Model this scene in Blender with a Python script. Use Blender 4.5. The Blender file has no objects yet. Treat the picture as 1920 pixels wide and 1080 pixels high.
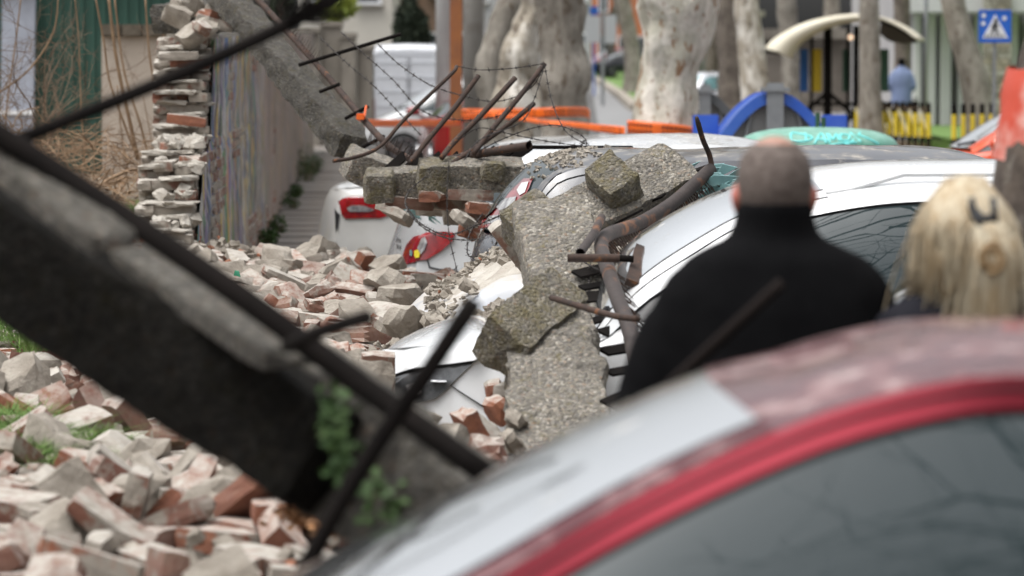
import bpy, bmesh, math, random
import numpy as np
from mathutils import Vector, Matrix, Euler, Quaternion, noise
from mathutils.bvhtree import BVHTree
from mathutils.geometry import delaunay_2d_cdt
SC = bpy.context.scene
COL = SC.collection
R = math.radians
random.seed(11)
# ------------------------------------------------------------ camera, sky, sun, exposure
F = 7200.0
CAMZ = 1.95
PITCH = math.atan(400 / F)
cd = bpy.data.cameras.new('camera')
cam = bpy.data.objects.new('camera', cd)
COL.objects.link(cam)
cam.location = (0, 0, CAMZ)
cam.rotation_euler = (math.pi / 2 - PITCH, 0, 0)
cd.lens = 135
cd.sensor_width = 36
cd.clip_start = .5
cd.clip_end = 900
cd.dof.use_dof = True
cd.dof.focus_distance = 18.3
cd.dof.aperture_fstop = 3.7
cd.dof.aperture_blades = 9
SC.camera = cam
w = bpy.data.worlds.new('World')
SC.world = w
w.use_nodes = True
nt = w.node_tree
nt.nodes.clear()
sky = nt.nodes.new('ShaderNodeTexSky')
sky.sky_type = 'NISHITA'
sky.sun_disc = False
SUN_AZ = -120
SUN_EL = 70
sky.sun_elevation = R(SUN_EL)
sky.sun_rotation = R(SUN_AZ)
sky.air_density = 1.0
sky.dust_density = 6
sky.ozone_density = 1.5
hs = nt.nodes.new('ShaderNodeHueSaturation')
hs.inputs['Saturation'].default_value = .14
bg = nt.nodes.new('ShaderNodeBackground')
bg.inputs[1].default_value = .15
wo = nt.nodes.new('ShaderNodeOutputWorld')
nt.links.new(sky.outputs[0], hs.inputs['Color'])
# overcast luminance: the zenith of a cloudy sky is about twice as bright as its horizon
tcw = nt.nodes.new('ShaderNodeTexCoord')
sxw = nt.nodes.new('ShaderNodeSeparateXYZ')
mrw = nt.nodes.new('ShaderNodeMapRange')
mrw.inputs[1].default_value = -.05
mrw.inputs[2].default_value = 1
mrw.inputs[3].default_value = 1.1
mrw.inputs[4].default_value = 2.2
vmw = nt.nodes.new('ShaderNodeVectorMath')
vmw.operation = 'SCALE'
nt.links.new(tcw.outputs['Generated'], sxw.inputs[0])
nt.links.new(sxw.outputs['Z'], mrw.inputs[0])
nt.links.new(hs.outputs[0], vmw.inputs[0])
nt.links.new(mrw.outputs[0], vmw.inputs['Scale'])
nt.links.new(vmw.outputs[0], bg.inputs[0])
nt.links.new(bg.outputs[0], wo.inputs[0])
sd = bpy.data.lights.new('sun', 'SUN')
sd.energy = .7
sd.angle = R(35)
sd.color = (1, .97, .93)
sun = bpy.data.objects.new('sun', sd)
COL.objects.link(sun)
# the thinnest cloud is to the left, high over the wall
_sv = Vector((math.sin(R(SUN_AZ)) * math.cos(R(SUN_EL)), math.cos(R(SUN_AZ)) * math.cos(R(SUN_EL)), math.sin(R(SUN_EL))))
sun.rotation_euler = _sv.to_track_quat('Z', 'Y').to_euler()
SC.view_settings.view_transform = 'Standard'
SC.view_settings.look = 'None'
SC.view_settings.gamma = 1
SC.view_settings.use_curve_mapping = False
SC.view_settings.exposure = -.04

# ------------------------------------------------------------ helpers
_cp, _sp = math.cos(PITCH), math.sin(PITCH)


def ray(px, py):
    a = (px - 960) / F
    b = (540 - py) / F
    return Vector((a, _cp + b * _sp, -_sp + b * _cp))


def P(px, py, Y):
    d = ray(px, py)
    return Vector((0, 0, CAMZ)) + d * (Y / d.y)


def sst(a, b, x):
    t = max(0, min(1, (x - a) / (b - a)))
    return t * t * (3 - 2 * t)


def lin(pts, x):
    if x <= pts[0][0]:
        return pts[0][1]
    for (a, b), (c, d) in zip(pts, pts[1:]):
        if x <= c:
            return b + (d - b) * (x - a) / (c - a)
    return pts[-1][1]


def cub(pts, x):
    """monotone-ish smooth interpolation of (x, value) pairs"""
    n = len(pts)
    if x <= pts[0][0]:
        return pts[0][1]
    if x >= pts[-1][0]:
        return pts[-1][1]
    for i in range(n - 1):
        if x <= pts[i + 1][0]:
            break
    x0, y0 = pts[i]
    x1, y1 = pts[i + 1]
    h = x1 - x0
    m = (y1 - y0) / h
    ml = (y1 - pts[i - 1][1]) / (x1 - pts[i - 1][0]) if i > 0 else m
    mr = (pts[i + 2][1] - y0) / (pts[i + 2][0] - x0) if i < n - 2 else m
    t = (x - x0) / h
    return (2 * t**3 - 3 * t**2 + 1) * y0 + (t**3 - 2 * t**2 + t) * h * ml + (-2 * t**3 + 3 * t**2) * y1 + (t**3 - t**2) * h * mr


def cat(pts, n=6):
    pts = [Vector(p) for p in pts]
    if len(pts) < 3:
        return pts
    q = [pts[0] * 2 - pts[1]] + pts + [pts[-1] * 2 - pts[-2]]
    out = []
    for i in range(1, len(q) - 2):
        a, b, c, d = q[i - 1:i + 3]
        for k in range(n):
            t = k / n
            out.append(.5 * ((2 * b) + (c - a) * t + (2 * a - 5 * b + 4 * c - d) * t * t + (3 * b - a - 3 * c + d) * t**3))
    out.append(pts[-1])
    return out


WM = {}


def wm(o):
    return WM.get(o.name, Matrix.Identity(4)) if o else Matrix.Identity(4)


class G:
    def __init__(s):
        s.v = []
        s.f = []
        s.at = []

    def add(s, vs, fs):
        b = len(s.v)
        s.v += [tuple(v) for v in vs]
        s.f += [tuple(b + i for i in f) for f in fs]

    def box(s, c, d, rot=None, taper=1):
        x, y, z = (k / 2 for k in d)
        vs = [Vector((a * x * (taper if cc > 0 else 1), b * y * (taper if cc > 0 else 1), cc * z)) for cc in (-1, 1) for b in (-1, 1) for a in (-1, 1)]
        if rot is not None:
            m = rot.to_3x3() if hasattr(rot, 'to_3x3') else Euler(rot).to_matrix()
            vs = [m @ v for v in vs]
        s.add([v + Vector(c) for v in vs], [(0, 2, 3, 1), (4, 5, 7, 6), (0, 1, 5, 4), (2, 6, 7, 3), (0, 4, 6, 2), (1, 3, 7, 5)])
        return s

    def bar(s, a, b, w, h, up=(0, 0, 1)):
        a, b = Vector(a), Vector(b)
        t = (b - a)
        L = t.length
        t.normalize()
        u = Vector(up)
        y = u.cross(t)
        if y.length < 1e-4:
            y = Vector((1, 0, 0)).cross(t)
        y.normalize()
        z = t.cross(y)
        m = Matrix((t, y, z)).transposed()
        s.box((a + b) / 2, (L, w, h), m)
        return s

    def tube(s, pts, r, n=8, cap=True):
        pts = [Vector(p) for p in pts]
        rr = r if isinstance(r, (list, tuple)) else [r] * len(pts)
        b = len(s.v)
        t0 = (pts[1] - pts[0]).normalized()
        nrm = t0.orthogonal().normalized()
        for i, p in enumerate(pts):
            if i == 0:
                t = t0
            elif i == len(pts) - 1:
                t = pts[i] - pts[i - 1]
            else:
                t = pts[i + 1] - pts[i - 1]
            t.normalize()
            nrm = nrm - t * nrm.dot(t)
            if nrm.length < 1e-5:
                nrm = t.orthogonal()
            nrm.normalize()
            bn = t.cross(nrm)
            for k in range(n):
                a = 2 * math.pi * k / n
                s.v.append(tuple(p + (nrm * math.cos(a) + bn * math.sin(a)) * rr[i]))
        for i in range(len(pts) - 1):
            for k in range(n):
                k2 = (k + 1) % n
                s.f.append((b + i * n + k, b + i * n + k2, b + (i + 1) * n + k2, b + (i + 1) * n + k))
        if cap:
            s.f.append(tuple(b + k for k in range(n))[::-1])
            s.f.append(tuple(b + (len(pts) - 1) * n + k for k in range(n)))
        return s

    def grid(s, rows, close=False):
        b = len(s.v)
        m = len(rows[0])
        for r in rows:
            s.v += [tuple(p) for p in r]
        for i in range(len(rows) - 1):
            for k in range(m if close else m - 1):
                k2 = (k + 1) % m
                s.f.append((b + i * m + k, b + i * m + k2, b + (i + 1) * m + k2, b + (i + 1) * m + k))
        return s

    def prism(s, poly, off):
        """poly: 3D points, off: Vector extrusion"""
        n = len(poly)
        a = [Vector(p) for p in poly]
        c = [p + Vector(off) for p in a]
        s.add(a + c, [tuple(range(n))[::-1], tuple(range(n, 2 * n))] + [(i, (i + 1) % n, n + (i + 1) % n, n + i) for i in range(n)])
        return s

    def sphere(s, c, r, n=10, m=7, rot=None):
        r = Vector((r, r, r)) if not isinstance(r, (tuple, list, Vector)) else Vector(r)
        rows = []
        for i in range(m + 1):
            th = math.pi * i / m
            row = []
            for k in range(n):
                a = 2 * math.pi * k / n
                v = Vector((math.sin(th) * math.cos(a) * r.x, math.sin(th) * math.sin(a) * r.y, math.cos(th) * r.z))
                if rot is not None:
                    v = rot @ v
                row.append(v + Vector(c))
            rows.append(row)
        s.grid(rows, True)
        return s

    def build(s, name, m, parent=None, smooth=False, world=True, bevel=0, solid=0):
        me = bpy.data.meshes.new(name)
        vs = s.v
        if parent is not None and world:
            iv = wm(parent).inverted()
            vs = [iv @ Vector(v) for v in vs]
        me.from_pydata([tuple(v) for v in vs], [], s.f)
        me.update()
        if m is not None:
            me.materials.append(m)
        bm = bmesh.new()
        bm.from_mesh(me)
        bmesh.ops.remove_doubles(bm, verts=bm.verts, dist=1e-5)
        bmesh.ops.recalc_face_normals(bm, faces=bm.faces)
        if bevel:
            bmesh.ops.bevel(bm, geom=[e for e in bm.edges if e.is_manifold and e.calc_face_angle(0) > .5], offset=bevel, segments=2, affect='EDGES', clamp_overlap=True)
        bm.to_mesh(me)
        bm.free()
        if smooth == 'edge':
            me.shade_smooth()
            me.set_sharp_from_angle(angle=R(38))
        elif smooth:
            me.shade_smooth()
        o = bpy.data.objects.new(name, me)
        COL.objects.link(o)
        if parent is not None:
            o.parent = parent
            WM[o.name] = wm(parent)
        if solid:
            md = o.modifiers.new('s', 'SOLIDIFY')
            md.thickness = solid
            md.offset = 0
        return o


def tag(o, label, cat_=None, group=None, kind=None):
    if label:
        o['label'] = label
    if cat_:
        o['category'] = cat_
    if group:
        o['group'] = group
    if kind:
        o['kind'] = kind
    return o


def struct(o, label=None):
    o['kind'] = 'structure'
    if label:
        o['label'] = label
    return o


def thing(name, label, cat_, loc=(0, 0, 0), rot=(0, 0, 0), group=None):
    o = bpy.data.objects.new(name, None)
    COL.objects.link(o)
    o.location = loc
    o.rotation_euler = rot
    o.empty_display_size = .2
    WM[o.name] = Matrix.Translation(loc) @ Euler(rot).to_matrix().to_4x4()
    tag(o, label, cat_, group)
    return o


def shared(name, me, parent=None, loc=(0, 0, 0), rot=None):
    o = bpy.data.objects.new(name, me)
    COL.objects.link(o)
    if parent is not None:
        o.parent = parent
    o.location = loc
    if rot is not None:
        if len(rot) == 4:
            o.rotation_mode = 'QUATERNION'
            o.rotation_quaternion = rot
        else:
            o.rotation_euler = rot
    return o


# ------------------------------------------------------------ materials
def mat(name, c1, c2=None, scale=4, rough=.7, bump=0, bscale=30, metal=0, coat=0, ior=1.5, mix=(.35, .65), c3=None, s3=1.5, m3=(.55, .65), stretch=(1, 1, 1), dust=0, dustcol=(.42, .39, .35), alpha=1, trans=0, detail=6, rvar=0):
    m = bpy.data.materials.new(name)
    m.use_nodes = True
    t = m.node_tree
    b = t.nodes['Principled BSDF']
    L = t.links.new
    b.inputs['Roughness'].default_value = rough
    b.inputs['Metallic'].default_value = metal
    b.inputs['IOR'].default_value = ior
    b.inputs['Coat Weight'].default_value = coat
    b.inputs['Coat Roughness'].default_value = .04
    b.inputs['Transmission Weight'].default_value = trans
    b.inputs['Alpha'].default_value = alpha
    tc = t.nodes.new('ShaderNodeTexCoord')
    mp = t.nodes.new('ShaderNodeMapping')
    mp.inputs['Scale'].default_value = stretch
    L(tc.outputs['Object'], mp.inputs[0])
    col = None

    def nz(sc, det=6, ro=.6):
        n = t.nodes.new('ShaderNodeTexNoise')
        n.inputs['Scale'].default_value = sc
        n.inputs['Detail'].default_value = det
        n.inputs['Roughness'].default_value = ro
        L(mp.outputs[0], n.inputs['Vector'])
        return n.outputs['Fac']

    def mr(v, a, bb, o0=0, o1=1):
        n = t.nodes.new('ShaderNodeMapRange')
        n.inputs[1].default_value = a
        n.inputs[2].default_value = bb
        n.inputs[3].default_value = o0
        n.inputs[4].default_value = o1
        L(v, n.inputs[0])
        return n.outputs[0]

    def mx(f, a, bb):
        n = t.nodes.new('ShaderNodeMix')
        n.data_type = 'RGBA'
        L(f, n.inputs[0])
        for s, x in ((6, a), (7, bb)):
            if isinstance(x, tuple):
                n.inputs[s].default_value = (*x, 1)
            else:
                L(x, n.inputs[s])
        return n.outputs[2]
    if c2 is None:
        b.inputs['Base Color'].default_value = (*c1, 1)
        if dust:
            col = c1
    else:
        col = mx(mr(nz(scale, detail), *mix), c1, c2)
        if c3 is not None:
            col = mx(mr(nz(s3, 5), *m3), col, c3)
    if dust:
        ge = t.nodes.new('ShaderNodeNewGeometry')
        sx = t.nodes.new('ShaderNodeSeparateXYZ')
        L(ge.outputs['Normal'], sx.inputs[0])
        up = mr(sx.outputs['Z'], .15, .9)
        mu = t.nodes.new('ShaderNodeMath')
        mu.operation = 'MULTIPLY'
        L(up, mu.inputs[0])
        L(mr(nz(7, 8, .75), .62 - dust * .35, .75 - dust * .25), mu.inputs[1])
        col = mx(mu.outputs[0], col, dustcol)
        L(mr(mu.outputs[0], 0, 1, rough, .9), b.inputs['Roughness'])
        L(mr(mu.outputs[0], 0, 1, coat, 0), b.inputs['Coat Weight'])
    elif rvar:
        L(mr(nz(scale * 1.7), .3, .7, rough - rvar, rough + rvar), b.inputs['Roughness'])
    if col is not None and not isinstance(col, tuple):
        L(col, b.inputs['Base Color'])
    if bump:
        bp = t.nodes.new('ShaderNodeBump')
        bp.inputs['Strength'].default_value = 1
        bp.inputs['Distance'].default_value = bump
        L(nz(bscale, 8, .65), bp.inputs['Height'])
        L(bp.outputs[0], b.inputs['Normal'])
    m['h'] = 1
    return m


def nodes_of(m):
    t = m.node_tree
    return t, t.nodes['Principled BSDF']


def brick_mat(name='fired brick', mort=.0):
    m = bpy.data.materials.new(name)
    m.use_nodes = True
    t = m.node_tree
    b = t.nodes['Principled BSDF']
    L = t.links.new
    N = t.nodes.new
    b.inputs['Roughness'].default_value = .92
    at = N('ShaderNodeAttribute')
    at.attribute_name = 'lc'
    ar = N('ShaderNodeAttribute')
    ar.attribute_name = 'rn'
    oi = N('ShaderNodeObjectInfo')
    ad = N('ShaderNodeMath')
    ad.operation = 'ADD'
    L(ar.outputs['Fac'], ad.inputs[0])
    L(oi.outputs['Random'], ad.inputs[1])
    fr = N('ShaderNodeMath')
    fr.operation = 'FRACT'
    L(ad.outputs[0], fr.inputs[0])
    rnd = fr.outputs[0]
    r2 = N('ShaderNodeMath')
    r2.operation = 'MULTIPLY'
    L(rnd, r2.inputs[0])
    r2.inputs[1].default_value = 17.3
    r2f = N('ShaderNodeMath')
    r2f.operation = 'FRACT'
    L(r2.outputs[0], r2f.inputs[0])
    off = N('ShaderNodeVectorMath')
    off.operation = 'ADD'
    L(at.outputs['Vector'], off.inputs[0])
    cx = N('ShaderNodeCombineXYZ')
    r9 = N('ShaderNodeMath')
    r9.operation = 'MULTIPLY'
    r9.inputs[1].default_value = 31
    L(rnd, r9.inputs[0])
    L(r9.outputs[0], cx.inputs[0])
    L(cx.outputs[0], off.inputs[1])

    def nz(sc, det=6, ro=.6):
        n = N('ShaderNodeTexNoise')
        n.inputs['Scale'].default_value = sc
        n.inputs['Detail'].default_value = det
        n.inputs['Roughness'].default_value = ro
        L(off.outputs[0], n.inputs['Vector'])
        return n.outputs['Fac']
    rp = N('ShaderNodeValToRGB')
    L(rnd, rp.inputs[0])
    cr = rp.color_ramp
    cr.elements[0].color = (.20, .092, .058, 1)
    cr.elements[1].color = (.17, .12, .095, 1)
    for p, c in ((.25, (.30, .115, .060)), (.5, (.14, .072, .052)), (.75, (.22, .135, .095))):
        e = cr.elements.new(p)
        e.color = (*c, 1)

    def mr(v, a, bb, o0=0, o1=1):
        n = N('ShaderNodeMapRange')
        L(v, n.inputs[0])
        for i, x in enumerate((a, bb, o0, o1)):
            if isinstance(x, (int, float)):
                n.inputs[1 + i].default_value = x
            else:
                L(x, n.inputs[1 + i])
        return n.outputs[0]

    def mx(f, a, bb):
        n = N('ShaderNodeMix')
        n.data_type = 'RGBA'
        L(f, n.inputs[0])
        for s, x in ((6, a), (7, bb)):
            if isinstance(x, tuple):
                n.inputs[s].default_value = (*x, 1)
            else:
                L(x, n.inputs[s])
        return n.outputs[2]
    c = mx(mr(nz(25, 8, .7), .35, .75), rp.outputs[0], (.17, .07, .05))
    # old lime mortar crust, different amount on every brick
    sx = N('ShaderNodeSeparateXYZ')
    L(at.outputs['Vector'], sx.inputs[0])
    thr = mr(r2f.outputs[0], 0, 1, .34 - mort, .66 - mort)
    s2 = N('ShaderNodeMath')
    s2.operation = 'ADD'
    L(thr, s2.inputs[0])
    s2.inputs[1].default_value = .10
    mor = mx(mr(nz(14, 8, .7), .3, .7), (.34, .305, .255), (.185, .16, .135))
    c = mx(mr(nz(11, 8, .62), thr, s2.outputs[0]), c, mor)
    ge = N('ShaderNodeNewGeometry')
    sz = N('ShaderNodeSeparateXYZ')
    L(ge.outputs['Normal'], sz.inputs[0])
    mu = N('ShaderNodeMath')
    mu.operation = 'MULTIPLY'
    L(mr(sz.outputs['Z'], .3, .85), mu.inputs[0])
    L(mr(nz(20, 8, .7), .36, .56, .1, .85), mu.inputs[1])
    c = mx(mu.outputs[0], c, (.43, .40, .355))
    L(c, b.inputs['Base Color'])
    bp = N('ShaderNodeBump')
    bp.inputs['Distance'].default_value = .006
    bp.inputs['Strength'].default_value = 1
    L(nz(38, 8, .7), bp.inputs['Height'])
    L(bp.outputs[0], b.inputs['Normal'])
    return m


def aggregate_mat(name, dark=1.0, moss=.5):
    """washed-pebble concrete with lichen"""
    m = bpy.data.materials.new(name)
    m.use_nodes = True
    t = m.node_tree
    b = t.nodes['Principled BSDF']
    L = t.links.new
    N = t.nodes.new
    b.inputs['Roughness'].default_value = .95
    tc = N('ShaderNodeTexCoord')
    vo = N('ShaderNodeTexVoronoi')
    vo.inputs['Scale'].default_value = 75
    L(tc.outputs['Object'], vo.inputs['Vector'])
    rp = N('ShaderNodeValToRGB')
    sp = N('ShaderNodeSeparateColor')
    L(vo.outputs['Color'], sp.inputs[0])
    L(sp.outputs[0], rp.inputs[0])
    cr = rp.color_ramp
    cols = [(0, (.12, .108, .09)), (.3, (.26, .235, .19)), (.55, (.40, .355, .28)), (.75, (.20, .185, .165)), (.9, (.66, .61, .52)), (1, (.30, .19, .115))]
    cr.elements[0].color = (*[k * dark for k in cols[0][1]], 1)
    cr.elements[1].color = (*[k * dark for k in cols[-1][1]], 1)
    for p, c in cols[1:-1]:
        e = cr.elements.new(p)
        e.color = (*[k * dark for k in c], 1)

    def nz(sc, det=6, ro=.6):
        n = N('ShaderNodeTexNoise')
        n.inputs['Scale'].default_value = sc
        n.inputs['Detail'].default_value = det
        n.inputs['Roughness'].default_value = ro
        L(tc.outputs['Object'], n.inputs['Vector'])
        return n.outputs['Fac']

    def mr(v, a, bb, o0=0, o1=1):
        n = N('ShaderNodeMapRange')
        L(v, n.inputs[0])
        for i, x in enumerate((a, bb, o0, o1)):
            n.inputs[1 + i].default_value = x
        return n.outputs[0]

    def mx(f, a, bb):
        n = N('ShaderNodeMix')
        n.data_type = 'RGBA'
        L(f, n.inputs[0])
        for s, x in ((6, a), (7, bb)):
            if isinstance(x, tuple):
                n.inputs[s].default_value = (*x, 1)
            else:
                L(x, n.inputs[s])
        return n.outputs[2]
    c = mx(mr(nz(60, 5, .7), .4, .7), rp.outputs[0], (.30 * dark, .28 * dark, .25 * dark))
    c = mx(mr(nz(9, 7, .7), .52, .72), c, (.12 * dark, .11 * dark, .095 * dark))
    if moss:
        c = mx(mr(nz(13, 9, .8), .60 - .12 * moss, .68), c, (.23 * dark, .19 * dark, .075 * dark))
    L(c, b.inputs['Base Color'])
    bp = N('ShaderNodeBump')
    bp.inputs['Distance'].default_value = .02
    bp.inputs['Strength'].default_value = 1
    ad = N('ShaderNodeMath')
    ad.operation = 'ADD'
    L(nz(45, 8, .75), ad.inputs[0])
    L(mr(vo.outputs['Distance'], 0, .8, .6, 0), ad.inputs[1])
    L(ad.outputs[0], bp.inputs['Height'])
    L(bp.outputs[0], b.inputs['Normal'])
    return m


M_asphalt = mat('asphalt', (.075, .073, .07), (.10, .098, .095), 3, .85, .004, 60, c3=(.055, .053, .05), s3=.7)
M_walk = mat('old pavement', (.17, .155, .14), (.105, .095, .085), 1.2, .85, .006, 40, c3=(.13, .095, .065), s3=3, m3=(.5, .7))
M_earth = mat('dry earth', (.20, .155, .11), (.11, .085, .06), 5, .95, .02, 25, c3=(.27, .22, .15), s3=12)
M_dust = mat('mortar dust', (.33, .29, .24), (.19, .16, .13), 9, .95, .02, 45, c3=(.20, .13, .095), s3=7, m3=(.62, .7))
M_mort = mat('fresh broken mortar', (.46, .43, .38), (.30, .27, .23), 8, .95, .012, 50)
M_pale = mat('lime mortar', (.37, .335, .285), (.215, .185, .15), 8, .95, .012, 50)
M_brick = brick_mat('fired brick', .0)
M_brickp = brick_mat('fired brick with mortar', .10)
M_agg = aggregate_mat('washed aggregate concrete', .82, .4)
M_aggm = aggregate_mat('mossy aggregate concrete', .68, 1.5)
M_aggd = aggregate_mat('shade dark concrete', .055, .6)  # near-black tone carries the shade on the near coping's overhung side
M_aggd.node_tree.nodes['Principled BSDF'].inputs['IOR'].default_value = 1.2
M_agglit = aggregate_mat('weathered concrete', .45, 0)  # paler copy for the lit upper side of the near coping
M_rust = mat('rusty steel', (.024, .016, .013), (.055, .030, .020), 14, .85, .002, 60, c3=(.17, .065, .022), s3=20, m3=(.6, .7))
M_rustpale = mat('rust pitted pipe', (.048, .036, .032), (.028, .020, .018), 9, .7, .002, 50, c3=(.19, .08, .035), s3=8, m3=(.58, .7))
M_black = mat('blackened steel', (.006, .005, .0045), (.010, .008, .007), 10, .9, ior=1.2, bump=.002, bscale=40) if True else mat('x', (0, 0, 0), (0, 0, 0), 1, .9, .002, 40)
M_wire = mat('old wire', (.025, .02, .018), None, rough=.7)
M_rubber = mat('tyre rubber', (.02, .02, .02), None, rough=.85)
M_plastic = mat('black plastic', (.02, .02, .022), None, rough=.45)
M_rim = mat('alloy', (.4, .4, .41), None, rough=.3, metal=.9)
M_gl = mat('car side glass', (.022, .034, .037), None, rough=.02, ior=1.62)
M_glteal = mat('teal tinted glass', (.20, .36, .36), (.12, .24, .25), 3, .05, ior=1.6)
M_ws = mat('windscreen glass', (.95, .97, .98), (.88, .91, .92), 2, .08, metal=.95, dust=.08)
M_red = mat('red lamp lens', (.34, .008, .012), (.17, .004, .008), 14, .1, coat=1, ior=1.6)
M_clear = mat('clear lamp lens', (.50, .50, .49), (.16, .15, .16), 22, .1, ior=1.9, metal=.3)
M_yel = mat('amber bulb', (.75, .62, .05), None, rough=.2)
M_dkhl = mat('dark headlamp', (.035, .038, .042), (.12, .125, .13), 12, .08, ior=1.8)
M_skin = mat('skin', (.38, .22, .17), (.31, .17, .125), 20, .55)
M_ear = mat('flushed skin', (.52, .16, .12), None, rough=.55)
M_hairg = mat('short grey hair', (.075, .055, .045), (.15, .12, .105), 60, .85, .003, 150)
M_coat = mat('black wool', (.004, .004, .0045), (.007, .007, .0075), 6, 1, ior=1.15)
M_coat2 = mat('dark navy cloth', (.012, .012, .016), (.02, .02, .025), 6, .95, ior=1.2)
M_strap = mat('black webbing', (.055, .055, .055), None, rough=.7)
M_trous = mat('dark trousers', (.03, .03, .035), None, rough=.9)
M_blond = mat('blond hair', (.74, .66, .50), (.50, .36, .20), 4, .5, .004, 60, stretch=(12, 12, 1.2), c3=(.76, .66, .48), s3=7)
M_orange = mat('orange barrier foil', (.85, .16, .015), (.78, .13, .015), 6, .45)
M_redfoil = mat('red barrier foil', (.56, .075, .04), (.74, .42, .36), 4, .3, mix=(.5, .62))
M_print = mat('black print', (.16, .03, .012), None, rough=.6)
M_white = mat('white paint', (.78, .79, .80), None, rough=.35, coat=.3)
M_grass = mat('grass blades', (.07, .15, .022), (.12, .19, .04), 8, .8)
M_leaf = mat('green leaves', (.025, .065, .012), (.055, .105, .02), 8, .7)
M_straw = mat('dry stalks', (.27, .18, .105), (.17, .105, .06), 7, .85)
M_twig = mat('dry twigs', (.10, .062, .042), (.20, .14, .09), 5, .9)


def bark(name, a, b_, c, d, sc=3.2):
    m = mat(name, a, b_, sc, .9, .03, 7, mix=(.42, .56), c3=c, s3=sc * 2.1, m3=(.56, .63), stretch=(1.6, 1.6, .8), detail=9)
    return m


M_bark = bark('plane tree bark', (.68, .64, .56), (.44, .42, .34), (.27, .16, .09), None)
M_bark2 = bark('grey plane bark', (.30, .275, .235), (.20, .18, .15), (.12, .095, .07), None)
M_bark3 = bark('dark bark', (.10, .08, .065), (.15, .125, .10), (.05, .04, .03), None, 5)
M_bark4 = bark('pale plane bark', (.66, .63, .57), (.34, .30, .24), (.15, .12, .09), None, 2.5)


def paint(name, c, dust=.0, metal=0, rough=.28, dustcol=(.42, .39, .35), coat=.9, ior=1.5):
    return mat(name, c, tuple(k * .93 for k in c), 6, rough, metal=metal, coat=coat, ior=ior, dust=dust, dustcol=dustcol)
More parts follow.
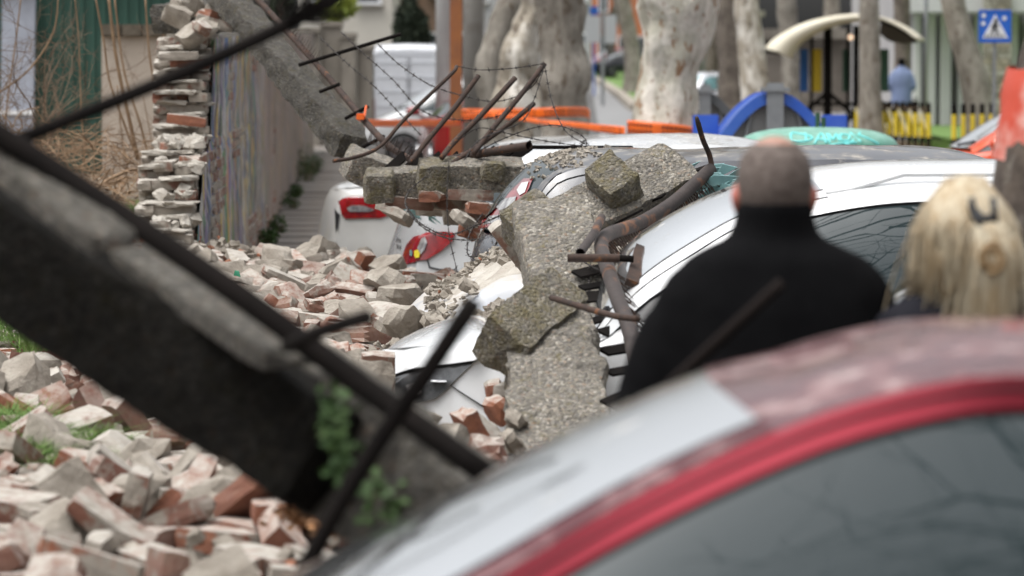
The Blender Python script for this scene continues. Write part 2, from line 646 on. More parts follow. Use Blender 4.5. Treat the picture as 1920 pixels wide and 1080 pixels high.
# resting places of the loose bricks: shape, x y z in millimetres, rotation w x y z in hundredths
BRICKS = '''
6 -1623 11276 535 94 -3 2 31, 3 -1121 9366 529 93 -4 -2 -34, 1 -2402 23846 620 11 -82 54 -9, 4 -887 20056 535 32 -4 1 -94, 5 -1586 14164 544 8 25 -3 95, 10 -1773 18761 567 0 6 -71 -69
4 -1439 22143 513 13 -1 -2 -98, 5 77 14164 355 19 -7 -97 0, 6 -861 20918 568 51 -46 50 -51, 4 -1477 20591 538 56 -2 0 -82, 10 -1317 14944 554 9 89 28 32, 5 -1933 17213 535 2 52 84 1
4 -991 25966 424 37 21 88 17, 3 76 24118 366 2 85 50 -3, 1 -1679 15185 562 3 6 -96 -25, 9 -2604 18090 576 0 -69 -71 4, 2 -417 18041 635 64 -40 -50 -41, 0 -1151 15059 534 59 -1 -2 -79
10 -40 10052 424 23 86 38 21, 8 -1389 14079 656 14 96 -15 -16, 1 -476 11639 567 17 97 -3 13, 0 -944 10717 601 92 -4 -18 -31, 1 -1230 24162 614 3 20 9 -96, 1 -2235 15419 594 1 22 96 -3
8 -1660 17793 578 5 53 83 1, 7 -358 17852 550 61 57 2 53, 4 -1063 20965 559 39 48 -2 -77, 2 -1307 9991 569 33 -79 -46 -19, 1 -2130 21194 531 96 1 0 -25, 11 -1463 17445 545 13 22 -38 -88
2 -1740 12148 552 13 -10 7 97, 1 -2360 22543 592 8 6 -32 -93, 0 -667 10177 550 91 1 3 -39, 9 -759 22962 583 48 46 30 67, 1 -1113 25216 594 48 31 -24 78, 0 -2013 14755 528 10 0 4 -98
11 -2030 17120 531 5 93 -33 10, 4 -1762 13837 530 90 -1 5 40, 2 -764 18014 631 1 -96 25 -3, 4 -1159 12189 512 37 -5 -2 92, 3 -688 21439 558 43 2 0 -89, 9 -686 9272 588 5 63 -64 40
9 -2209 18016 599 88 -29 -31 16, 0 -592 20795 546 1 24 96 5, 6 -1031 19820 574 76 8 -29 -55, 0 -991 18200 587 51 58 48 39, 7 -1446 12083 571 0 -17 -98 -1, 5 -655 22367 543 1 -10 -99 1
0 -1740 18648 545 3 6 2 -99, 4 -1852 17798 540 1 -73 -67 1, 5 -1924 25576 554 18 -93 -29 5, 2 -1160 16708 524 3 53 -84 1, 1 -2574 21245 575 58 58 40 39, 11 -1493 15565 531 64 7 5 75
3 -1183 11741 589 8 93 15 -29, 1 -1272 10855 540 55 -1 -1 82, 7 -1882 18797 548 61 -27 -64 -36, 3 -1961 15855 648 54 -16 -16 80, 4 -2420 21260 538 97 -1 1 20, 4 -362 16764 494 66 -10 7 -73
1 -374 14067 509 8 77 -61 -12, 3 -2375 18138 524 4 75 -64 2, 10 -1340 25857 461 46 59 -32 57, 0 -816 24949 560 56 -55 41 -45, 1 -1207 11927 591 36 7 -92 -4, 11 -1449 12440 505 18 6 -37 90
3 -2493 20437 607 96 2 -17 19, 11 -1504 25751 455 19 50 -83 8, 4 -1378 9500 525 36 0 3 92, 0 -1522 13277 623 40 6 17 -89, 11 -1219 17240 529 17 -27 60 -72, 2 -418 19491 527 70 2 5 70
0 -395 13022 534 98 -2 2 15, 3 -2223 17564 547 50 -3 1 -85, 1 -277 23736 543 11 25 21 93, 2 -423 12494 542 7 14 -98 0, 11 -1530 15685 539 49 -52 47 -50, 1 -1621 11063 572 39 -42 59 -55
5 -919 23944 523 88 -4 2 45, 2 -676 11760 538 2 -88 -45 0, 2 -1485 13718 611 79 -30 52 0, 3 -1177 23966 562 61 -55 -34 44, 0 -1009 20131 584 80 -21 14 52, 0 -1908 18066 591 11 -13 -16 -96
11 -1169 9539 516 81 3 -8 -56, 3 -2016 22895 624 19 -47 84 16, 1 -1329 17619 550 2 -57 -81 -3, 9 -1080 22179 579 30 -36 -67 56, 5 -1640 16086 540 46 1 0 -87, 2 -2644 19813 537 3 -99 -4 -2
1 -586 10641 640 1 -8 99 3, 7 -2408 20006 553 12 1 -3 98, 9 -1532 25657 543 24 14 -32 89, 10 -1585 22025 538 42 3 8 89, 0 -1035 14392 581 55 2 -3 -82, 1 97 11636 330 94 -5 19 -23
0 -963 19069 627 2 92 -37 -4, 3 -1507 27136 179 75 -7 -6 -64, 5 -2764 23194 538 27 -2 -3 95, 5 -1526 12541 544 32 -42 -13 83, 3 -2688 20190 583 33 40 -58 -62, 4 -1883 24824 734 75 -11 -3 -64
1 -2461 18421 558 55 7 19 -80, 7 -554 16869 509 61 1 0 78, 8 -1039 16384 598 95 -24 -2 17, 2 -1523 24560 688 13 -22 -88 -37, 2 -1722 24030 689 57 16 1 79, 5 -1591 12411 514 61 -4 7 -77
0 -1538 10338 550 15 -29 93 -3, 0 -1080 23759 540 1 10 -99 1, 9 -614 18264 592 31 -46 -81 9, 0 -1713 22594 565 6 7 31 -94, 9 -1509 14706 588 66 -34 10 -64, 5 -792 17431 565 26 28 -60 -69
3 -859 15208 581 4 -70 -62 -33, 4 -1993 16535 604 2 22 96 4, 4 -630 18617 622 25 65 -71 -5, 1 -1202 23442 541 77 0 -3 62, 11 -1656 12054 504 56 -54 36 -49, 7 -1567 26649 274 3 -49 85 -11
0 -2138 15650 557 23 4 38 88, 1 -697 16965 545 55 -59 41 -39, 3 -1711 18419 625 1 97 19 6, 5 -740 23935 556 28 -63 23 67, 5 -1431 22611 501 66 -2 1 -73, 1 -1525 20838 597 13 -35 -92 6
4 -1697 22724 527 6 -23 -96 3, 4 -1082 19994 550 1 -2 -1 -99, 11 -1503 22263 506 8 93 -32 6, 3 -2241 15942 653 9 -89 -40 15, 4 -361 23049 527 29 -91 11 23, 4 -828 23132 577 23 86 39 -21
3 -1502 23807 587 94 2 12 -29, 2 -557 13550 518 2 -53 83 -3, 11 -937 14966 538 97 2 -3 -20, 9 -342 11024 566 82 38 -23 -33, 0 -606 13090 527 20 3 -2 -97, 8 -292 20488 537 33 9 1 93
10 -555 16390 551 50 -1 7 85, 4 -1169 9735 512 1 -3 1 99, 5 -1658 26235 442 32 29 -6 -89, 9 -540 14699 667 46 -59 45 -46, 3 -2028 16432 635 69 67 -21 -10, 4 -1744 16723 547 2 -91 39 -2
5 -1667 13974 520 98 -2 1 15, 6 -697 19518 565 22 -69 30 60, 1 -1393 22295 538 23 7 35 89, 5 -1389 23253 527 0 -44 -89 -4, 0 -1307 19953 618 35 46 76 26, 0 -959 25011 594 60 -26 -30 -68
0 -1176 15984 575 79 49 19 28, 11 -2397 20914 549 52 -1 -9 -84, 7 -764 12984 528 34 67 28 -58, 0 -598 8792 534 66 1 0 73, 9 -69 11360 462 76 57 22 19, 8 -1321 20955 577 78 39 12 45
8 -1467 22660 635 75 52 -26 -28, 5 -656 23549 619 1 12 -98 1, 6 -1182 24533 620 24 -87 -39 -8, 6 -1614 23715 628 11 14 -79 57, 11 -363 12249 515 4 -16 -5 -98, 7 -1977 13489 645 30 -38 -56 66
5 70 12607 376 15 52 -81 -14, 1 -916 12065 535 5 -4 0 99, 0 -1161 17968 636 4 -95 -27 -1, 5 77 11537 374 32 2 -61 71, 11 -1927 22626 559 74 -64 6 -13, 0 -1212 25755 520 95 -23 10 12
11 -2196 18433 576 20 -17 46 84, 10 -1746 15032 586 22 53 3 -80, 0 -617 20163 546 28 -95 7 -1, 0 -1698 19185 541 50 -6 -2 85, 11 -1327 10355 516 29 -4 -37 87, 1 -81 17049 400 32 -18 8 -91
2 -1356 11286 609 1 25 -96 3, 11 -1400 24784 601 19 -82 -19 -49, 2 -1337 13537 608 86 -11 42 25, 1 -2029 18653 565 92 33 -10 8, 2 -2301 19458 530 69 1 2 -71, 0 -895 12195 611 1 81 56 5
4 -1538 19184 591 86 30 21 -33, 3 -37 24259 438 95 -7 3 -26, 4 -1210 17768 557 90 2 0 42, 4 -2412 19321 559 49 44 8 -74, 1 -2081 19147 646 36 72 -57 -1, 5 -1778 16247 539 69 0 -3 71
1 -1098 9010 618 12 -74 -60 -22, 6 -724 13543 542 63 42 52 -36, 11 -1820 17784 613 12 11 -66 -72, 2 -879 25664 528 76 62 2 -13, 2 -1436 14145 533 60 4 -2 -79, 1 315 13955 259 97 1 19 6
7 -1604 16592 547 98 0 -1 -13, 3 -2159 14606 555 58 -56 40 -42, 7 -930 21670 546 1 73 66 -4, 11 -537 19165 552 73 1 59 31, 3 -865 15662 595 1 -74 57 32, 2 -1315 15510 622 32 -91 20 10
1 -2028 14087 569 67 -69 17 -13, 11 -1515 23672 567 71 16 4 67, 10 -2422 18637 558 32 59 -71 17, 3 -1190 20928 606 82 15 36 -40, 3 -961 10218 545 5 -84 52 -3, 4 -923 26538 286 7 93 32 -5
4 -1937 13798 597 32 63 -26 64, 11 -1205 15275 528 53 50 47 48, 2 -1096 21382 632 11 85 43 23, 5 -1179 18600 585 65 -9 26 69, 6 -2393 22419 591 62 48 42 -43, 10 -1403 9653 554 9 70 4 70
4 -1656 19787 530 0 70 70 0, 10 -1910 14131 544 62 62 -46 -5, 11 -1520 11990 508 19 -45 37 78, 0 -1424 15861 536 87 -1 -1 48, 2 -2020 13906 575 72 67 1 -2, 2 -622 10440 585 29 -59 -71 22
11 -575 15399 525 79 58 -2 -15, 6 -1414 11064 541 1 -75 65 0, 10 -1841 19480 547 63 -65 -29 27, 6 -731 15802 579 41 26 72 -48, 6 -2091 23901 699 22 -5 -11 96, 10 -1341 25046 550 22 72 -64 -4
3 -691 20413 525 96 1 0 -23, 1 -1522 19930 539 73 3 -2 -67, 9 -945 11849 628 30 -34 53 70, 0 -525 14854 643 45 51 58 -42, 10 -2174 22801 655 69 0 6 71, 0 -307 23349 539 28 10 -64 -70
3 -353 23201 514 93 6 12 30, 0 174 10895 330 14 -18 -1 -96, 2 -831 12839 573 20 73 63 -12, 5 -1545 24394 657 21 -13 -96 -1, 4 -2293 20071 591 15 -22 -78 55, 0 -1563 12209 537 17 -7 -46 86
10 -1976 18369 543 55 73 6 37, 1 -1689 13015 623 6 -94 -14 -26, 11 -1901 20024 545 71 -20 -37 54, 9 -1704 11857 550 36 -23 -64 62, 6 -851 19939 591 15 -8 -31 -92, 6 -1421 12034 499 1 -8 99 -1
6 -1509 13837 527 89 -1 0 44, 1 -668 23425 554 77 0 2 62, 0 -1337 18437 602 61 63 34 32, 4 -1008 13085 536 80 30 18 -46, 3 -1255 19158 594 10 13 -94 -27, 11 -617 22090 552 94 -21 4 22
7 -179 11220 473 60 -15 8 -77, 2 -904 12584 569 22 -61 71 -21, 5 -2178 22940 566 1 96 -23 -1, 11 -2019 18169 528 5 14 -62 -76, 10 -2244 23877 684 26 38 55 69, 5 -1315 16907 528 62 3 3 77
4 -1770 13641 539 3 62 -77 1, 5 -619 24224 549 25 23 -18 -91, 11 -1653 14248 512 64 -21 -40 61, 0 -1434 10989 611 8 -94 29 -1, 0 -1624 11686 506 4 1 2 99, 5 322 11648 286 96 0 -1 -25
10 -1371 22477 512 96 2 2 22, 5 -1948 19588 527 1 -94 -32 1, 2 -2305 23104 571 94 3 -1 -32, 2 -1241 24773 675 1 -95 26 -7, 4 -887 13264 510 98 1 0 -10, 2 -2459 19600 539 79 2 1 -59
4 -2260 23226 604 26 2 23 93, 6 -1425 21967 552 3 -3 -69 71, 0 -861 25467 541 14 81 -55 5, 0 331 12664 298 42 -5 10 -89, 11 -1043 11855 525 42 -18 22 -85, 11 171 12658 333 95 14 18 13
10 -1541 14333 525 4 96 23 11, 5 -1310 23950 622 7 -12 6 -98, 2 -1729 13446 584 39 78 44 16, 11 -446 13898 515 49 -10 24 -82, 9 -256 13308 538 86 44 -14 -18, 3 -1726 21062 566 57 58 -40 -41
1 -1611 22416 586 31 74 -55 16, 0 116 11350 332 82 10 21 51, 0 -499 28904 40 0 16 98 2, 3 -1073 12733 540 12 -7 66 -72, 1 -2337 16255 575 24 26 14 -91, 4 -2673 20912 557 99 -3 0 -9
2 -515 15637 561 19 64 69 24, 11 -1349 11206 533 88 5 2 45, 2 -911 15448 548 0 -9 86 -49, 4 -2662 21402 539 6 -1 -1 99, 6 -569 15480 588 1 -75 -53 -37, 1 -1318 19754 552 3 49 86 -1
1 -563 17754 553 71 1 0 -69, 1 -1031 23152 615 58 3 38 -71, 3 -1366 26734 259 93 -10 3 32, 4 -699 15180 525 13 -1 2 98, 9 -1582 12816 594 47 -75 -19 -41, 3 -1472 22828 507 63 -1 2 -77
5 -1802 15872 535 2 26 96 1, 4 -1108 15419 588 80 11 35 45, 4 -918 16945 590 33 66 -66 0, 4 -1328 17394 539 8 -97 -18 3, 7 -2446 20575 567 62 0 1 77, 6 -505 18697 533 77 -1 4 -62
8 -1321 18964 655 51 -8 29 -80, 2 -1752 14214 607 27 7 40 -86, 4 -2645 18291 555 73 27 14 -60, 0 -889 25219 566 51 85 4 -7, 8 -1517 13469 563 12 -4 -3 -98, 10 -1283 25358 518 61 -75 18 -9
2 -311 17346 502 97 6 11 15, 1 -1742 24813 707 74 -14 3 -64, 5 -1758 12584 539 1 75 -65 -6, 8 -1425 23537 650 2 97 -18 0, 4 -754 12563 552 8 -14 97 -11, 9 399 10432 357 11 -66 11 72
3 -1204 13603 587 74 -20 -11 -62, 4 -1066 23943 564 76 8 55 29, 0 402 12499 318 33 -35 64 -59, 2 -951 9485 532 1 -96 22 -3, 0 -240 13858 497 94 -17 23 14, 0 -855 16804 538 88 22 12 38
3 -1001 14902 609 29 0 47 82, 4 -1630 23615 584 98 8 9 9, 4 -1155 18270 563 1 -2 0 -99, 1 -2090 15731 621 26 -85 -11 43, 2 -430 11354 536 3 4 3 99, 6 -1725 19423 534 1 -65 75 -4
8 -2699 19292 567 2 99 -1 -5, 2 -1389 10192 563 62 -6 21 75, 10 -1071 17236 556 79 -31 -18 47, 10 -2486 23265 576 70 10 -3 -69, 10 -1331 23051 539 67 -64 25 -26, 1 -1773 23543 633 70 -16 34 -59
8 -731 21521 680 5 -59 -70 36, 9 -1879 14776 647 42 57 17 67, 6 -655 16556 529 81 -1 -2 -57, 11 -1138 25842 410 14 3 -98 6, 4 -2290 18449 525 9 -85 41 29, 11 -2425 19902 546 98 10 -3 10
4 -940 20815 530 83 2 -1 -54, 7 -516 18600 592 4 -21 -96 -10, 7 -2290 15771 508 71 -1 -3 -69, 11 -1077 16138 552 20 35 9 90, 8 -2181 18855 570 67 48 -40 -37, 2 -2116 21779 559 98 -1 0 11
9 -1247 24957 683 49 69 -17 49, 2 -1498 25392 528 13 57 -80 1, 2 -1454 23053 579 57 46 -54 -39, 11 -566 15713 628 63 -58 -49 1, 10 -1613 11955 531 30 -67 -38 -55, 5 -1135 15846 531 1 21 -97 -3
4 -1917 20509 548 1 59 -79 1, 6 -874 24260 528 21 -26 -90 24, 1 -889 23414 554 99 0 -2 -9, 0 -520 14935 639 45 53 54 -45, 2 -706 14689 660 61 -65 31 -31, 4 -361 9113 511 51 -10 6 -84
4 -907 15754 576 29 -13 -92 -17, 2 -512 16683 520 0 -72 -67 4, 1 -366 17668 566 66 63 -18 -34, 2 -2081 19945 554 86 3 3 -48, 0 -1195 23201 566 31 8 -11 93, 0 -1828 19093 671 78 54 23 -15
5 -819 24392 510 37 -4 -5 92, 1 -2531 19117 527 3 -91 -38 4, 6 -1326 9751 510 95 -2 0 -27, 6 -671 12907 536 94 -4 -1 31, 2 -892 9808 567 48 -63 45 -39, 1 -1326 25185 582 37 55 -73 7
8 -554 12029 590 90 26 -15 -28, 3 -1015 13751 540 97 4 0 -18, 3 -896 12309 542 50 -2 -3 85, 9 -2363 21646 585 81 50 -23 -13, 7 -2132 19472 523 37 0 1 -92, 3 -966 17809 616 73 29 -34 -49
2 -607 13174 599 22 -4 2 96, 2 -1332 9148 603 64 44 -48 -39, 4 -949 22823 573 6 -6 -19 -97, 1 -1499 18311 646 73 -37 49 -27, 11 -1402 25164 540 23 52 -81 5, 2 -1208 21873 551 25 -70 -64 13
5 -1692 25912 437 11 89 41 -6, 11 -1250 21587 523 57 3 2 81, 6 -1862 23967 708 13 -94 -27 3, 6 -2086 20392 563 86 -1 3 -49, 1 -1507 20358 543 99 0 0 -2, 2 -2271 20509 570 17 -2 -1 -98
1 -498 10191 539 45 9 3 88, 10 -1697 22011 620 88 0 -14 -43, 1 -1269 13102 543 59 58 -37 -40, 4 -1100 9049 542 3 -1 -1 -99, 8 85 20059 394 73 -13 16 -63, 1 -889 24806 556 7 82 -54 15
3 -410 19026 633 58 27 32 68, 4 -1480 17819 588 79 32 -13 -49, 1 -1656 27039 233 21 -17 5 95, 3 -747 9044 543 42 -1 0 -90, 5 -1918 16723 539 99 0 -4 3, 0 -988 18802 580 53 -47 -46 51
9 -1314 24643 684 80 53 -5 -25, 4 -1874 15281 545 3 -1 0 99, 0 -1100 20665 555 9 56 -81 8, 11 -1779 16367 541 7 -36 -92 -7, 6 -2069 21643 573 28 -69 -43 -49, 3 -1834 19056 534 43 -4 -1 89
11 -1968 15412 542 18 4 -43 87, 7 -1852 26563 299 24 19 70 63, 2 -2614 18487 524 78 3 5 61, 3 -1218 14452 590 62 -69 -29 19, 1 -1365 17220 570 20 -87 -42 1, 6 -670 15573 526 91 0 -1 40
6 -730 11906 591 87 19 -14 40, 1 -729 18654 530 90 1 1 41, 4 -1775 16261 612 71 1 -2 69, 5 -1592 20226 573 76 -8 63 5, 5 -651 9551 537 99 0 0 2, 3 -2021 17840 579 28 10 10 -94
3 -1231 21291 553 26 24 62 69, 5 -2405 16616 516 99 -3 -1 7, 5 -2271 16994 528 1 -46 88 2, 3 -1393 10095 506 13 0 1 98, 0 -266 10781 512 18 -37 -90 5, 4 -664 24033 565 37 53 -15 -74
1 -924 21729 605 51 -18 14 82, 4 -1260 13913 541 98 2 -3 15, 1 -2049 21809 636 55 -3 -9 -82, 10 -2949 22425 572 59 -63 -33 36, 3 -1010 15158 598 28 50 -55 -58, 8 -828 14506 640 32 15 -56 -74
10 -772 20309 556 89 29 -3 -33, 2 -483 24218 525 87 1 3 48, 4 -2326 21812 574 16 -6 95 -23, 10 -825 24569 591 2 -97 18 -5, 4 -2145 19090 602 16 95 -22 -7, 3 -1899 15159 600 8 -96 -8 -23
6 -2757 19530 537 0 95 27 -1, 1 -831 15411 669 98 8 -6 5, 11 -1064 20839 541 52 -21 -81 -14, 0 -1386 17906 562 87 1 0 -47, 4 -1950 13227 569 3 19 97 -2, 6 -942 21483 567 68 -22 58 36
1 -1614 11477 518 31 -1 -4 -94, 3 -2003 17254 615 55 -4 8 -82, 1 -1981 19241 520 0 -48 86 0, 3 -1669 16373 577 27 54 66 42, 9 -815 8649 584 20 17 -92 24, 2 -1479 16353 551 96 0 0 -23
9 -2057 14716 634 74 45 -35 -32, 4 -1085 25283 491 27 0 6 95, 3 -1938 15586 567 6 75 60 24, 6 -1570 23241 534 63 0 6 -76, 0 -2007 13412 564 4 93 33 1, 0 76 23896 395 5 -26 -75 -59
5 -1797 12001 582 7 -95 -28 3, 2 -1354 15607 532 0 -53 84 0, 3 -263 9555 486 0 -98 3 14, 3 -973 14616 642 14 18 -95 -15, 11 -1154 25752 425 76 -7 -3 -63, 9 -1111 11295 584 59 61 38 36
2 -2417 22676 558 98 -2 -5 12, 0 -1880 21589 545 68 1 1 -72, 10 -1666 15317 569 55 -82 -1 4, 11 -2212 20935 544 33 30 62 63, 8 -1519 13029 563 72 -3 3 -68, 2 -1300 21247 642 75 49 -19 -38
10 -760 12708 554 60 -7 -3 78, 9 -380 20119 544 96 -2 10 -24, 4 -623 22182 572 11 67 -68 24, 1 -808 18392 538 94 0 2 32, 5 -1486 18430 567 68 2 -2 -72, 5 76 20903 374 57 17 13 78
11 -1371 14010 534 45 39 -29 -73, 4 -1004 12230 529 83 3 -4 -53, 3 -978 8763 602 28 -20 -89 -27, 11 -1453 14401 527 81 -3 6 -57, 2 225 10698 306 13 68 -70 -12, 3 -1119 18908 594 60 -5 10 78
9 -1748 22175 570 58 50 28 56, 6 -1635 22301 556 73 -57 1 -35, 0 -850 11757 533 43 2 1 -89, 4 -1321 13751 558 31 -22 21 89, 3 -1594 25028 621 21 30 -92 -1, 5 -716 11312 538 96 -2 -1 23
1 -881 21524 608 21 18 45 84, 0 -1595 12279 629 80 -12 21 53, 3 -570 12922 602 20 70 -60 -29, 0 -934 27076 186 5 0 -8 -99, 11 -1211 22858 515 65 -8 6 -74, 5 -2184 20735 553 3 92 38 -3
11 -1662 21334 537 8 81 -56 5, 6 -283 20271 497 37 -7 5 -91, 4 -1495 15284 533 45 1 1 88, 6 -1197 16129 543 62 1 2 -77, 2 -899 22683 602 11 -69 65 24, 4 -1397 21291 560 34 18 18 90
7 -1664 15051 531 62 -1 1 -77, 6 -782 20707 536 99 1 -2 6, 3 -493 17343 560 18 -76 59 -16, 1 -1599 26224 396 23 48 82 18, 1 -962 15001 623 44 -24 -27 -81, 1 -1594 20818 534 63 2 3 76
2 -1893 23790 696 86 -34 30 -16, 4 -1681 19992 537 96 2 0 25, 11 -1463 24718 612 25 -19 2 -94, 9 -1946 19774 582 66 -72 -13 7, 11 -1799 22038 540 99 -2 5 -6, 4 -1304 25976 439 79 29 28 -43
0 -783 18623 604 0 -87 46 4, 2 -921 14137 604 13 -13 -72 66, 1 -1571 15893 578 19 -15 6 96, 9 -1698 22900 563 4 25 50 82, 1 -1055 12204 596 1 -63 76 -1, 4 -2191 19593 559 1 -82 41 37
2 -725 10761 670 17 43 85 -21, 3 -1257 12607 576 92 8 30 -20, 6 -1353 26071 417 72 24 50 -39, 4 -1362 23377 602 12 -5 97 14, 10 -1567 13693 561 22 73 19 -60, 1 -921 19474 553 96 1 4 22
7 -2004 25858 469 53 47 -48 -50, 11 -1678 12323 516 80 46 3 -34, 3 -1346 21684 546 26 95 -6 6, 10 -1343 18066 605 46 -26 9 84, 8 -579 15134 610 6 79 -27 -52, 3 -2028 18955 517 85 2 -3 -51
1 -1119 19398 601 76 5 14 -61, 6 -1074 23300 549 63 5 -1 -76, 1 -1083 11051 644 43 -56 54 -43, 4 -1093 11955 584 87 -12 34 -31, 4 -2844 22216 555 93 -2 1 35, 3 -1999 18789 589 28 -63 69 18
0 -2137 18442 507 79 -4 -1 60, 0 -1561 22885 547 59 -53 -38 46, 1 -690 22544 537 96 0 1 -23, 0 -2110 14193 634 12 -5 -79 58, 1 -446 23515 539 6 -40 -90 0, 5 -948 16897 510 3 -87 -47 3
0 -1306 24438 642 14 -18 6 96, 3 -646 8985 570 65 65 28 25, 8 -667 13724 557 92 5 3 37, 11 -827 9851 534 6 -68 -71 -10, 1 -1617 17486 587 4 94 25 -15, 11 -1212 13182 504 23 -1 -6 -96
0 -372 13543 507 68 3 6 72, 1 -1489 22488 613 29 -87 35 8, 0 -1905 18525 556 5 17 20 -95, 11 -599 9697 532 91 8 2 37, 4 -1474 10882 536 89 1 -1 43, 7 -1750 23348 559 8 -15 -97 -7
2 -674 19220 580 55 -12 10 81, 2 -531 14110 570 62 -62 37 -28, 11 -805 12348 605 3 -87 -11 -46, 4 -725 12405 551 1 55 82 -1, 0 -1224 20153 549 3 1 1 99, 6 -1476 20981 553 23 57 -20 75
2 -394 17051 514 18 -14 -96 4, 1 -1008 11651 580 19 -23 94 9, 9 -2119 21492 579 38 -1 -3 91, 11 -1769 26332 350 28 79 39 -35, 4 -534 23236 580 2 0 -71 -69, 6 -1554 12071 536 6 -13 30 93
5 -1765 21332 573 30 -60 67 28, 0 -1310 22333 578 24 -20 -22 -91, 11 -915 14263 582 74 45 -8 -47, 0 -2341 16487 538 3 0 30 -94, 3 -1778 17403 577 8 -15 2 -98, 5 -1512 13299 534 20 -7 5 -97
7 -1429 10659 526 0 96 -25 2, 9 76 20515 417 95 2 24 12, 2 -1467 22090 593 6 -2 -98 10, 4 -978 26673 261 2 33 -93 10, 6 -1234 20017 554 99 0 2 -3, 5 -2576 22775 550 91 -4 -16 -35
2 -505 17965 584 35 -31 -60 63, 3 -2475 18125 613 36 57 -60 -41, 9 -1184 25083 606 17 65 -29 -67, 1 -1503 11446 576 95 20 15 9, 9 -228 17758 548 41 62 55 36, 5 -2184 22255 598 49 44 48 -57
9 -1283 11113 610 26 38 -46 74, 2 -2153 22746 568 1 -95 27 0, 0 -1393 24222 684 54 10 -8 82, 3 -1848 20369 548 93 0 2 34, 2 -1822 21915 600 28 -20 10 92, 3 -1632 25294 602 10 -87 46 -10
6 -832 21855 559 59 -2 -1 80, 11 -1267 24671 547 21 17 10 95, 11 -803 24118 516 68 -62 12 -34, 4 206 12535 351 3 -30 -71 -62, 5 -1716 15783 567 76 -7 45 -44, 1 -1260 16342 567 81 -22 12 -51
4 -1724 14136 515 76 -2 3 63, 0 -1149 18010 565 1 -8 -99 -3, 0 -1013 20323 536 12 -2 -1 -98, 2 -1819 16517 549 88 -1 -2 45, 8 -687 14939 681 10 63 -73 -21, 4 -1767 26466 308 8 85 50 -5
6 -1820 21239 570 65 -62 29 -28, 1 -35 14201 431 33 59 -68 -24, 4 -2586 22499 547 98 -3 -3 10, 7 -1323 16218 542 3 90 -42 0, 2 -480 12272 546 75 -3 7 -64, 7 -971 11540 529 3 94 32 3
10 -1837 17629 549 3 52 83 9, 11 -974 13172 515 4 -93 19 27, 10 -1938 16346 546 99 -2 -5 -8, 1 -2052 15274 570 21 15 -3 -95, 6 -1579 17952 576 84 -1 -28 44, 1 -1405 14410 584 72 11 19 64
5 -720 12167 568 13 -15 -96 10, 1 -2349 19726 541 0 -83 53 2, 11 -1734 15644 541 51 -35 -54 55, 9 -1016 25384 596 86 32 -25 -26, 6 279 10281 300 16 13 4 97, 11 -909 8924 544 67 -49 -40 36
3 -826 19244 632 73 57 2 35, 4 -1216 11203 583 60 -14 65 43, 4 -1610 12643 560 17 -94 2 -27, 0 -1160 26329 332 0 2 9 99, 3 -376 11575 539 3 -37 90 -19, 6 -1069 25045 544 52 47 -48 -50
3 -2103 16307 583 11 -19 68 68, 11 -1395 15170 532 50 -26 21 -79, 2 -1392 19287 569 14 -3 1 98, 0 -1994 14460 604 89 11 9 41, 3 -623 23044 575 51 -44 -49 53, 6 -1708 19473 607 56 0 -8 -81
4 -2904 22975 530 97 0 0 18, 2 -863 15926 582 16 -85 44 17, 3 -1451 18582 602 40 -88 20 -9, 5 -1090 13212 506 48 1 -2 87, 1 -1080 24894 564 5 10 -14 -97, 4 -623 15630 616 49 70 -48 -17
4 320 13182 303 6 -78 50 34, 6 -395 18412 559 47 51 55 45, 3 -1819 13839 658 95 -10 26 3, 0 -1065 10618 553 21 -4 -3 97, 2 -1045 16612 599 2 62 -77 4, 1 384 13061 284 23 -93 -6 24
1 -1207 25382 617 77 18 7 59, 5 -2128 17918 567 10 8 -69 -70, 1 -2191 19384 578 34 22 3 90, 1 -625 22718 566 17 68 -70 2, 3 -1542 10754 592 64 60 -41 -23, 2 -2190 18229 520 6 -2 4 99
6 -1109 10302 560 67 18 70 -10, 3 -1908 22200 581 54 48 -44 -52, 3 -1052 21658 607 56 39 59 41, 2 -1184 15210 606 84 0 -2 52, 8 -1874 25990 454 93 -9 5 32, 10 -1144 10078 523 6 91 35 16
3 -976 24447 602 82 -15 -48 -23, 7 -889 13864 546 10 -97 -15 7, 5 -663 16659 549 68 -70 -13 12, 2 -2290 18836 570 52 61 -25 -53, 2 -1058 16611 525 83 -1 3 54, 1 24 23361 379 66 16 14 71
7 -1329 14099 538 59 5 -4 -79, 0 -1744 21843 542 41 -2 1 -90, 10 -2182 23487 617 4 -63 -75 -13, 4 -910 23289 581 18 -69 -67 -15, 11 -1677 26711 259 78 -5 6 60, 5 -1801 15384 614 67 -3 4 73
6 -946 12911 545 31 -27 62 -65, 1 -677 14677 558 63 0 4 76, 7 -1801 17950 548 36 -70 58 20, 0 -191 12168 455 97 -1 19 -11, 3 -1418 11842 553 17 16 -95 18, 2 -586 10890 621 9 84 -43 29
3 -2581 22013 561 16 1 1 -98, 1 -309 10363 534 18 -82 52 -2, 3 -1108 11493 559 28 23 65 65, 10 -2126 19790 561 59 67 -37 -20, 4 -2414 19518 608 64 1 3 -76, 4 -2183 16867 540 18 -88 35 23
2 -1881 19947 598 94 20 19 -13, 1 -1236 20258 598 28 -6 27 91, 11 -1148 21696 541 4 -93 15 29, 4 -1258 9150 574 43 44 59 50, 0 -1381 24284 621 98 11 6 6, 4 -771 15670 668 15 -42 88 -11
5 -2775 23471 577 10 -68 2 72, 11 -370 22848 503 6 -14 -5 -98, 2 -537 12597 572 19 3 -16 -96, 2 -733 17901 559 47 1 -1 -87, 5 -1687 23773 653 76 -55 -16 28, 1 -94 23333 459 72 -5 -6 67
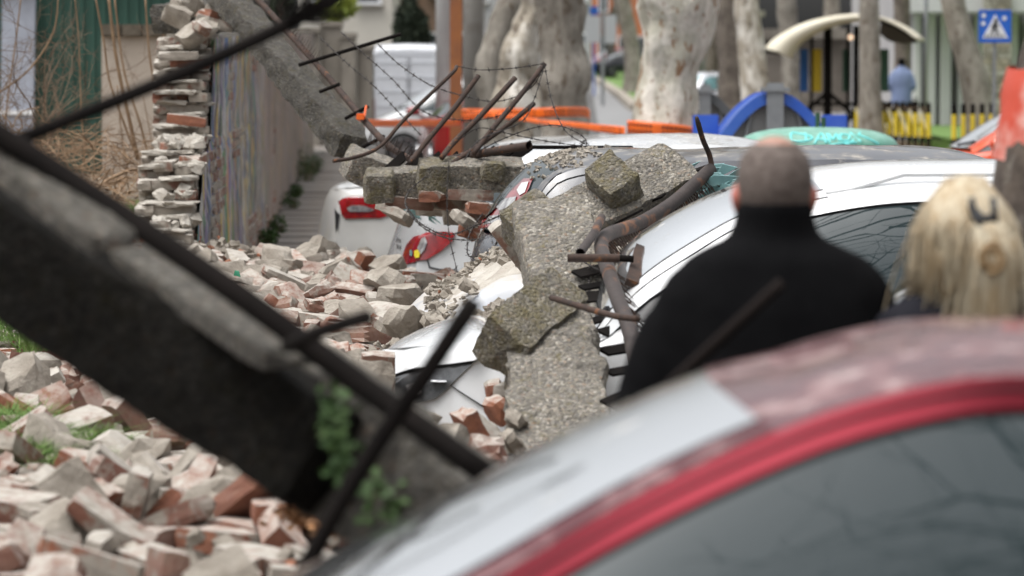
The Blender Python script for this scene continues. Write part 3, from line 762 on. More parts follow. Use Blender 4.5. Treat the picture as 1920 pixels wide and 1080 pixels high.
2 -1738 17551 574 18 -16 70 -66, 3 -777 19035 543 3 -99 -6 2, 1 -1747 15441 540 5 1 1 99, 2 -1589 14920 531 55 0 2 -82, 1 -2487 17794 605 66 7 23 -70, 0 -1028 15300 525 2 15 -98 0
3 -2142 22358 569 99 0 2 2, 5 -1404 25328 549 54 55 52 35, 4 -1704 20190 544 79 1 2 -60, 7 -1073 10008 534 56 -56 -45 39, 7 -1055 23617 542 94 -1 -3 -31, 7 -1255 12896 503 1 -13 -98 1
11 -589 21401 574 27 -71 33 54, 4 -2487 17095 531 87 1 -1 47, 3 -2021 16533 529 91 -2 -5 39, 2 -2474 18814 516 5 -18 -97 0, 5 -2320 21957 565 12 0 2 -98, 1 -1165 26103 442 88 6 25 -37
10 -1021 22550 567 41 12 -21 87, 1 -1219 13249 565 81 -11 -17 -53, 4 -940 24140 510 98 -2 0 -17, 9 -817 17653 592 3 -39 91 0, 2 -1934 21619 621 56 3 -1 -82, 3 -1864 16145 562 54 -56 43 -42
3 -816 25943 387 71 -7 6 69, 10 -1241 25482 559 98 -5 11 3, 6 -1463 25997 411 93 -9 6 31, 2 -754 16702 581 25 -14 80 -50, 0 -889 19769 543 67 1 4 73, 10 89 10678 373 12 -82 -53 14
0 -932 22438 537 89 -4 -3 43, 3 -1946 22945 581 25 -93 21 -2, 1 -1064 26493 364 54 -38 -1 74, 5 -2532 17938 570 7 -12 68 -71, 1 -1104 17659 548 31 0 2 -94, 9 -2243 19893 626 21 2 72 -65
8 -2177 15030 610 18 14 -95 -14, 4 -1083 17836 600 73 22 -27 -57, 4 -2088 19590 567 27 59 -67 -33, 4 -540 19330 557 22 -37 86 -24, 1 -1280 23101 583 80 -54 22 -9, 10 -1023 25817 424 76 -3 10 63
0 -2194 16632 553 98 2 -16 -2, 11 436 12179 283 14 3 7 98, 2 -679 20965 604 95 23 14 6, 2 -1328 20360 628 3 5 -96 22, 10 -2122 17278 543 2 -70 -70 -6, 1 -1109 20463 578 43 -89 5 4
4 -898 17815 589 22 44 -8 -86, 9 -801 11443 592 69 6 -34 -61, 9 -390 13214 593 50 76 -34 -18, 0 -1394 15066 566 1 -3 -57 81, 2 -436 18219 566 76 -10 -8 -62, 0 -2177 14858 528 20 1 2 -97
9 -1650 25510 578 65 -73 6 -15, 5 -1407 16116 580 19 -65 -18 -70, 6 -2624 22632 563 28 -70 34 54, 5 -1218 26150 367 1 -17 -97 8, 9 -1690 14399 573 13 -32 92 9, 4 -1176 19848 582 93 -28 -5 16
2 -793 11205 573 17 16 70 66, 11 -1340 18190 566 9 -46 -87 -6, 6 -117 9398 481 66 72 -18 2, 6 -1867 18336 537 24 -5 0 96, 3 -1135 21466 528 82 0 -3 55, 10 -2018 20216 564 7 76 -63 -2
8 -752 18891 621 86 13 22 -42, 3 -1297 10276 592 96 -22 9 6, 3 -504 24018 570 97 -3 -18 -9, 11 -701 17750 555 65 52 -24 -48, 3 -606 19655 530 1 -52 -84 3, 9 -1054 13563 569 4 -70 -70 -1
0 -410 12849 581 23 -46 -84 -1, 5 -1779 25798 467 90 -11 6 40, 2 -1119 14664 604 12 -44 -88 -4, 6 -1933 21070 536 0 -63 77 -1, 10 -731 15626 597 12 -63 73 -17, 3 -173 20698 478 29 -15 6 -93
9 -1236 10480 566 54 43 24 66, 5 -3 20848 439 5 -8 -20 96, 6 -1290 16021 542 1 -77 -63 0, 0 -1129 14838 578 95 23 -5 -16, 4 -1978 22009 601 30 -55 38 66, 2 -539 16593 604 73 0 2 67
6 -1236 21154 523 9 -1 0 99, 0 -925 25771 469 97 2 17 -11, 4 -1934 19366 594 7 -81 56 8, 5 -423 19717 516 63 -5 1 -76, 5 -373 13588 580 73 -8 4 -67, 2 -2315 23679 676 9 -20 -94 -24
7 -2418 22285 564 83 -1 -2 55, 7 -1271 14764 557 20 -26 -64 68, 1 -2043 14342 524 65 -2 0 -75, 9 -1078 23471 630 74 21 -19 -59, 1 -1434 21488 530 31 -2 0 -94, 4 -1041 21351 581 3 26 -2 -95
1 -1776 18891 587 7 -16 -94 -25, 5 -582 13336 520 1 -54 83 -2, 6 -1188 17136 524 82 0 4 -55, 9 -34 24058 486 1 -5 99 -6, 8 -295 20851 580 39 -27 -57 65, 4 -669 15899 575 49 86 -4 1
3 -892 20674 577 42 20 -12 -87, 8 -1732 23112 613 1 -4 85 51, 11 -1589 16692 549 69 -22 -37 56, 4 -198 14486 470 16 -31 -92 6, 1 -529 14652 550 65 2 4 75, 0 -1973 16926 535 78 1 -1 -60
2 -2350 22046 620 80 -49 8 30, 11 -713 11964 538 96 9 -1 22, 6 -1012 22683 531 20 -6 -2 97, 4 -1475 16842 541 21 3 1 97, 9 -275 9312 528 5 38 48 77, 6 -980 11243 571 11 10 69 69
0 -170 19954 458 26 12 3 95, 2 -1058 21924 621 76 34 -44 -30, 4 -892 18774 583 27 -52 33 73, 2 -720 10679 570 17 1 0 98, 10 -1271 21467 550 34 33 -61 -61, 1 -1958 14559 520 3 -30 -94 -2
0 -2949 20141 535 95 3 -1 -29, 11 -1657 21154 532 11 -28 -94 -5, 5 -1484 26246 359 5 40 -90 9, 2 -425 11840 524 85 4 6 50, 1 -1767 26168 375 91 -10 -6 -37, 0 -1140 22903 583 49 -5 -22 -83
2 -2422 16940 556 77 13 -7 61, 0 -2933 19920 527 98 -1 -2 15, 4 -939 25138 561 88 -41 7 16, 3 -1592 14528 518 5 99 -6 4, 4 -1266 23815 603 33 9 -66 66, 10 -2370 18740 586 24 66 -69 -9
0 -946 11422 607 65 -37 -48 43, 10 -1230 22600 512 0 -33 -92 -13, 3 -1114 9896 514 17 -4 -1 97, 11 120 10087 357 63 64 37 18, 5 -1401 21157 617 4 -92 35 -10, 0 -1069 9170 569 6 -5 70 -69
1 -1422 26455 314 10 72 -67 6, 11 -2356 18322 515 19 8 97 -4, 5 -1175 15393 550 4 94 8 -29, 7 -1306 22133 520 7 74 2 -66, 3 -957 23566 636 88 -11 41 18, 0 -255 11148 543 50 79 -19 -28
8 -876 26247 429 60 4 34 71, 0 -1153 10906 576 23 79 -54 -14, 4 -1623 25768 465 8 57 -80 7, 0 -2295 16417 577 11 -44 83 28, 11 -1854 14393 529 64 -10 74 9, 1 -1087 17418 532 23 2 -3 96
1 -2172 21903 612 24 49 -83 4, 11 -128 14168 435 24 66 -69 -12, 11 -2270 20893 549 53 -12 -39 73, 7 -1643 13268 544 97 1 5 17, 4 -881 18079 552 0 -99 -7 3, 7 -1129 11106 541 67 0 0 73
8 -531 18900 583 68 14 -23 -67, 1 -481 16949 541 5 12 70 69, 3 -869 22008 595 72 -8 -16 -65, 1 190 13768 319 13 87 -43 -16, 2 -1636 18113 559 28 3 0 -95, 1 -1351 23962 559 91 7 9 36
0 -1169 8629 575 36 32 -59 -63, 5 -1080 18243 622 58 -5 14 -79, 8 16 13944 417 23 -19 1 -94, 4 -471 9574 527 75 4 5 64, 6 -1215 15609 553 68 8 72 -2, 11 -1442 20203 544 9 51 -84 4
11 -1370 18772 577 11 -7 -70 69, 4 -1863 20218 581 62 69 28 21, 6 -492 19847 521 0 -93 -34 5, 0 422 13528 234 8 20 3 97, 6 -1367 12903 514 1 -99 8 4, 5 -1644 13823 555 45 -53 -57 42
5 -184 10202 460 36 16 5 91, 5 -2737 21640 545 85 3 0 -50, 11 -1449 12561 524 12 85 -22 45, 11 -567 23320 549 8 -98 12 -2, 4 -122 20519 456 16 15 -97 -2, 4 -938 23013 565 11 32 -92 16
6 -715 15463 545 58 -42 -41 -55, 3 -1491 14917 584 88 -4 19 -41, 3 -1738 19286 632 26 53 70 38, 3 -1930 17433 537 4 69 -71 -2, 7 -849 15340 531 35 30 -60 -63, 3 -825 23605 583 72 -38 23 -51
3 -1514 16086 571 47 -49 -54 48, 9 -1435 12715 561 26 -43 68 -52, 7 -967 14728 571 58 -32 69 26, 4 -1036 19129 561 4 -79 -59 4, 5 -1329 24856 559 29 -13 1 -94, 2 -104 10848 452 17 -55 -79 13
2 -963 25425 474 5 92 -36 4, 0 -2180 15844 550 92 -7 18 -30, 4 -434 19973 510 0 -92 36 4, 6 -1885 15968 592 40 -78 -3 -45, 8 -1926 14983 571 11 -1 2 -98, 4 153 10302 340 12 56 -80 -8
2 -1794 14033 596 17 -74 -63 -10, 4 -1245 12141 537 39 5 89 20, 8 -2375 21057 605 71 -9 12 67, 11 -1104 9582 537 25 65 26 -65, 0 -1343 22419 657 10 -21 5 -96, 8 -1113 16884 596 14 4 35 91
8 -834 19367 612 67 -68 -13 22, 10 -1559 21864 553 60 -62 -32 36, 0 -2333 17845 543 61 -1 2 78, 7 -1270 11786 514 51 48 64 -28, 4 -2305 20218 603 91 34 16 5, 0 -791 16467 531 3 95 -26 3
5 61 9981 377 93 -6 14 -31, 3 -1050 25588 560 97 -11 -15 -2, 0 -830 22208 553 0 -6 -99 3, 3 -1286 26531 298 75 -9 -5 -64, 8 -576 20754 647 89 5 -4 42, 11 -1115 14158 570 24 -13 -65 69
5 -1566 24683 661 14 -47 -85 12, 5 -959 26402 341 43 -55 43 55, 7 -700 12278 563 72 68 1 5, 4 -1389 26168 404 35 -87 -30 10, 1 -1587 21203 579 82 -7 17 52, 11 -623 12474 552 0 -97 -18 -10
1 -1097 18647 620 12 70 64 -25, 4 -1562 24142 646 90 13 16 36, 0 -1291 9562 618 63 -23 -16 71, 1 -1177 9361 599 3 74 66 -3, 2 -1508 19650 545 57 2 -3 -81, 10 -2092 16749 540 84 2 0 52
4 -2910 21358 530 0 -84 -52 0, 7 -903 26171 346 94 -6 3 31, 4 -1363 24606 583 89 -9 15 -39, 8 -775 19713 641 7 -5 -4 -99, 10 -1050 23752 624 51 1 6 85, 6 -1648 21448 584 95 26 -13 1
1 -2008 23095 564 98 3 3 -9, 3 -383 13754 505 0 11 1 98, 3 -1213 9625 575 34 23 -9 -90, 10 -1529 11808 513 4 -1 3 99, 5 -1059 15937 574 52 18 45 69, 10 -1594 21034 539 16 66 -72 -4
5 -1266 22777 535 75 -20 58 18, 10 -1617 21550 550 6 -52 -80 -25, 3 -594 17180 519 63 2 -2 76, 3 -2177 18978 677 22 5 15 95, 11 -856 10058 545 28 -2 43 85, 5 -1199 24752 606 64 2 -4 -75
3 -1575 23226 638 56 57 -35 -46, 9 -2228 16130 542 20 2 1 -97, 11 -1575 14648 520 63 -26 17 -70, 6 -1459 24055 599 87 11 13 45, 2 -1488 25907 513 6 -22 50 82, 9 -487 19230 679 8 33 -70 61
11 -1089 14058 565 58 60 -36 -40, 6 -1405 25738 478 60 2 78 -13, 1 -892 24631 516 3 -3 -3 99, 5 -1030 12613 520 72 -5 -2 68, 6 -1450 11970 587 58 -16 -7 -78, 4 -445 10881 602 75 -14 -62 -11
5 -476 11336 614 3 96 -24 -4, 6 -686 24337 548 67 60 -30 -28, 10 -633 11214 577 60 19 -74 16, 3 -744 13186 514 2 93 34 3, 3 -596 13587 619 32 38 -63 -58, 11 -1532 21717 534 41 31 -30 -79
3 -791 10542 567 31 0 0 94, 5 -756 14404 575 3 -42 -90 1, 1 -992 21074 528 83 3 -3 -53, 6 -982 17163 516 1 -16 -98 -2, 2 -2190 18268 595 70 -1 -5 -70, 9 -1124 22450 588 23 -68 21 65
0 -544 11762 606 3 23 -96 1, 5 -505 15284 553 61 -57 -36 40, 11 -540 11036 555 87 43 6 -19, 6 -545 19749 583 44 -29 0 -84, 1 -1760 17199 538 65 -1 0 75, 10 -2064 16208 530 8 4 4 -98
1 -852 16072 537 32 2 1 -94, 1 -1406 16686 538 7 -3 -2 -99, 1 -1387 13190 553 46 53 51 47, 3 -662 23701 546 27 -1 3 95, 2 -1334 23540 548 85 3 -1 51, 8 -1870 19614 625 27 -23 6 -92
5 -1976 16858 608 84 -1 -4 53, 1 -2081 15916 572 25 32 -90 2, 10 -821 22344 557 18 0 -95 -21, 4 -1387 11423 609 55 1 23 -79, 2 -1704 18382 553 83 -2 -3 54, 4 -1005 11134 569 38 8 90 -12
5 -2064 19255 655 2 -24 -28 -92, 3 -1624 15694 584 67 13 15 -70, 2 -1479 24939 620 32 -80 -41 26, 4 -2276 19224 587 12 -1 -2 -98, 11 -1256 23462 609 87 45 6 -10, 10 -2018 13586 583 9 -18 87 42
5 -2406 18526 503 10 3 1 98, 8 -1465 23941 698 77 -2 11 -61, 1 -1384 22747 563 25 -41 -86 12, 11 -2052 19359 583 66 47 20 53, 6 -583 20614 538 2 0 99 3, 2 -1944 13690 599 18 11 48 -84
4 -1108 15790 622 4 -19 10 97, 5 -2159 22135 567 83 2 1 53, 7 -1046 13359 510 57 1 1 -81, 11 -1674 13127 568 71 28 -55 30, 5 -1764 15999 573 39 57 -37 60, 11 -700 16793 514 91 32 2 -21
11 -1210 20353 539 10 -27 -95 -2, 1 -960 13967 558 16 0 4 -98, 6 -1249 18796 574 2 -22 -96 0, 5 -1243 20779 557 40 24 43 -76, 3 -2152 20210 564 80 0 2 -58, 0 -1257 24459 547 80 8 10 56
4 -1850 15719 537 87 -2 -1 47, 6 -2772 18844 548 24 -2 3 -96, 1 -1997 18992 590 4 96 24 4, 5 -1189 24199 560 80 22 -12 -52, 3 -1471 18112 638 39 5 40 -81, 3 -1334 20673 588 89 5 23 -36
2 -671 11547 564 82 -46 22 -21, 2 -1747 20667 581 14 -30 93 -8, 9 -2009 17532 650 75 38 -34 -39, 0 -536 23388 614 1 99 3 -4, 7 -2248 19055 580 2 -85 -23 44, 7 -788 13813 533 34 -3 4 -93
4 -811 26422 345 5 -91 -4 -38, 2 -1051 15579 523 1 -1 -99 1, 6 -905 13030 537 38 48 -33 71, 2 -1744 17055 606 6 -27 -95 -1, 6 -886 14762 587 29 67 28 -61, 1 -1756 19868 658 31 -19 -8 -92
3 -384 14355 525 11 51 -84 -8, 2 -2215 17140 536 21 0 -2 97, 11 -1189 20525 536 19 -4 49 84, 2 -1377 15644 607 1 -99 7 -3, 1 -1030 17045 546 90 41 6 7, 1 -252 10517 495 85 -6 15 -48
11 -1216 16520 531 46 6 9 87, 1 -1207 14266 596 71 -66 7 -15, 6 -1374 18666 575 55 2 1 -82, 0 -1548 23403 546 94 2 6 -31, 0 -1513 16533 582 32 -93 -5 9, 2 -1532 17619 621 9 92 19 -30
0 -81 23052 418 81 10 14 54, 0 -2367 23442 589 99 5 -4 -6, 4 -786 13371 523 3 79 55 -25, 3 -1311 11947 559 81 -15 19 51, 4 -1548 13876 600 66 -5 -2 74, 6 -997 13327 575 73 8 -1 67
11 -1535 20470 539 3 98 -2 10, 4 -709 9853 561 92 6 22 29, 4 -2306 15925 507 26 0 -1 -96, 10 -2012 19438 536 93 -1 -2 35, 7 -1279 15399 525 3 91 -38 -1, 1 -1677 21670 576 63 64 31 27
2 -664 15341 598 1 5 99 -4, 0 -1169 26636 325 15 70 -64 24, 3 -1399 27610 101 0 16 98 -7, 10 -1971 26537 304 45 44 -76 -12, 4 -432 18546 560 9 38 -17 -89, 2 -711 15967 620 26 55 -68 37
4 -1279 9825 602 32 -42 -10 -83, 8 -19 11115 448 78 -15 17 -57, 6 -727 10049 549 85 2 1 51, 0 -711 21649 559 2 1 2 -99, 11 -474 20442 527 45 34 -25 -77, 7 -418 18874 532 31 0 94 -10
3 -1243 13427 561 90 -24 -2 34, 3 -2402 21418 556 97 -15 3 -14, 1 -1977 16143 591 28 -54 -78 7, 1 -549 19522 613 47 -80 -34 -2, 5 -1554 15440 561 33 38 -85 -9, 4 -969 12004 610 17 -16 92 29
7 -1866 23612 626 22 -70 28 61, 7 -915 13434 513 92 2 0 -37, 11 -1669 20588 539 3 99 1 9, 2 -954 9636 531 96 0 -4 -22, 2 -1284 26263 410 13 20 36 -89, 11 -921 9276 534 74 0 0 66
1 -1184 8749 580 62 65 30 27, 8 -857 10994 610 76 8 -35 -53, 3 -1842 21414 573 68 66 19 21, 6 -2054 22255 596 70 -70 -2 9, 8 -1584 19397 606 50 -61 -42 42, 0 -1009 15775 546 42 -8 22 -86
2 -2178 15552 527 95 -1 -3 -29, 1 -790 18191 590 38 -4 -24 88, 4 -1848 18200 566 6 11 85 -49, 7 -994 19174 698 6 19 -97 -1, 10 -1263 12757 517 60 2 4 78, 2 -1465 13961 572 13 27 82 47
6 -2057 22498 577 19 5 -97 10, 1 -422 19175 529 70 3 4 70, 10 -1398 21105 530 1 79 58 9, 11 -1430 10369 509 70 7 -5 -70, 2 -1874 22413 552 6 6 -1 99, 1 -580 12681 613 32 -17 22 90
4 -1923 25370 593 72 -9 11 66, 8 -1894 23342 641 29 -10 87 35, 11 -638 18079 554 48 -49 39 -59, 1 -1289 25679 491 70 -10 23 65, 2 -1259 9305 536 94 -4 0 -31, 4 -1132 25593 451 72 -4 7 67
0 -819 21063 578 11 -38 -90 -8, 0 -1264 11410 527 75 -2 -2 -65, 5 -1587 11766 614 72 -31 -31 53, 0 -1354 11629 545 70 65 18 19, 2 -1088 24472 593 56 -45 7 67, 7 -1138 21057 520 5 -18 97 -3
2 -676 15320 524 98 -1 -1 -12, 9 -1541 16993 584 3 -92 -36 3, 10 -1140 25406 499 25 -34 61 -66, 6 -183 23138 480 0 -74 63 -17, 3 -2366 18989 511 97 2 2 19, 2 -1685 14682 555 56 -8 -11 -80
6 -1648 13633 561 82 -5 -53 17, 2 -1475 11249 537 66 -2 3 74, 6 -1573 22194 558 71 57 -26 28, 3 66 11932 337 4 94 -23 -20, 11 -708 24160 517 62 43 -22 -60, 0 -1280 23714 631 22 -7 -42 86
0 -1249 18299 609 67 -22 -16 68, 6 -1621 26036 438 88 27 -24 -27, 1 -2472 23657 593 8 -86 48 -5, 4 -1341 12070 621 96 9 17 -12, 4 -1940 19177 614 9 -75 58 -27, 10 -1517 11674 588 75 1 -1 -64
3 -1285 19488 564 94 -2 -1 31, 11 -1917 12816 556 10 19 -97 -3, 3 -1421 16714 609 19 3 3 97, 4 -1940 25713 495 97 -13 3 17, 2 -2053 17546 544 76 2 1 63, 4 -1124 12834 507 1 -29 94 -7
4 -1095 22825 523 1 78 61 4, 11 -1375 10776 532 12 -1 -1 98, 5 -1830 19234 597 50 -61 53 -28, 9 -1971 20702 580 84 51 -9 8, 10 -1515 18869 576 3 76 -63 5, 11 -1993 20051 552 3 17 -44 87
4 -480 20281 519 83 0 4 -54, 11 -1038 10944 550 5 -59 -79 -7, 2 -1995 17993 537 29 -2 2 95, 8 -1210 12353 573 72 13 -49 -44, 1 251 11807 287 4 46 -88 -1, 5 -1823 12380 558 26 56 33 -70
1 -1361 15349 562 38 -12 -31 85, 3 -1305 25498 479 30 3 9 94, 7 -1146 19749 556 1 66 74 -9, 3 -1457 19084 623 14 -75 61 16, 0 -812 17188 553 15 -8 -98 -2, 2 -817 16849 623 79 17 5 57
1 -903 21304 539 92 4 -5 -37, 6 87 14516 359 71 14 15 66, 6 -896 24470 539 41 18 -47 -75, 2 -1099 10432 617 12 -94 7 29, 8 -768 16307 630 1 32 14 92, 8 -143 8878 482 18 -17 1 -96
11 -1820 25473 555 15 92 33 2, 1 -470 9435 562 1 -10 71 -68, 4 -1581 23062 555 7 4 -62 -76, 5 -1152 24630 555 19 17 30 91, 9 -2001 23665 681 68 61 5 39, 11 -1749 21696 548 24 -29 63 -66
11 -1161 24749 531 67 -70 18 -12, 3 -1249 8806 652 70 24 60 -27, 0 -2239 19162 514 2 1 -1 99, 1 -2602 19584 549 12 -78 59 -10, 6 -974 21927 579 61 53 -41 -40, 3 -922 15525 621 2 6 27 -95
1 -2209 19743 638 98 3 -11 9, 8 -774 14967 567 1 42 -89 1, 1 -1075 18469 552 99 1 5 7, 1 -1803 12881 593 35 -88 28 -6, 10 -1359 12489 525 23 -22 -68 65, 3 -1055 24818 647 3 -35 -90 -20
4 -1673 23291 576 55 -52 -48 42, 10 -292 11495 512 65 -13 8 -73, 2 -1880 14287 555 17 19 1 96, 11 -452 9370 527 14 5 -65 -73, 1 -1149 25924 474 37 87 18 24, 6 -1300 22009 522 97 -1 -1 -19
10 -1211 14077 560 1 98 -9 10, 4 -2102 16937 563 57 65 -35 -33, 0 -375 23964 520 10 65 -74 -4, 10 -1374 14738 625 57 -53 38 -48, 11 -1342 16546 541 42 39 57 57, 1 -636 18471 581 7 92 29 -19
1 -1290 14632 547 93 1 -6 -33, 3 -1067 17369 598 4 1 6 -99, 4 -703 19922 525 99 -1 3 3, 3 -1451 25458 584 3 90 38 -13, 1 -2283 15450 522 96 0 -2 -24, 0 -2147 21029 536 97 -3 1 -21
11 -770 18252 543 8 -92 35 -5, 4 -1799 26658 271 91 -8 -4 -37, 4 -1596 19005 560 22 5 -2 -96, 2 -585 10774 564 1 -18 -97 3, 4 -1442 12315 503 8 -56 -81 0, 4 -573 19376 608 20 90 25 24
6 -2027 22111 562 3 -18 -97 0, 1 -1834 20116 624 82 22 29 -41, 4 -1362 12164 531 40 39 57 58, 4 -2432 18334 593 6 -48 84 20, 3 -590 15795 565 16 21 -66 -69, 7 -1110 16218 537 92 -1 -1 -37
3 -649 19919 589 96 -1 12 23, 8 -767 24253 633 30 -74 57 -13, 0 -954 9009 573 57 -62 -37 36, 0 -676 19073 666 6 39 88 23, 4 -1769 16911 545 85 0 -1 -52, 4 -1221 10196 519 2 88 44 -6
1 -2377 20309 597 26 -4 25 -92, 6 -689 11052 554 74 -4 2 65, 4 -1358 20484 540 11 0 2 98, 4 -1470 23277 602 49 4 -5 86, 0 -1435 19681 616 90 -3 6 -42, 5 -973 25619 446 98 -7 6 -6
5 -1911 15822 584 20 63 72 15, 4 -300 9715 495 33 10 4 93, 9 -988 16184 604 35 61 57 41, 3 -1044 9430 646 5 98 -2 -14, 3 -1101 24297 515 6 -55 -82 5, 2 -986 26103 390 34 -22 -21 88
0 -473 23769 538 46 3 4 87
'''

# ------------------------------------------------------------ ground
def gz(y):
    return lin([(-60, 0), (20, 0), (32, .16), (48, .26), (70, .38), (100, .62), (150, 1.15), (250, 2.0), (420, 2.8)], y)


def wallx(y):
    return -2.1 - .037 * (y - 27)


def heapz(x, y):
    a = 1 - sst(-.55, 1.0, x)
    fy = 1 - sst(24.5, 28.5, y)
    h = .50 * a * fy + .22 * math.exp(-((x + 2.0) ** 2) / .25 - ((y - 24.6) ** 2) / 1.2)
    h += .07 * noise.noise(Vector((x * 1.1, y * .8, 3))) * fy
    h *= sst(7.0, 8.2, y)
    return max(h, -.02)


def sheet(name, xs, ys, zf, m, kind=True):
    g = G()
    g.grid([[Vector((x(y) if callable(x) else x, y, zf((x(y) if callable(x) else x), y))) for x in xs] for y in ys])
    o = g.build(name, m, smooth=True)
    if kind:
        struct(o)
    return o


YS = [-60, -20, 0, 10, 20, 26, 32, 40, 48, 58, 70, 85, 100, 125, 150, 200, 250, 330, 420]
sheet('ground', [-220, -60, -20, -5, 0, 5, 20, 60, 220], YS, lambda x, y: gz(y) - .03, M_asphalt)
# pavement between the wall and the parked cars, laid as slabs
pv = sheet('pavement', [lambda y: wallx(y) - .1, lambda y: wallx(y) + .75, lambda y: wallx(y) + 1.7], [20, 26, 32, 40, 48, 58, 70, 85], lambda x, y: gz(y) + .07, M_walk)
sg = G()
sg.box((0, 0, 0), (1.36, .60, .05))
slab_me = None
y = 26.5
while y < 62:
    for k in range(1):
        x = wallx(y) + .72 + random.uniform(-.01, .01)
        if slab_me is None:
            o = sg.build('paving_slab', M_walk, pv, world=False, bevel=.008)
            slab_me = o.data
        else:
            o = shared('paving_slab', slab_me, pv)
        o.location = (x, y, gz(y) + .065 + random.uniform(-.004, .012))
        o.rotation_euler = (random.uniform(-.006, .006) + .006, random.uniform(-.006, .006), -.037)
    y += .645
g = G()
for i in range(60):
    yy = 20 + i
    g.bar((wallx(yy) + 1.76, yy, gz(yy) + .03), (wallx(yy + 1) + 1.76, yy + .985, gz(yy + 1) + .03), .12, .15)
struct(g.build('kerb', M_pale))
# road and verge far off
sheet('road', [lambda y: .018 * y + .45, lambda y: .055 * y + 3.2 if y < 90 else .055 * y + 4], [45, 58, 70, 85, 100, 125, 150, 200, 250], lambda x, y: gz(y) - .02, mat('worn road asphalt', (.22, .22, .22), (.18, .18, .18), .8, .8))
MG = mat('mown grass', (.085, .17, .03), (.12, .20, .05), 2.5, .95, c3=(.17, .16, .07), s3=6, m3=(.58, .7))


def verge(x, y, z):
    return gz(y) + .05 + .03 * noise.noise(Vector((x, y, 0)))


g = G()
pa = [P(1098, 150, 250), P(1120, 172, 200), P(1150, 187, 160), P(1192, 200, 120)]
rows = []
for p in cat(pa, 5):
    rows.append([Vector((p.x + k * 6, p.y + k * 1.0, gz(p.y) + (.12 if k else .0))) for k in (0, .03, 1, 3, 8)])
g.grid(rows)
struct(g.build('grass_verge', MG))
g = G()
pk = cat(pa, 5)
for a, b in zip(pk, pk[1:]):
    g.bar((a.x, a.y, gz(a.y) + .08), (b.x, b.y, gz(b.y) + .08), .35, .24)
struct(g.build('kerb', M_pale))
sheet('lawn', [9.3, 12, 16, 24], [72, 76, 80, 88, 96], lambda x, y: gz(y) + .12 - .1 * (y < 74) + .02 * noise.noise(Vector((x, y, 0))), MG)
sheet('dirt_strip', [3.2, 4.5, 6, 8, 9.2], [52, 60, 70, 84], lambda x, y: gz(y) + .03 + .06 * noise.noise(Vector((x, y, 0))), M_earth)
# grass blades on the lawn edge
g = G()
for i in range(2600):
    x = random.uniform(8.2, 11.4)
    yy = random.uniform(71, 80)
    h = random.uniform(.05, .14)
    z = gz(yy) + .05
    dx = random.uniform(-.05, .05)
    g.add([(x - .012, yy, z), (x + .012, yy, z), (x + dx, yy + .02, z + h + .06)], [(0, 1, 2)])
tag(g.build('grass', M_grass), 'bright green lawn grass behind the striped barrier posts', None, None, 'stuff')

# ------------------------------------------------------------ background walls and buildings
def wallbox(name, m, pxl, pxr, ytop, Y, depth, label, cat_, zb=None):
    a = P(pxl, ytop, Y)
    b = P(pxr, ytop, Y)
    z0 = gz(Y) - .1 if zb is None else zb
    t = thing(name, label, cat_, ((a.x + b.x) / 2, Y + depth / 2, z0))
    g = G()
    g.box(((a.x + b.x) / 2, Y + depth / 2, (a.z + z0) / 2), (b.x - a.x, depth, a.z - z0))
    g.build('wall', m, t)
    return t, a, b


M_green = mat('green painted sheet', (.018, .066, .048), (.027, .086, .063), 1.2, .6, c3=(.02, .07, .05), s3=2, m3=(.55, .75))
t, a, b = wallbox('green_shed', M_green, -420, 330, -120, 46, 5, 'dark green sheet metal shed behind the dry brambles', 'shed')
g = G()
for i in range(36):
    x = a.x + .1 + i * .22 * (b.x - a.x) / 8
    if x < b.x - .05:
        g.box((x, 45.985, (a.z) / 2), (.05, .03, a.z))
g.build('sheet_rib', M_green, t)
g = G()
g.box(((a.x + b.x) / 2, 48.5, a.z + .1), (b.x - a.x + .5, 5.6, .12))
g.build('roof', mat('roof felt', (.07, .07, .07), (.1, .1, .1)), t)
q = P(28, 0, 45.2)
t = thing('white_board', 'pale blue white panel leaning on the green shed', 'board', (q.x, 45.7, .2))
g = G()
g.box((q.x - .05, 45.75, 1.55), (.40, .06, 3.1), Euler((-.02, .02, 0)))
g.build('panel', mat('pale panel', (.36, .39, .46), (.28, .30, .35), 4, .5), t, bevel=.01)
for k in (.35, 1.5, 2.9):
    g = G()
    g.box((q.x - .05, 45.70, k), (.40, .03, .05))
    g.build('batten', M_white, t)
t, a, b = wallbox('garden_wall', mat('beige render', (.44, .38, .32), (.37, .32, .27), 2, .9, c3=(.28, .22, .17), s3=4, m3=(.6, .75)), 190, 345, 68, 39, .25, 'low beige rendered wall with a dark coping behind the reeds', 'wall')
g = G()
for i in range(4):
    wd = (b.x - a.x) / 4
    g.box((a.x + wd * (i + .5), 39.1, a.z + .06), (wd - .012, .36, .12))
g.build('coping', mat('dark coping', (.085, .07, .05), (.13, .11, .085), 9, .9, .01), t, bevel=.01)

M_conc = mat('weathered render', (.25, .225, .19), (.17, .15, .125), 1.6, .95, .01, 12, c3=(.11, .10, .085), s3=3, m3=(.55, .75), stretch=(1, 1, .4))
t = thing('concrete_wall', 'grey brown concrete panel wall beyond the end of the brick wall', 'wall', P(620, 290, 78))
for i, (x0, x1, yt, dy) in enumerate(((530, 600, 62, 0), (601, 640, 50, .2), (641, 668, 72, -.2), (669, 700, 95, 0))):
    g = G()
    a = P(x0, yt, 78)
    b = P(x1, yt, 78)
    g.box(((a.x + b.x) / 2, 78 + dy, a.z / 2 + .1), (b.x - a.x, .3, a.z - .2))
    g.build('panel', M_conc, t, bevel=.02)
    g = G()
    g.box(((a.x + b.x) / 2, 78 + dy, a.z + .05), (b.x - a.x + .06, .42, .12))
    g.build('coping', M_conc, t, bevel=.02)


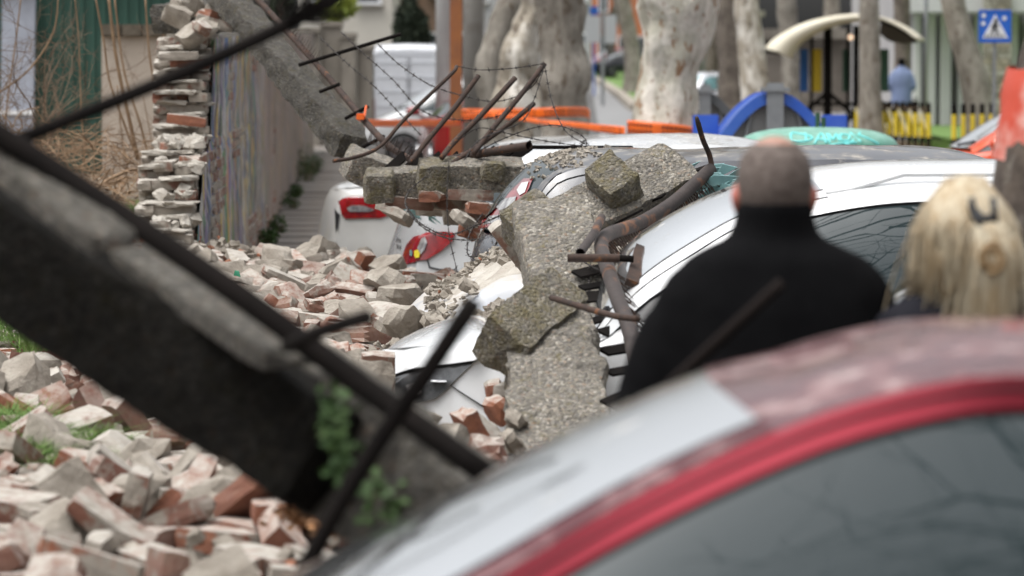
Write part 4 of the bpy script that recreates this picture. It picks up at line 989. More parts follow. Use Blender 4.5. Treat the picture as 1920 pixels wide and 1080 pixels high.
def facade(name, px0, px1, Y, ztop, depth, m, label, rows, cols, wm_=None, wh=1.3, ww=.5, z0=1.2, dz=3.0, zb=0, roof=None):
    a = P(px0, 0, Y)
    b = P(px1, 0, Y)
    t = thing(name, label, 'building', ((a.x + b.x) / 2, Y + depth / 2, gz(Y)))
    g = G()
    g.box(((a.x + b.x) / 2, Y + depth / 2, (ztop + zb) / 2), (b.x - a.x, depth, ztop - zb))
    g.build('wall', m, t)
    g = G()
    g.box(((a.x + b.x) / 2, Y + depth / 2, ztop + .15), (b.x - a.x + .8, depth + .8, .3))
    g.build('roof', roof or M_conc, t)
    cw = (b.x - a.x) / cols
    for r in range(rows):
        for c in range(cols):
            cx = a.x + cw * (c + .5)
            cz = gz(Y) + z0 + r * dz + wh / 2
            if cz + wh > ztop:
                continue
            g = G()
            w2, h2 = cw * ww / 2, wh / 2
            for sx in (-1, 1):
                g.box((cx + sx * w2, Y - .02, cz), (.09, .14, wh + .12))
                g.box((cx, Y - .025, cz + sx * h2), (cw * ww - .1, .13, .09))
            fr = g.build('window', M_white, t)
            g = G()
            g.box((cx, Y - .01, cz), (cw * ww - .08, .05, wh - .08))
            g.build('pane', wm_ or M_pane, fr)
            g = G()
            g.box((cx, Y - .06, cz - h2 - .1), (cw * ww + .2, .25, .07))
            g.build('sill', M_conc, fr)
    return t


M_pane = mat('window pane', (.06, .07, .08), None, rough=.05, ior=1.6)
M_cream = mat('cream render', (.56, .53, .47), (.49, .46, .40), .6, .9)
facade('cream_house', 560, 735, 128, 9, 9, M_cream, 'cream rendered house above the white van', 2, 2, z0=3.4)
facade('brown_house', 738, 905, 140, 8, 9, mat('brown render', (.25, .16, .10), (.17, .12, .09), .5, .9), 'brown house with dark windows behind the rusty post', 2, 3, z0=.8, wh=1.6)
facade('grey_block', 880, 1110, 205, 12, 12, mat('grey render', (.40, .40, .40), (.33, .33, .33), .3, .9), 'grey block of flats behind the plane tree cluster', 3, 5)
facade('terracotta_block', 1075, 1262, 262, 14, 12, mat('terracotta render', (.52, .17, .06), (.42, .16, .08), .3, .9), 'orange terracotta block of flats at the end of the road', 4, 5, ww=.45)
M_gb = mat('grey panel cladding', (.42, .41, .40), (.35, .34, .34), .5, .85)
facade('low_grey_hall', 1225, 1420, 215, 5.2, 10, mat('dark grey render', (.16, .15, .145), (.23, .22, .21), .4, .9), 'low dark grey hall behind the parked white van', 1, 6, z0=1.0)
facade('stone_hall', 1400, 1720, 118, 3.05, 8, mat('brown stone render', (.22, .19, .16), (.14, .12, .10), .9, .95, c3=(.33, .29, .25), s3=2), 'brown stone kiosk hall behind the bus shelter', 0, 1)
t = facade('grey_office', 1690, 2110, 96, 8, 14, M_gb, 'pale grey office building with white pillars and a deep canopy', 0, 1)
for i, x in enumerate((1722, 1748, 1775, 1806, 1838, 1872, 1905, 1945)):
    p = P(x, 100, 95)
    g = G()
    g.box((p.x, 95.4, 1.9), (.17 + .05 * (i % 3), .4, 3.1))
    g.build('pillar', mat('white pillar', (.62, .62, .61), None, rough=.7) if i == 0 else bpy.data.materials['white pillar'], t)
    p2 = P(x + 13, 100, 95)
    g = G()
    g.box((p2.x, 95.93, 1.9), (.13, .1, 3.0))
    g.build('window', M_pane, t)
g = G()
a, b = P(1695, 20, 94), P(2110, 20, 94)
g.box(((a.x + b.x) / 2, 94.6, 3.72), (b.x - a.x, 2.4, .5))
g.build('canopy', mat('canopy edge', (.56, .56, .56), (.5, .5, .5), 1, .8), t)
# stone veneer pier behind the crossing sign, built of single stones
t = thing('stone_pier', 'rough buff stone pier behind the pedestrian crossing sign', 'pier', P(1873, 190, 93))
sm = [mat('buff stone %d' % k, c, tuple(x * .8 for x in c), 5, .9) for k, c in enumerate(((.40, .35, .27), (.33, .30, .25), (.45, .42, .36), (.28, .25, .2)))]
a, b = P(1848, 0, 93), P(1898, 0, 93)
g = G()
g.box(((a.x + b.x) / 2, 93.3, 2.0), (b.x - a.x - .03, .5, 4.0))
g.build('core', M_conc, t)
for r in range(26):
    x = a.x - random.uniform(0, .1)
    while x < b.x - .05:
        wd = min(random.uniform(.12, .26), b.x - x)
        g = G()
        g.box((x + wd / 2, 93.02 + random.uniform(-.015, .015), .45 + r * .14), (wd - .02, .08, .12))
        g.build('stone', random.choice(sm), t)
        x += wd

# sky-lit shrubs and yellow bush above the concrete wall
def leafball(name, c, r, n, m, label, cat_, size=.06, stem=True):
    t = thing(name, label, cat_, (c[0], c[1], c[2] - r[2]))
    g = G()
    for i in range(n):
        d = Vector((random.gauss(0, 1), random.gauss(0, 1), random.gauss(0, 1))).normalized() * random.random() ** .4
        d *= 1 + .35 * noise.noise(d * 2 + Vector(c))
        p = Vector((c[0] + d.x * r[0], c[1] + d.y * r[1], c[2] + d.z * r[2]))
        u = Vector((random.gauss(0, 1), random.gauss(0, 1), random.gauss(0, 1))).normalized() * size
        v = u.cross(Vector((random.random(), random.random(), .3))).normalized() * size * .5
        g.add([p - u * .5, p + v, p + u, p - v], [(0, 1, 2, 3)])
    g.build('foliage', m, t)
    if stem:
        g = G()
        for k in range(7):
            e = Vector((c[0] + random.uniform(-.7, .7) * r[0], c[1] + random.uniform(-.6, .6) * r[1], c[2] + random.uniform(0, .6) * r[2]))
            s0 = Vector((c[0], c[1], c[2] - r[2]))
            g.tube([s0, (s0 + e) / 2 + Vector((.03, 0, .02)), e], [.02 * r[2] + .004, .012 * r[2] + .003, .003], 5)
        g.build('stem', M_twig, t)
    return t


M_ever = mat('dark evergreen', (.012, .022, .012), (.03, .04, .02), 4, .9)
M_yg = mat('yellow green leaves', (.30, .34, .05), (.20, .26, .05), 4, .8)
c = P(770, 58, 118)
leafball('evergreen_shrub', (c.x, c.y, c.z - .3), (.55, .5, 1.3), 2600, M_ever, 'dark evergreen shrub above the white van', 'shrub', .16)
c = P(632, 8, 80)
leafball('hedge', (c.x, c.y, c.z), (.45, .4, .36), 1300, M_yg, 'yellow green hedge over the concrete wall', 'hedge', .07)
c = P(430, -10, 44)
leafball('ivy_clump', (c.x, c.y + 2, c.z), (.7, .5, .35), 2500, M_ever, 'dark ivy clump over the top of the brick wall', 'ivy', .06)

# ------------------------------------------------------------ trees
def limb(g, p, d, L, r, depth, rnd, maxd):
    n = 5
    pts = [p.copy()]
    rr = [r]
    for i in range(n):
        d = (d + Vector((rnd.gauss(0, .13), rnd.gauss(0, .13), rnd.gauss(.03, .1)))).normalized()
        p = p + d * (L / n)
        pts.append(p.copy())
        rr.append(r * (1 - .5 * (i + 1) / n))
    g.tube(pts, rr, 7 if depth == 0 else (5 if depth < 3 else 3), depth == 0)
    if depth < maxd:
        for k in range(rnd.choice((2, 3, 3)) if depth else 4):
            i = rnd.randint(2, n)
            nd = (d + Vector((rnd.gauss(0, .75), rnd.gauss(0, .75), rnd.gauss(.15, .4)))).normalized()
            limb(g, pts[i], nd, L * rnd.uniform(.55, .8), rr[i] * .62, depth + 1, rnd, maxd)


def trunkpath(ctrl, Y, n=26):
    """ctrl: list of (px, py, half width px)"""
    pts = [(P(x, y_, Y), hw / F * Y) for x, y_, hw in ctrl]
    pts.sort(key=lambda e: e[0].z)
    zx = [(p.z, p.x) for p, _ in pts]
    zr = [(p.z, r) for p, r in pts]
    z0, z1 = zx[0][0], zx[-1][0]
    zs = [z0 + (z1 - z0) * i / 44 for i in range(45)]
    return [Vector((cub(zx, z), Y, z)) for z in zs], [cub(zr, z) for z in zs]


def plane_tree(ctrl, Y, m, label, seed, maxd=3, burl=.12, group=None, name='plane_tree', kind='tree'):
    rnd = random.Random(seed)
    p0 = P(ctrl[0][0], ctrl[0][1], Y)
    b0 = ctrl[0]
    c2 = [(b0[0], b0[1] + (p0.z - gz(Y) + .05) * F / Y, b0[2] * 1.35)] + list(ctrl)
    # carry the trunk on above the frame
    l0, l1 = c2[-2], c2[-1]
    dx, dy = (l1[0] - l0[0]), (l1[1] - l0[1])
    k = -3.2 * F / Y / (dy if abs(dy) > 1 else -1)
    c2.append((l1[0] + dx * min(k, 3) * .8, l1[1] - 3.0 * F / Y, l1[2] * .8))
    t = thing(name, label, kind, (p0.x, Y, gz(Y)), group=group)
    cs, rs = trunkpath(c2, Y)
    rows = []
    nn = 26
    for i, (p, r) in enumerate(zip(cs, rs)):
        row = []
        for j in range(nn):
            a = 2 * math.pi * j / nn
            d = Vector((math.cos(a), math.sin(a), 0))
            q = p + d * r
            s = 1 + burl * noise.noise(Vector((q.x * 2.1, q.y * 2.1, q.z * 2.3)) + Vector((seed, 0, 0))) * 1.5 + burl * .7 * noise.noise(q * 5) + burl * .3 * math.sin(a * 5 + seed)
            row.append(p + d * r * s)
        rows.append(row)
    g = G()
    g.grid(rows, True)
    g.build('trunk', m, t, smooth=True)
    g = G()
    top = cs[-1]
    for k in range(4):
        d = Vector((math.cos(k * 1.7 + seed) * .6, math.sin(k * 1.7 + seed) * .6, 1)).normalized()
        limb(g, top - Vector((0, 0, .25)), d, 2.6, rs[-1] * .62, 0, rnd, maxd)
    g.build('crown', m, t, smooth=True)
    return t


plane_tree([(1240, 262, 62), (1243, 200, 60), (1258, 120, 56), (1270, 60, 64), (1272, 0, 72)], 43, M_bark, 'thick cream plane tree trunk wrapped low with orange tape', 1, 3, .2)
plane_tree([(1058, 250, 46), (1056, 150, 44), (1052, 60, 42), (1050, 0, 46)], 52, M_bark2, 'grey plane trunk at the right of the tree cluster', 2, 3, .2)
plane_tree([(985, 250, 52), (968, 150, 44), (985, 70, 36), (1010, 0, 34)], 54, M_bark4, 'knotty whitish plane trunk in the middle of the cluster', 3, 3, .42)
plane_tree([(935, 250, 32), (925, 120, 30), (948, 40, 30), (965, 0, 30)], 57, M_bark2, 'grey plane trunk leaning right at the left of the cluster', 4, 2, .16)
plane_tree([(1418, 210, 27), (1412, 120, 26), (1404, 50, 24), (1400, 0, 23)], 80, M_bark4, 'slim whitish plane tree left of the bus shelter', 5, 3, .1)
plane_tree([(1372, 200, 26), (1370, 80, 24), (1372, 0, 26)], 104, M_bark3, 'dark tree trunk just left of the slim whitish plane', 6, 3, .1)
plane_tree([(1336, 200, 12), (1338, 80, 13), (1345, 0, 14)], 124, M_bark3, 'thin dark trunk right of the thick cream plane tree', 16, 3, .1)
plane_tree([(1632, 200, 22), (1630, 100, 19), (1630, 0, 18)], 72, M_bark2, 'grey brown trunk standing in front of the bus shelter roof', 7, 3, .06)
plane_tree([(1838, 215, 30), (1822, 130, 27), (1800, 60, 24), (1786, 0, 22)], 76, M_bark2, 'grey trunk leaning left beside the crossing sign', 8, 3, .08)
plane_tree([(1692, 190, 17), (1692, 90, 16), (1690, 0, 15)], 90, M_bark3, 'brown trunk between the shelter and the grey office', 9, 3, .1)
plane_tree([(1483, 180, 18), (1482, 90, 17), (1478, 45, 19)], 112, M_bark2, 'grey forked tree behind the left end of the shelter roof', 10, 4, .1)
plane_tree([(1563, 180, 17), (1560, 90, 17), (1560, 20, 15)], 125, M_bark2, 'pale trunk seen beneath the shelter roof', 11, 4, .1)
plane_tree([(1188, 120, 17), (1180, 60, 16), (1165, 0, 16)], 150, M_bark2, 'distant grey tree leaning over the curved road', 12, 3, .1)
plane_tree([(1145, 100, 9), (1150, 40, 9), (1160, 0, 9)], 215, M_bark2, 'thin far tree beside the road signs', 13, 3, .1)

# ------------------------------------------------------------ brick meshes
BDIM = [(.27, .13, .066), (.28, .135, .062), (.25, .13, .07), (.27, .125, .065), (.17, .13, .066), (.14, .125, .065), (.12, .13, .07), (.10, .09, .06), (.27, .19, .13), (.2, .16, .14), (.13, .11, .08), (.09, .07, .05)]


def brick_mesh(k):
    rnd = random.Random(50 + k)
    l, w_, h = BDIM[k]
    bm = bmesh.new()
    bmesh.ops.create_cube(bm, size=1)
    bmesh.ops.subdivide_edges(bm, edges=bm.edges[:], cuts=2, use_grid_fill=True)
    rough = .004 if k < 8 else .014
    if k in (4, 5, 6, 7):
        rough = .006
    cuts = []
    for i in range(2 if k < 4 else 4):
        n = Vector((rnd.choice((-1, 1)) * rnd.uniform(.4, 1), rnd.choice((-1, 1)) * rnd.uniform(.3, 1), rnd.uniform(-1, 1))).normalized()
        cuts.append((n, rnd.uniform(.62, .8) if k < 8 else rnd.uniform(.5, .72)))
    for v in bm.verts:
        p = v.co
        q = p.copy()
        m = sorted((abs(p.x), abs(p.y), abs(p.z)))
        if m[1] > .49:
            q *= .975 if m[0] < .49 else .95
        for n, d in cuts:
            e = q.dot(n) - d * .8
            if e > 0:
                q -= n * e
        if 4 <= k <= 7 and p.x > .4:
            q.x -= .25 * rnd.random()
        v.co = Vector((q.x * l, q.y * w_, q.z * h)) + noise.noise_vector(q * 3.1 + Vector((k * 7, 0, 0))) * rough + noise.noise_vector(q * 9 + Vector((k * 3, 5, 0))) * rough * .4
    me = bpy.data.meshes.new('brick')
    bm.to_mesh(me)
    bm.free()
    return me


def put_attr(me, lcs=None, rns=None):
    n = len(me.vertices)
    a = me.attributes.new('lc', 'FLOAT_VECTOR', 'POINT')
    co = np.empty(n * 3, np.float32)
    if lcs is None:
        me.vertices.foreach_get('co', co)
    else:
        co = np.asarray(lcs, np.float32).ravel()
    a.data.foreach_set('vector', co)
    b = me.attributes.new('rn', 'FLOAT', 'POINT')
    b.data.foreach_set('value', np.zeros(n, np.float32) if rns is None else np.asarray(rns, np.float32))


BM = []
for k in range(12):
    me = brick_mesh(k)
    put_attr(me)
    me.materials.append(M_pale if k in (8, 9, 11) else (M_brickp if k % 2 else M_brick))
    BM.append(me)
M_brickw = brick_mat('lime crusted brick', .20)
BMW = []
for me in BM:
    m2 = me.copy()
    m2.materials[0] = M_pale if me.materials[0] == M_pale else M_brickw
    BMW.append(m2)
BMV = [(np.array([v.co[:] for v in m.vertices]), [tuple(p.vertices) for p in m.polygons]) for m in BM]


class BStuff:
    def __init__(s):
        s.v, s.f, s.l, s.r, s.n = [], [], [], [], 0

    def add(s, k, loc, q, sc=1, flat=1):
        vs, fs = BMV[k]
        vs = vs * np.array((1, 1, flat))
        m = np.array(Quaternion(q).to_matrix())
        s.v.append((vs * sc) @ m.T + np.array(loc))
        s.f += [tuple(i + s.n for i in f) for f in fs]
        s.l.append(vs)
        s.r.append(np.full(len(vs), random.random()))
        s.n += len(vs)

    def build(s, name, m, parent=None):
        me = bpy.data.meshes.new(name)
        V = np.concatenate(s.v)
        if parent is not None:
            iv = np.array(wm(parent).inverted())
            V = V @ iv[:3, :3].T + iv[:3, 3]
        me.from_pydata(V.tolist(), [], s.f)
        put_attr(me, np.concatenate(s.l), np.concatenate(s.r))
        me.materials.append(m)
        o = bpy.data.objects.new(name, me)
        COL.objects.link(o)
        if parent is not None:
            o.parent = parent
        return o


def rq(a=3):
    return Euler((random.gauss(0, a), random.gauss(0, a), random.uniform(0, 6.3))).to_quaternion()


# ------------------------------------------------------------ the broken brick wall
LIFT = .10
W0 = Vector((wallx(25), 25, 0))
t = thing('brick_wall', 'old graffiti covered brick wall, broken off in steps at its near end', 'wall', tuple(W0))
wall = t
prof = [(24.15, -.1), (24.15, .95), (24.5, .96), (24.5, 1.14), (24.85, 1.15), (24.85, 1.32), (25.2, 1.33), (25.2, 1.45), (26.6, 1.46), (26.6, 1.62), (26.75, 1.63), (26.75, 1.9), (26.95, 1.91), (26.95, 2.12), (27.3, 2.13), (27.3, 2.24), (74, 2.75), (74, -.1)]
THK = .36
g = G()
g.prism([(wallx(y) - THK + .02, y, z) for y, z in prof], (THK - .04, 0, 0))
g.build('mortar_core', M_mort, t)
# painted plaster face on the street side, an irregular sheet
m_gr = bpy.data.materials.new('sprayed plaster')
m_gr.use_nodes = True
nt_, b_ = nodes_of(m_gr)
L = nt_.links.new
b_.inputs['Roughness'].default_value = .8
tc = nt_.nodes.new('ShaderNodeTexCoord')


def nzz(sc, loc, st, det=3, ro=.5, out='Fac'):
    mp = nt_.nodes.new('ShaderNodeMapping')
    mp.inputs['Location'].default_value = loc
    mp.inputs['Scale'].default_value = st
    L(tc.outputs['Object'], mp.inputs[0])
    n = nt_.nodes.new('ShaderNodeTexNoise')
    n.inputs['Scale'].default_value = sc
    n.inputs['Detail'].default_value = det
    n.inputs['Roughness'].default_value = ro
    L(mp.outputs[0], n.inputs['Vector'])
    return n.outputs[out]


def mrr(v, a, b, c=0, d=1):
    n = nt_.nodes.new('ShaderNodeMapRange')
    for i, x in enumerate((a, b, c, d)):
        n.inputs[1 + i].default_value = x
    L(v, n.inputs[0])
    return n.outputs[0]


def mxx(f, a, b):
    n = nt_.nodes.new('ShaderNodeMix')
    n.data_type = 'RGBA'
    L(f, n.inputs[0])
    for s, x in ((6, a), (7, b)):
        if isinstance(x, tuple):
            n.inputs[s].default_value = (*x, 1)
        else:
            L(x, n.inputs[s])
    return n.outputs[2]


ST = (1, .9, .45)
c = mxx(mrr(nzz(2.4, (0, 0, 0), ST, 6), .42, .58), (.24, .23, .21), (.42, .40, .37))
for i, (col, th, sc) in enumerate((((.05, .11, .26), .53, 2.0), ((.46, .45, .44), .57, 3.2), ((.56, .38, .05), .54, 2.6), ((.06, .22, .10), .57, 2.2), ((.18, .12, .28), .57, 3.0), ((.05, .05, .055), .55, 3.4), ((.42, .20, .10), .60, 2.7), ((.55, .54, .52), .62, 4.2))):
    c = mxx(mrr(nzz(sc, (i * 3.7, i * 5.1, i), ST, 4, .6), th, th + .02, 0, .85), c, col)
# far half fades into bare dirty render: where nobody sprayed
sy = nt_.nodes.new('ShaderNodeSeparateXYZ')
L(tc.outputs['Object'], sy.inputs[0])
ad = nt_.nodes.new('ShaderNodeMath')
ad.operation = 'MULTIPLY_ADD'
L(nzz(.5, (3, 1, 0), (1, 1, 1), 3), ad.inputs[0])
ad.inputs[1].default_value = 14
L(sy.outputs['Y'], ad.inputs[2])
c = mxx(mrr(ad.outputs[0], 13, 24, 0, .8), c, mxx(mrr(nzz(1.3, (0, 2, 0), (1, .6, .5), 6), .4, .6), (.30, .235, .19), (.21, .17, .14)))
# grime rising from the pavement
c = mxx(mrr(nzz(6, (0, 0, 0), (1, 1, .3), 8, .75), .5, .72, 0, .7), c, (.13, .115, .10))
L(c, b_.inputs['Base Color'])
bp = nt_.nodes.new('ShaderNodeBump')
bp.inputs['Distance'].default_value = .02
L(nzz(5, (0, 0, 0), (1, 1, 1), 9, .7), bp.inputs['Height'])
L(bp.outputs[0], b_.inputs['Normal'])
g = G()
N1 = 150
rows = []
for j in range(17):
    row = []
    for i in range(N1):
        u = (i / (N1 - 1)) ** 1.5
        zf = j / 16
        y0 = lin([(0, 24.05), (.40, 24.1), (.50, 24.5), (.58, 25.0), (.645, 25.1), (.655, 26.45), (.8, 26.6), (1, 27.1)], zf) + .06 * noise.noise(Vector((zf * 30, 0, 9)))
        y = y0 + (74 - y0) * u
        ztop = 2.22 + (y - 27.3) * .011 + .04 * noise.noise(Vector((y * .6, 0, 2)))
        x = wallx(y) + .012 + .03 * noise.noise(Vector((y * .8, zf * 2.5, 1))) + .012 * noise.noise(Vector((y * 4, zf * 9, 1)))
        row.append(Vector((x, y, -.05 + zf * (ztop + .05))))
    rows.append(row)
g.grid(rows)
g.build('plaster', m_gr, t, smooth=True)
# bricks in courses at the broken end, one by one; patches of bare brick in the face
cnt = 0
zc = .62
row_i = 0


def wbrick(k, loc, yaw, tilt=.03, ms=None):
    global cnt
    o = shared('brick', (ms or BMW)[k] if random.random() < .8 else BM[k], t, loc=Vector(loc) - W0, rot=(random.gauss(0, tilt), random.gauss(0, tilt), yaw + random.gauss(0, .05)))
    cnt += 1
    return o


mor = BStuff()
while zc < 2.24:
    yend = lin([(0, 24.05), (.95, 24.1), (.96, 24.4), (1.14, 24.45), (1.15, 24.75), (1.32, 24.8), (1.33, 25.1), (1.44, 25.15), (1.45, 26.5), (1.62, 26.5), (1.9, 26.65), (2.1, 26.85), (2.24, 27.2)], zc) + random.uniform(-.06, .06)
    for r in range(3):
        yy = yend + r * .145
        xw = wallx(yy)
        if (row_i + r) % 2 == 0:
            wbrick(random.choice((0, 1, 3)), (xw - .155 + random.uniform(-.02, .02), yy, zc), random.choice((0, 3.14)))
            wbrick(random.choice((4, 5, 6)), (xw - .33, yy + random.uniform(-.02, .03), zc), 1.57)
        else:
            for kx in (.075, .215, .335):
                wbrick(random.choice((0, 2, 4, 5)) if kx < .3 else 6, (xw - kx + random.uniform(-.01, .01), yy + random.uniform(-.05, .02) + .05, zc), 1.57 + random.choice((0, 3.14)))
    for q in range(9):
        mor.add(random.choice((10, 10, 9)), (wallx(yend) - random.uniform(.09, .27), yend + random.uniform(-.04, .06), zc + .040), Euler((random.gauss(0, .04), random.gauss(0, .04), random.uniform(0, 6.3))).to_quaternion(), random.uniform(.8, 1.15), .22)
    row_i += 1
    zc += .078
# stepped treads: bricks and mortar lying on each ledge
for y0, y1, z in ((24.1, 24.5, .98), (24.5, 24.85, 1.16), (24.85, 25.2, 1.34), (25.2, 26.5, 1.47)):
    y = y0
    while y < y1:
        for kx in (.08, .22):
            if random.random() < .6:
                wbrick(random.choice((4, 5, 0, 6)), (wallx(y) - kx, y + .03, z + .02), random.uniform(-.4, .4) + 1.57, .06)
            mor.add(random.choice((10, 11)), (wallx(y) - kx + random.uniform(-.06, .06), y, z + random.uniform(0, .05)), rq(.5), random.uniform(.6, 1.1))
        y += .12
for k, px, py, Y, q in ((8, 372, 60, 26.7, (.3, -.75, .3)), (0, 402, 44, 26.9, (0, .3, .1)), (4, 392, 28, 27, (.2, .2, 1.1)), (0, 350, 226, 26.3, (0, .12, .02)), (6, 378, 52, 26.6, (.5, .2, .7)), (1, 335, 105, 26.6, (0, 0, .1)), (9, 330, 30, 27.2, (.2, .4, .1)), (9, 410, 18, 27.4, (.1, .3, .8)), (8, 360, 16, 27.5, (.1, .2, .8)), (8, 440, 20, 28, (.1, -.3, .4))):
    p = P(px, py, Y)
    o = shared('brick', BM[k], t, loc=p - W0, rot=q)
mo = mor.build('mortar', M_mort, t)
mo['kind'] = 'stuff'
# exposed brickwork patches in the near part of the street face
fs = BStuff()
face = []
for r in range(30):
    z = .3 + r * .078
    y = 24.4 if z < 1.4 else 27
    while y < 44:
        n1 = noise.noise(Vector((y * .35, z * 1.6, 7)))
        band = 1.05 < z < 1.5 and y < 33 or (z < .55 + .1)
        if n1 > (.05 if band else .30) and z < 2.1:
            face.append((y, z, 1 if r % 2 else 0))
        y += .285
random.shuffle(face)
for i, (y, z, r) in enumerate(sorted(face)):
    lo = (wallx(y) - .052 + random.uniform(-.004, .006), y + r * .14, z)
    if i < 80:
        wbrick(random.choice((0, 1, 3)), lo, 1.57, .01, BM)
    else:
        fs.add(random.choice((0, 1, 3)), lo, Euler((0, 0, 1.57)).to_quaternion())
so = fs.build('exposed_brickwork', M_brick, t)
so['kind'] = 'stuff'

# ------------------------------------------------------------ rubble heap
xs = np.arange(-4.2, 1.3, .07)
ys = np.arange(7.1, 28.6, .11)
g = G()


def moundz(x, y):
    left = sst(-2.0, -3.2, x) if False else 0
    n = .05 * noise.noise(Vector((x * 4, y * 4, 0))) + .03 * noise.noise(Vector((x * 11, y * 11, 4)))
    return heapz(x, y) + LIFT * (1 if heapz(x, y) > .05 else 0) + n * .6


g.grid([[Vector((x, y, moundz(x, y) if x > -3.0 or y < 24 else .3)) for x in xs] for y in ys])
tag(g.build('rubble_mound', M_dust, smooth=True), 'dusty bed of crushed mortar and soil under the loose bricks', None, None, 'stuff')

A = [[int(v) for v in e.split()] for e in BRICKS.replace('\n', ',').split(',') if e.strip()]
items = []
for r in A:
    k = r[0]
    p = Vector(r[1:4]) / 1000 + Vector((0, 0, LIFT))
    q = Quaternion(r[4:8]).normalized()
    if p.x > -.58 and 15.6 < p.y < 19.7:
        continue
    d = p - cam.location
    sx = 960 + F * d.x / d.y
    sy = 140 - F * (p.z - CAMZ) / d.y
    vis = -30 < sx < 1150 and 380 < sy < 1120
    # the fallen slab and the parked cars hide these
    slab = 0 < sx < 880 and (250 + sx * .70) < sy < (640 + sx * .62) and not (sy < 300 + sx * .72)
    carz = sx > 640 and sy < 640 and p.y < 24 or p.x > -.35 and 14.5 < p.y < 20
    size = BDIM[k][0] / d.y * (1 if k not in (7, 11) else .6)
    sc = size if (vis and not slab and not carz) else 0
    items.append((sc, k, p, q, sx, sy))
items.sort(key=lambda e: -e[0])
rest = BStuff()
restm = BStuff()
for i, (sc, k, p, q, sx, sy) in enumerate(items):
    if i < 290 and sc > 0:
        o = shared('loose_brick' if k not in (8, 9, 11) else 'mortar_lump', BM[k], None, p, tuple(q))
        near = p.y < 14
        if k in (8, 9, 11):
            tag(o, 'pale lump of old mortar lying loose in the ' + ('near rubble at the lower left' if near else 'middle rubble before the parked cars'), 'mortar lump', 'mortar lumps in the ' + ('near rubble' if near else 'middle rubble'))
        elif k < 4:
            tag(o, 'whole brick crusted with pale mortar, loose in the ' + ('near rubble at the lower left' if near else 'middle rubble before the parked cars'), 'brick', 'whole bricks in the ' + ('near rubble' if near else 'middle rubble'))
        else:
            tag(o, 'broken half brick lying loose in the ' + ('near rubble at the lower left' if near else 'middle rubble before the parked cars'), 'brick', 'broken bricks in the ' + ('near rubble' if near else 'middle rubble'))
    elif not (p.x > -.62 and 15.7 < p.y < 19.5):
        (restm if k in (8, 9, 11) else rest).add(k, p, q)
tag(rest.build('brick_rubble', M_brick), 'smaller and half buried bricks filling the heap between the loose ones', None, None, 'stuff')
tag(restm.build('mortar_rubble', M_pale), 'smaller mortar lumps filling the heap between the loose bricks', None, None, 'stuff')


# chips of mortar and brick strewn over everything
def chip(g, p, s, rnd=random):
    u = Vector((rnd.uniform(.6, 1), rnd.uniform(.5, .9), rnd.uniform(.25, .6))) * s
    m = Euler((rnd.gauss(0, .5), rnd.gauss(0, .5), rnd.uniform(0, 6.3))).to_matrix()
    vs = []
    for a in (-1, 1):
        for b in (-1, 1):
            for c_ in (-1, 1):
                vs.append(p + m @ Vector((a * u.x * rnd.uniform(.5, 1), b * u.y * rnd.uniform(.5, 1), c_ * u.z * rnd.uniform(.5, 1))))
    g.add(vs, [(0, 1, 3, 2), (4, 6, 7, 5), (0, 4, 5, 1), (2, 3, 7, 6), (0, 2, 6, 4), (1, 5, 7, 3)])


g1, g2 = G(), G()
for i in range(7000):
    y = random.uniform(8.5, 26.5)
    x = random.uniform(-2.4, .6)
    s = random.choice((.012, .018, .025, .04))
    chip(g1 if random.random() < .8 else g2, Vector((x, y, moundz(x, y) + random.uniform(0, .07))), s)
tag(g1.build('mortar_chips', M_pale), 'small pale mortar chips strewn through the rubble', None, None, 'stuff')
tag(g2.build('brick_chips', mat('brick crumbs', (.33, .13, .07), (.22, .10, .06), 9, .95)), 'small red brick chips strewn through the rubble', None, None, 'stuff')
q = P(1332 / 3, 340 + 530 / 3, 21.6)
t = thing('green_shard', 'small green glass shard among the pale bricks', 'glass shard', q + Vector((0, 0, .02)))
g = G()
g.prism([q + Vector(v) for v in ((-.02, 0, .0), (.02, .01, -.01), (.012, .02, .02), (-.012, .01, .025))], (.0, .008, .004))
g.build('shard', mat('green glass', (.03, .20, .11), None, rough=.2), t)

# ------------------------------------------------------------ cars
TARGETS = {}


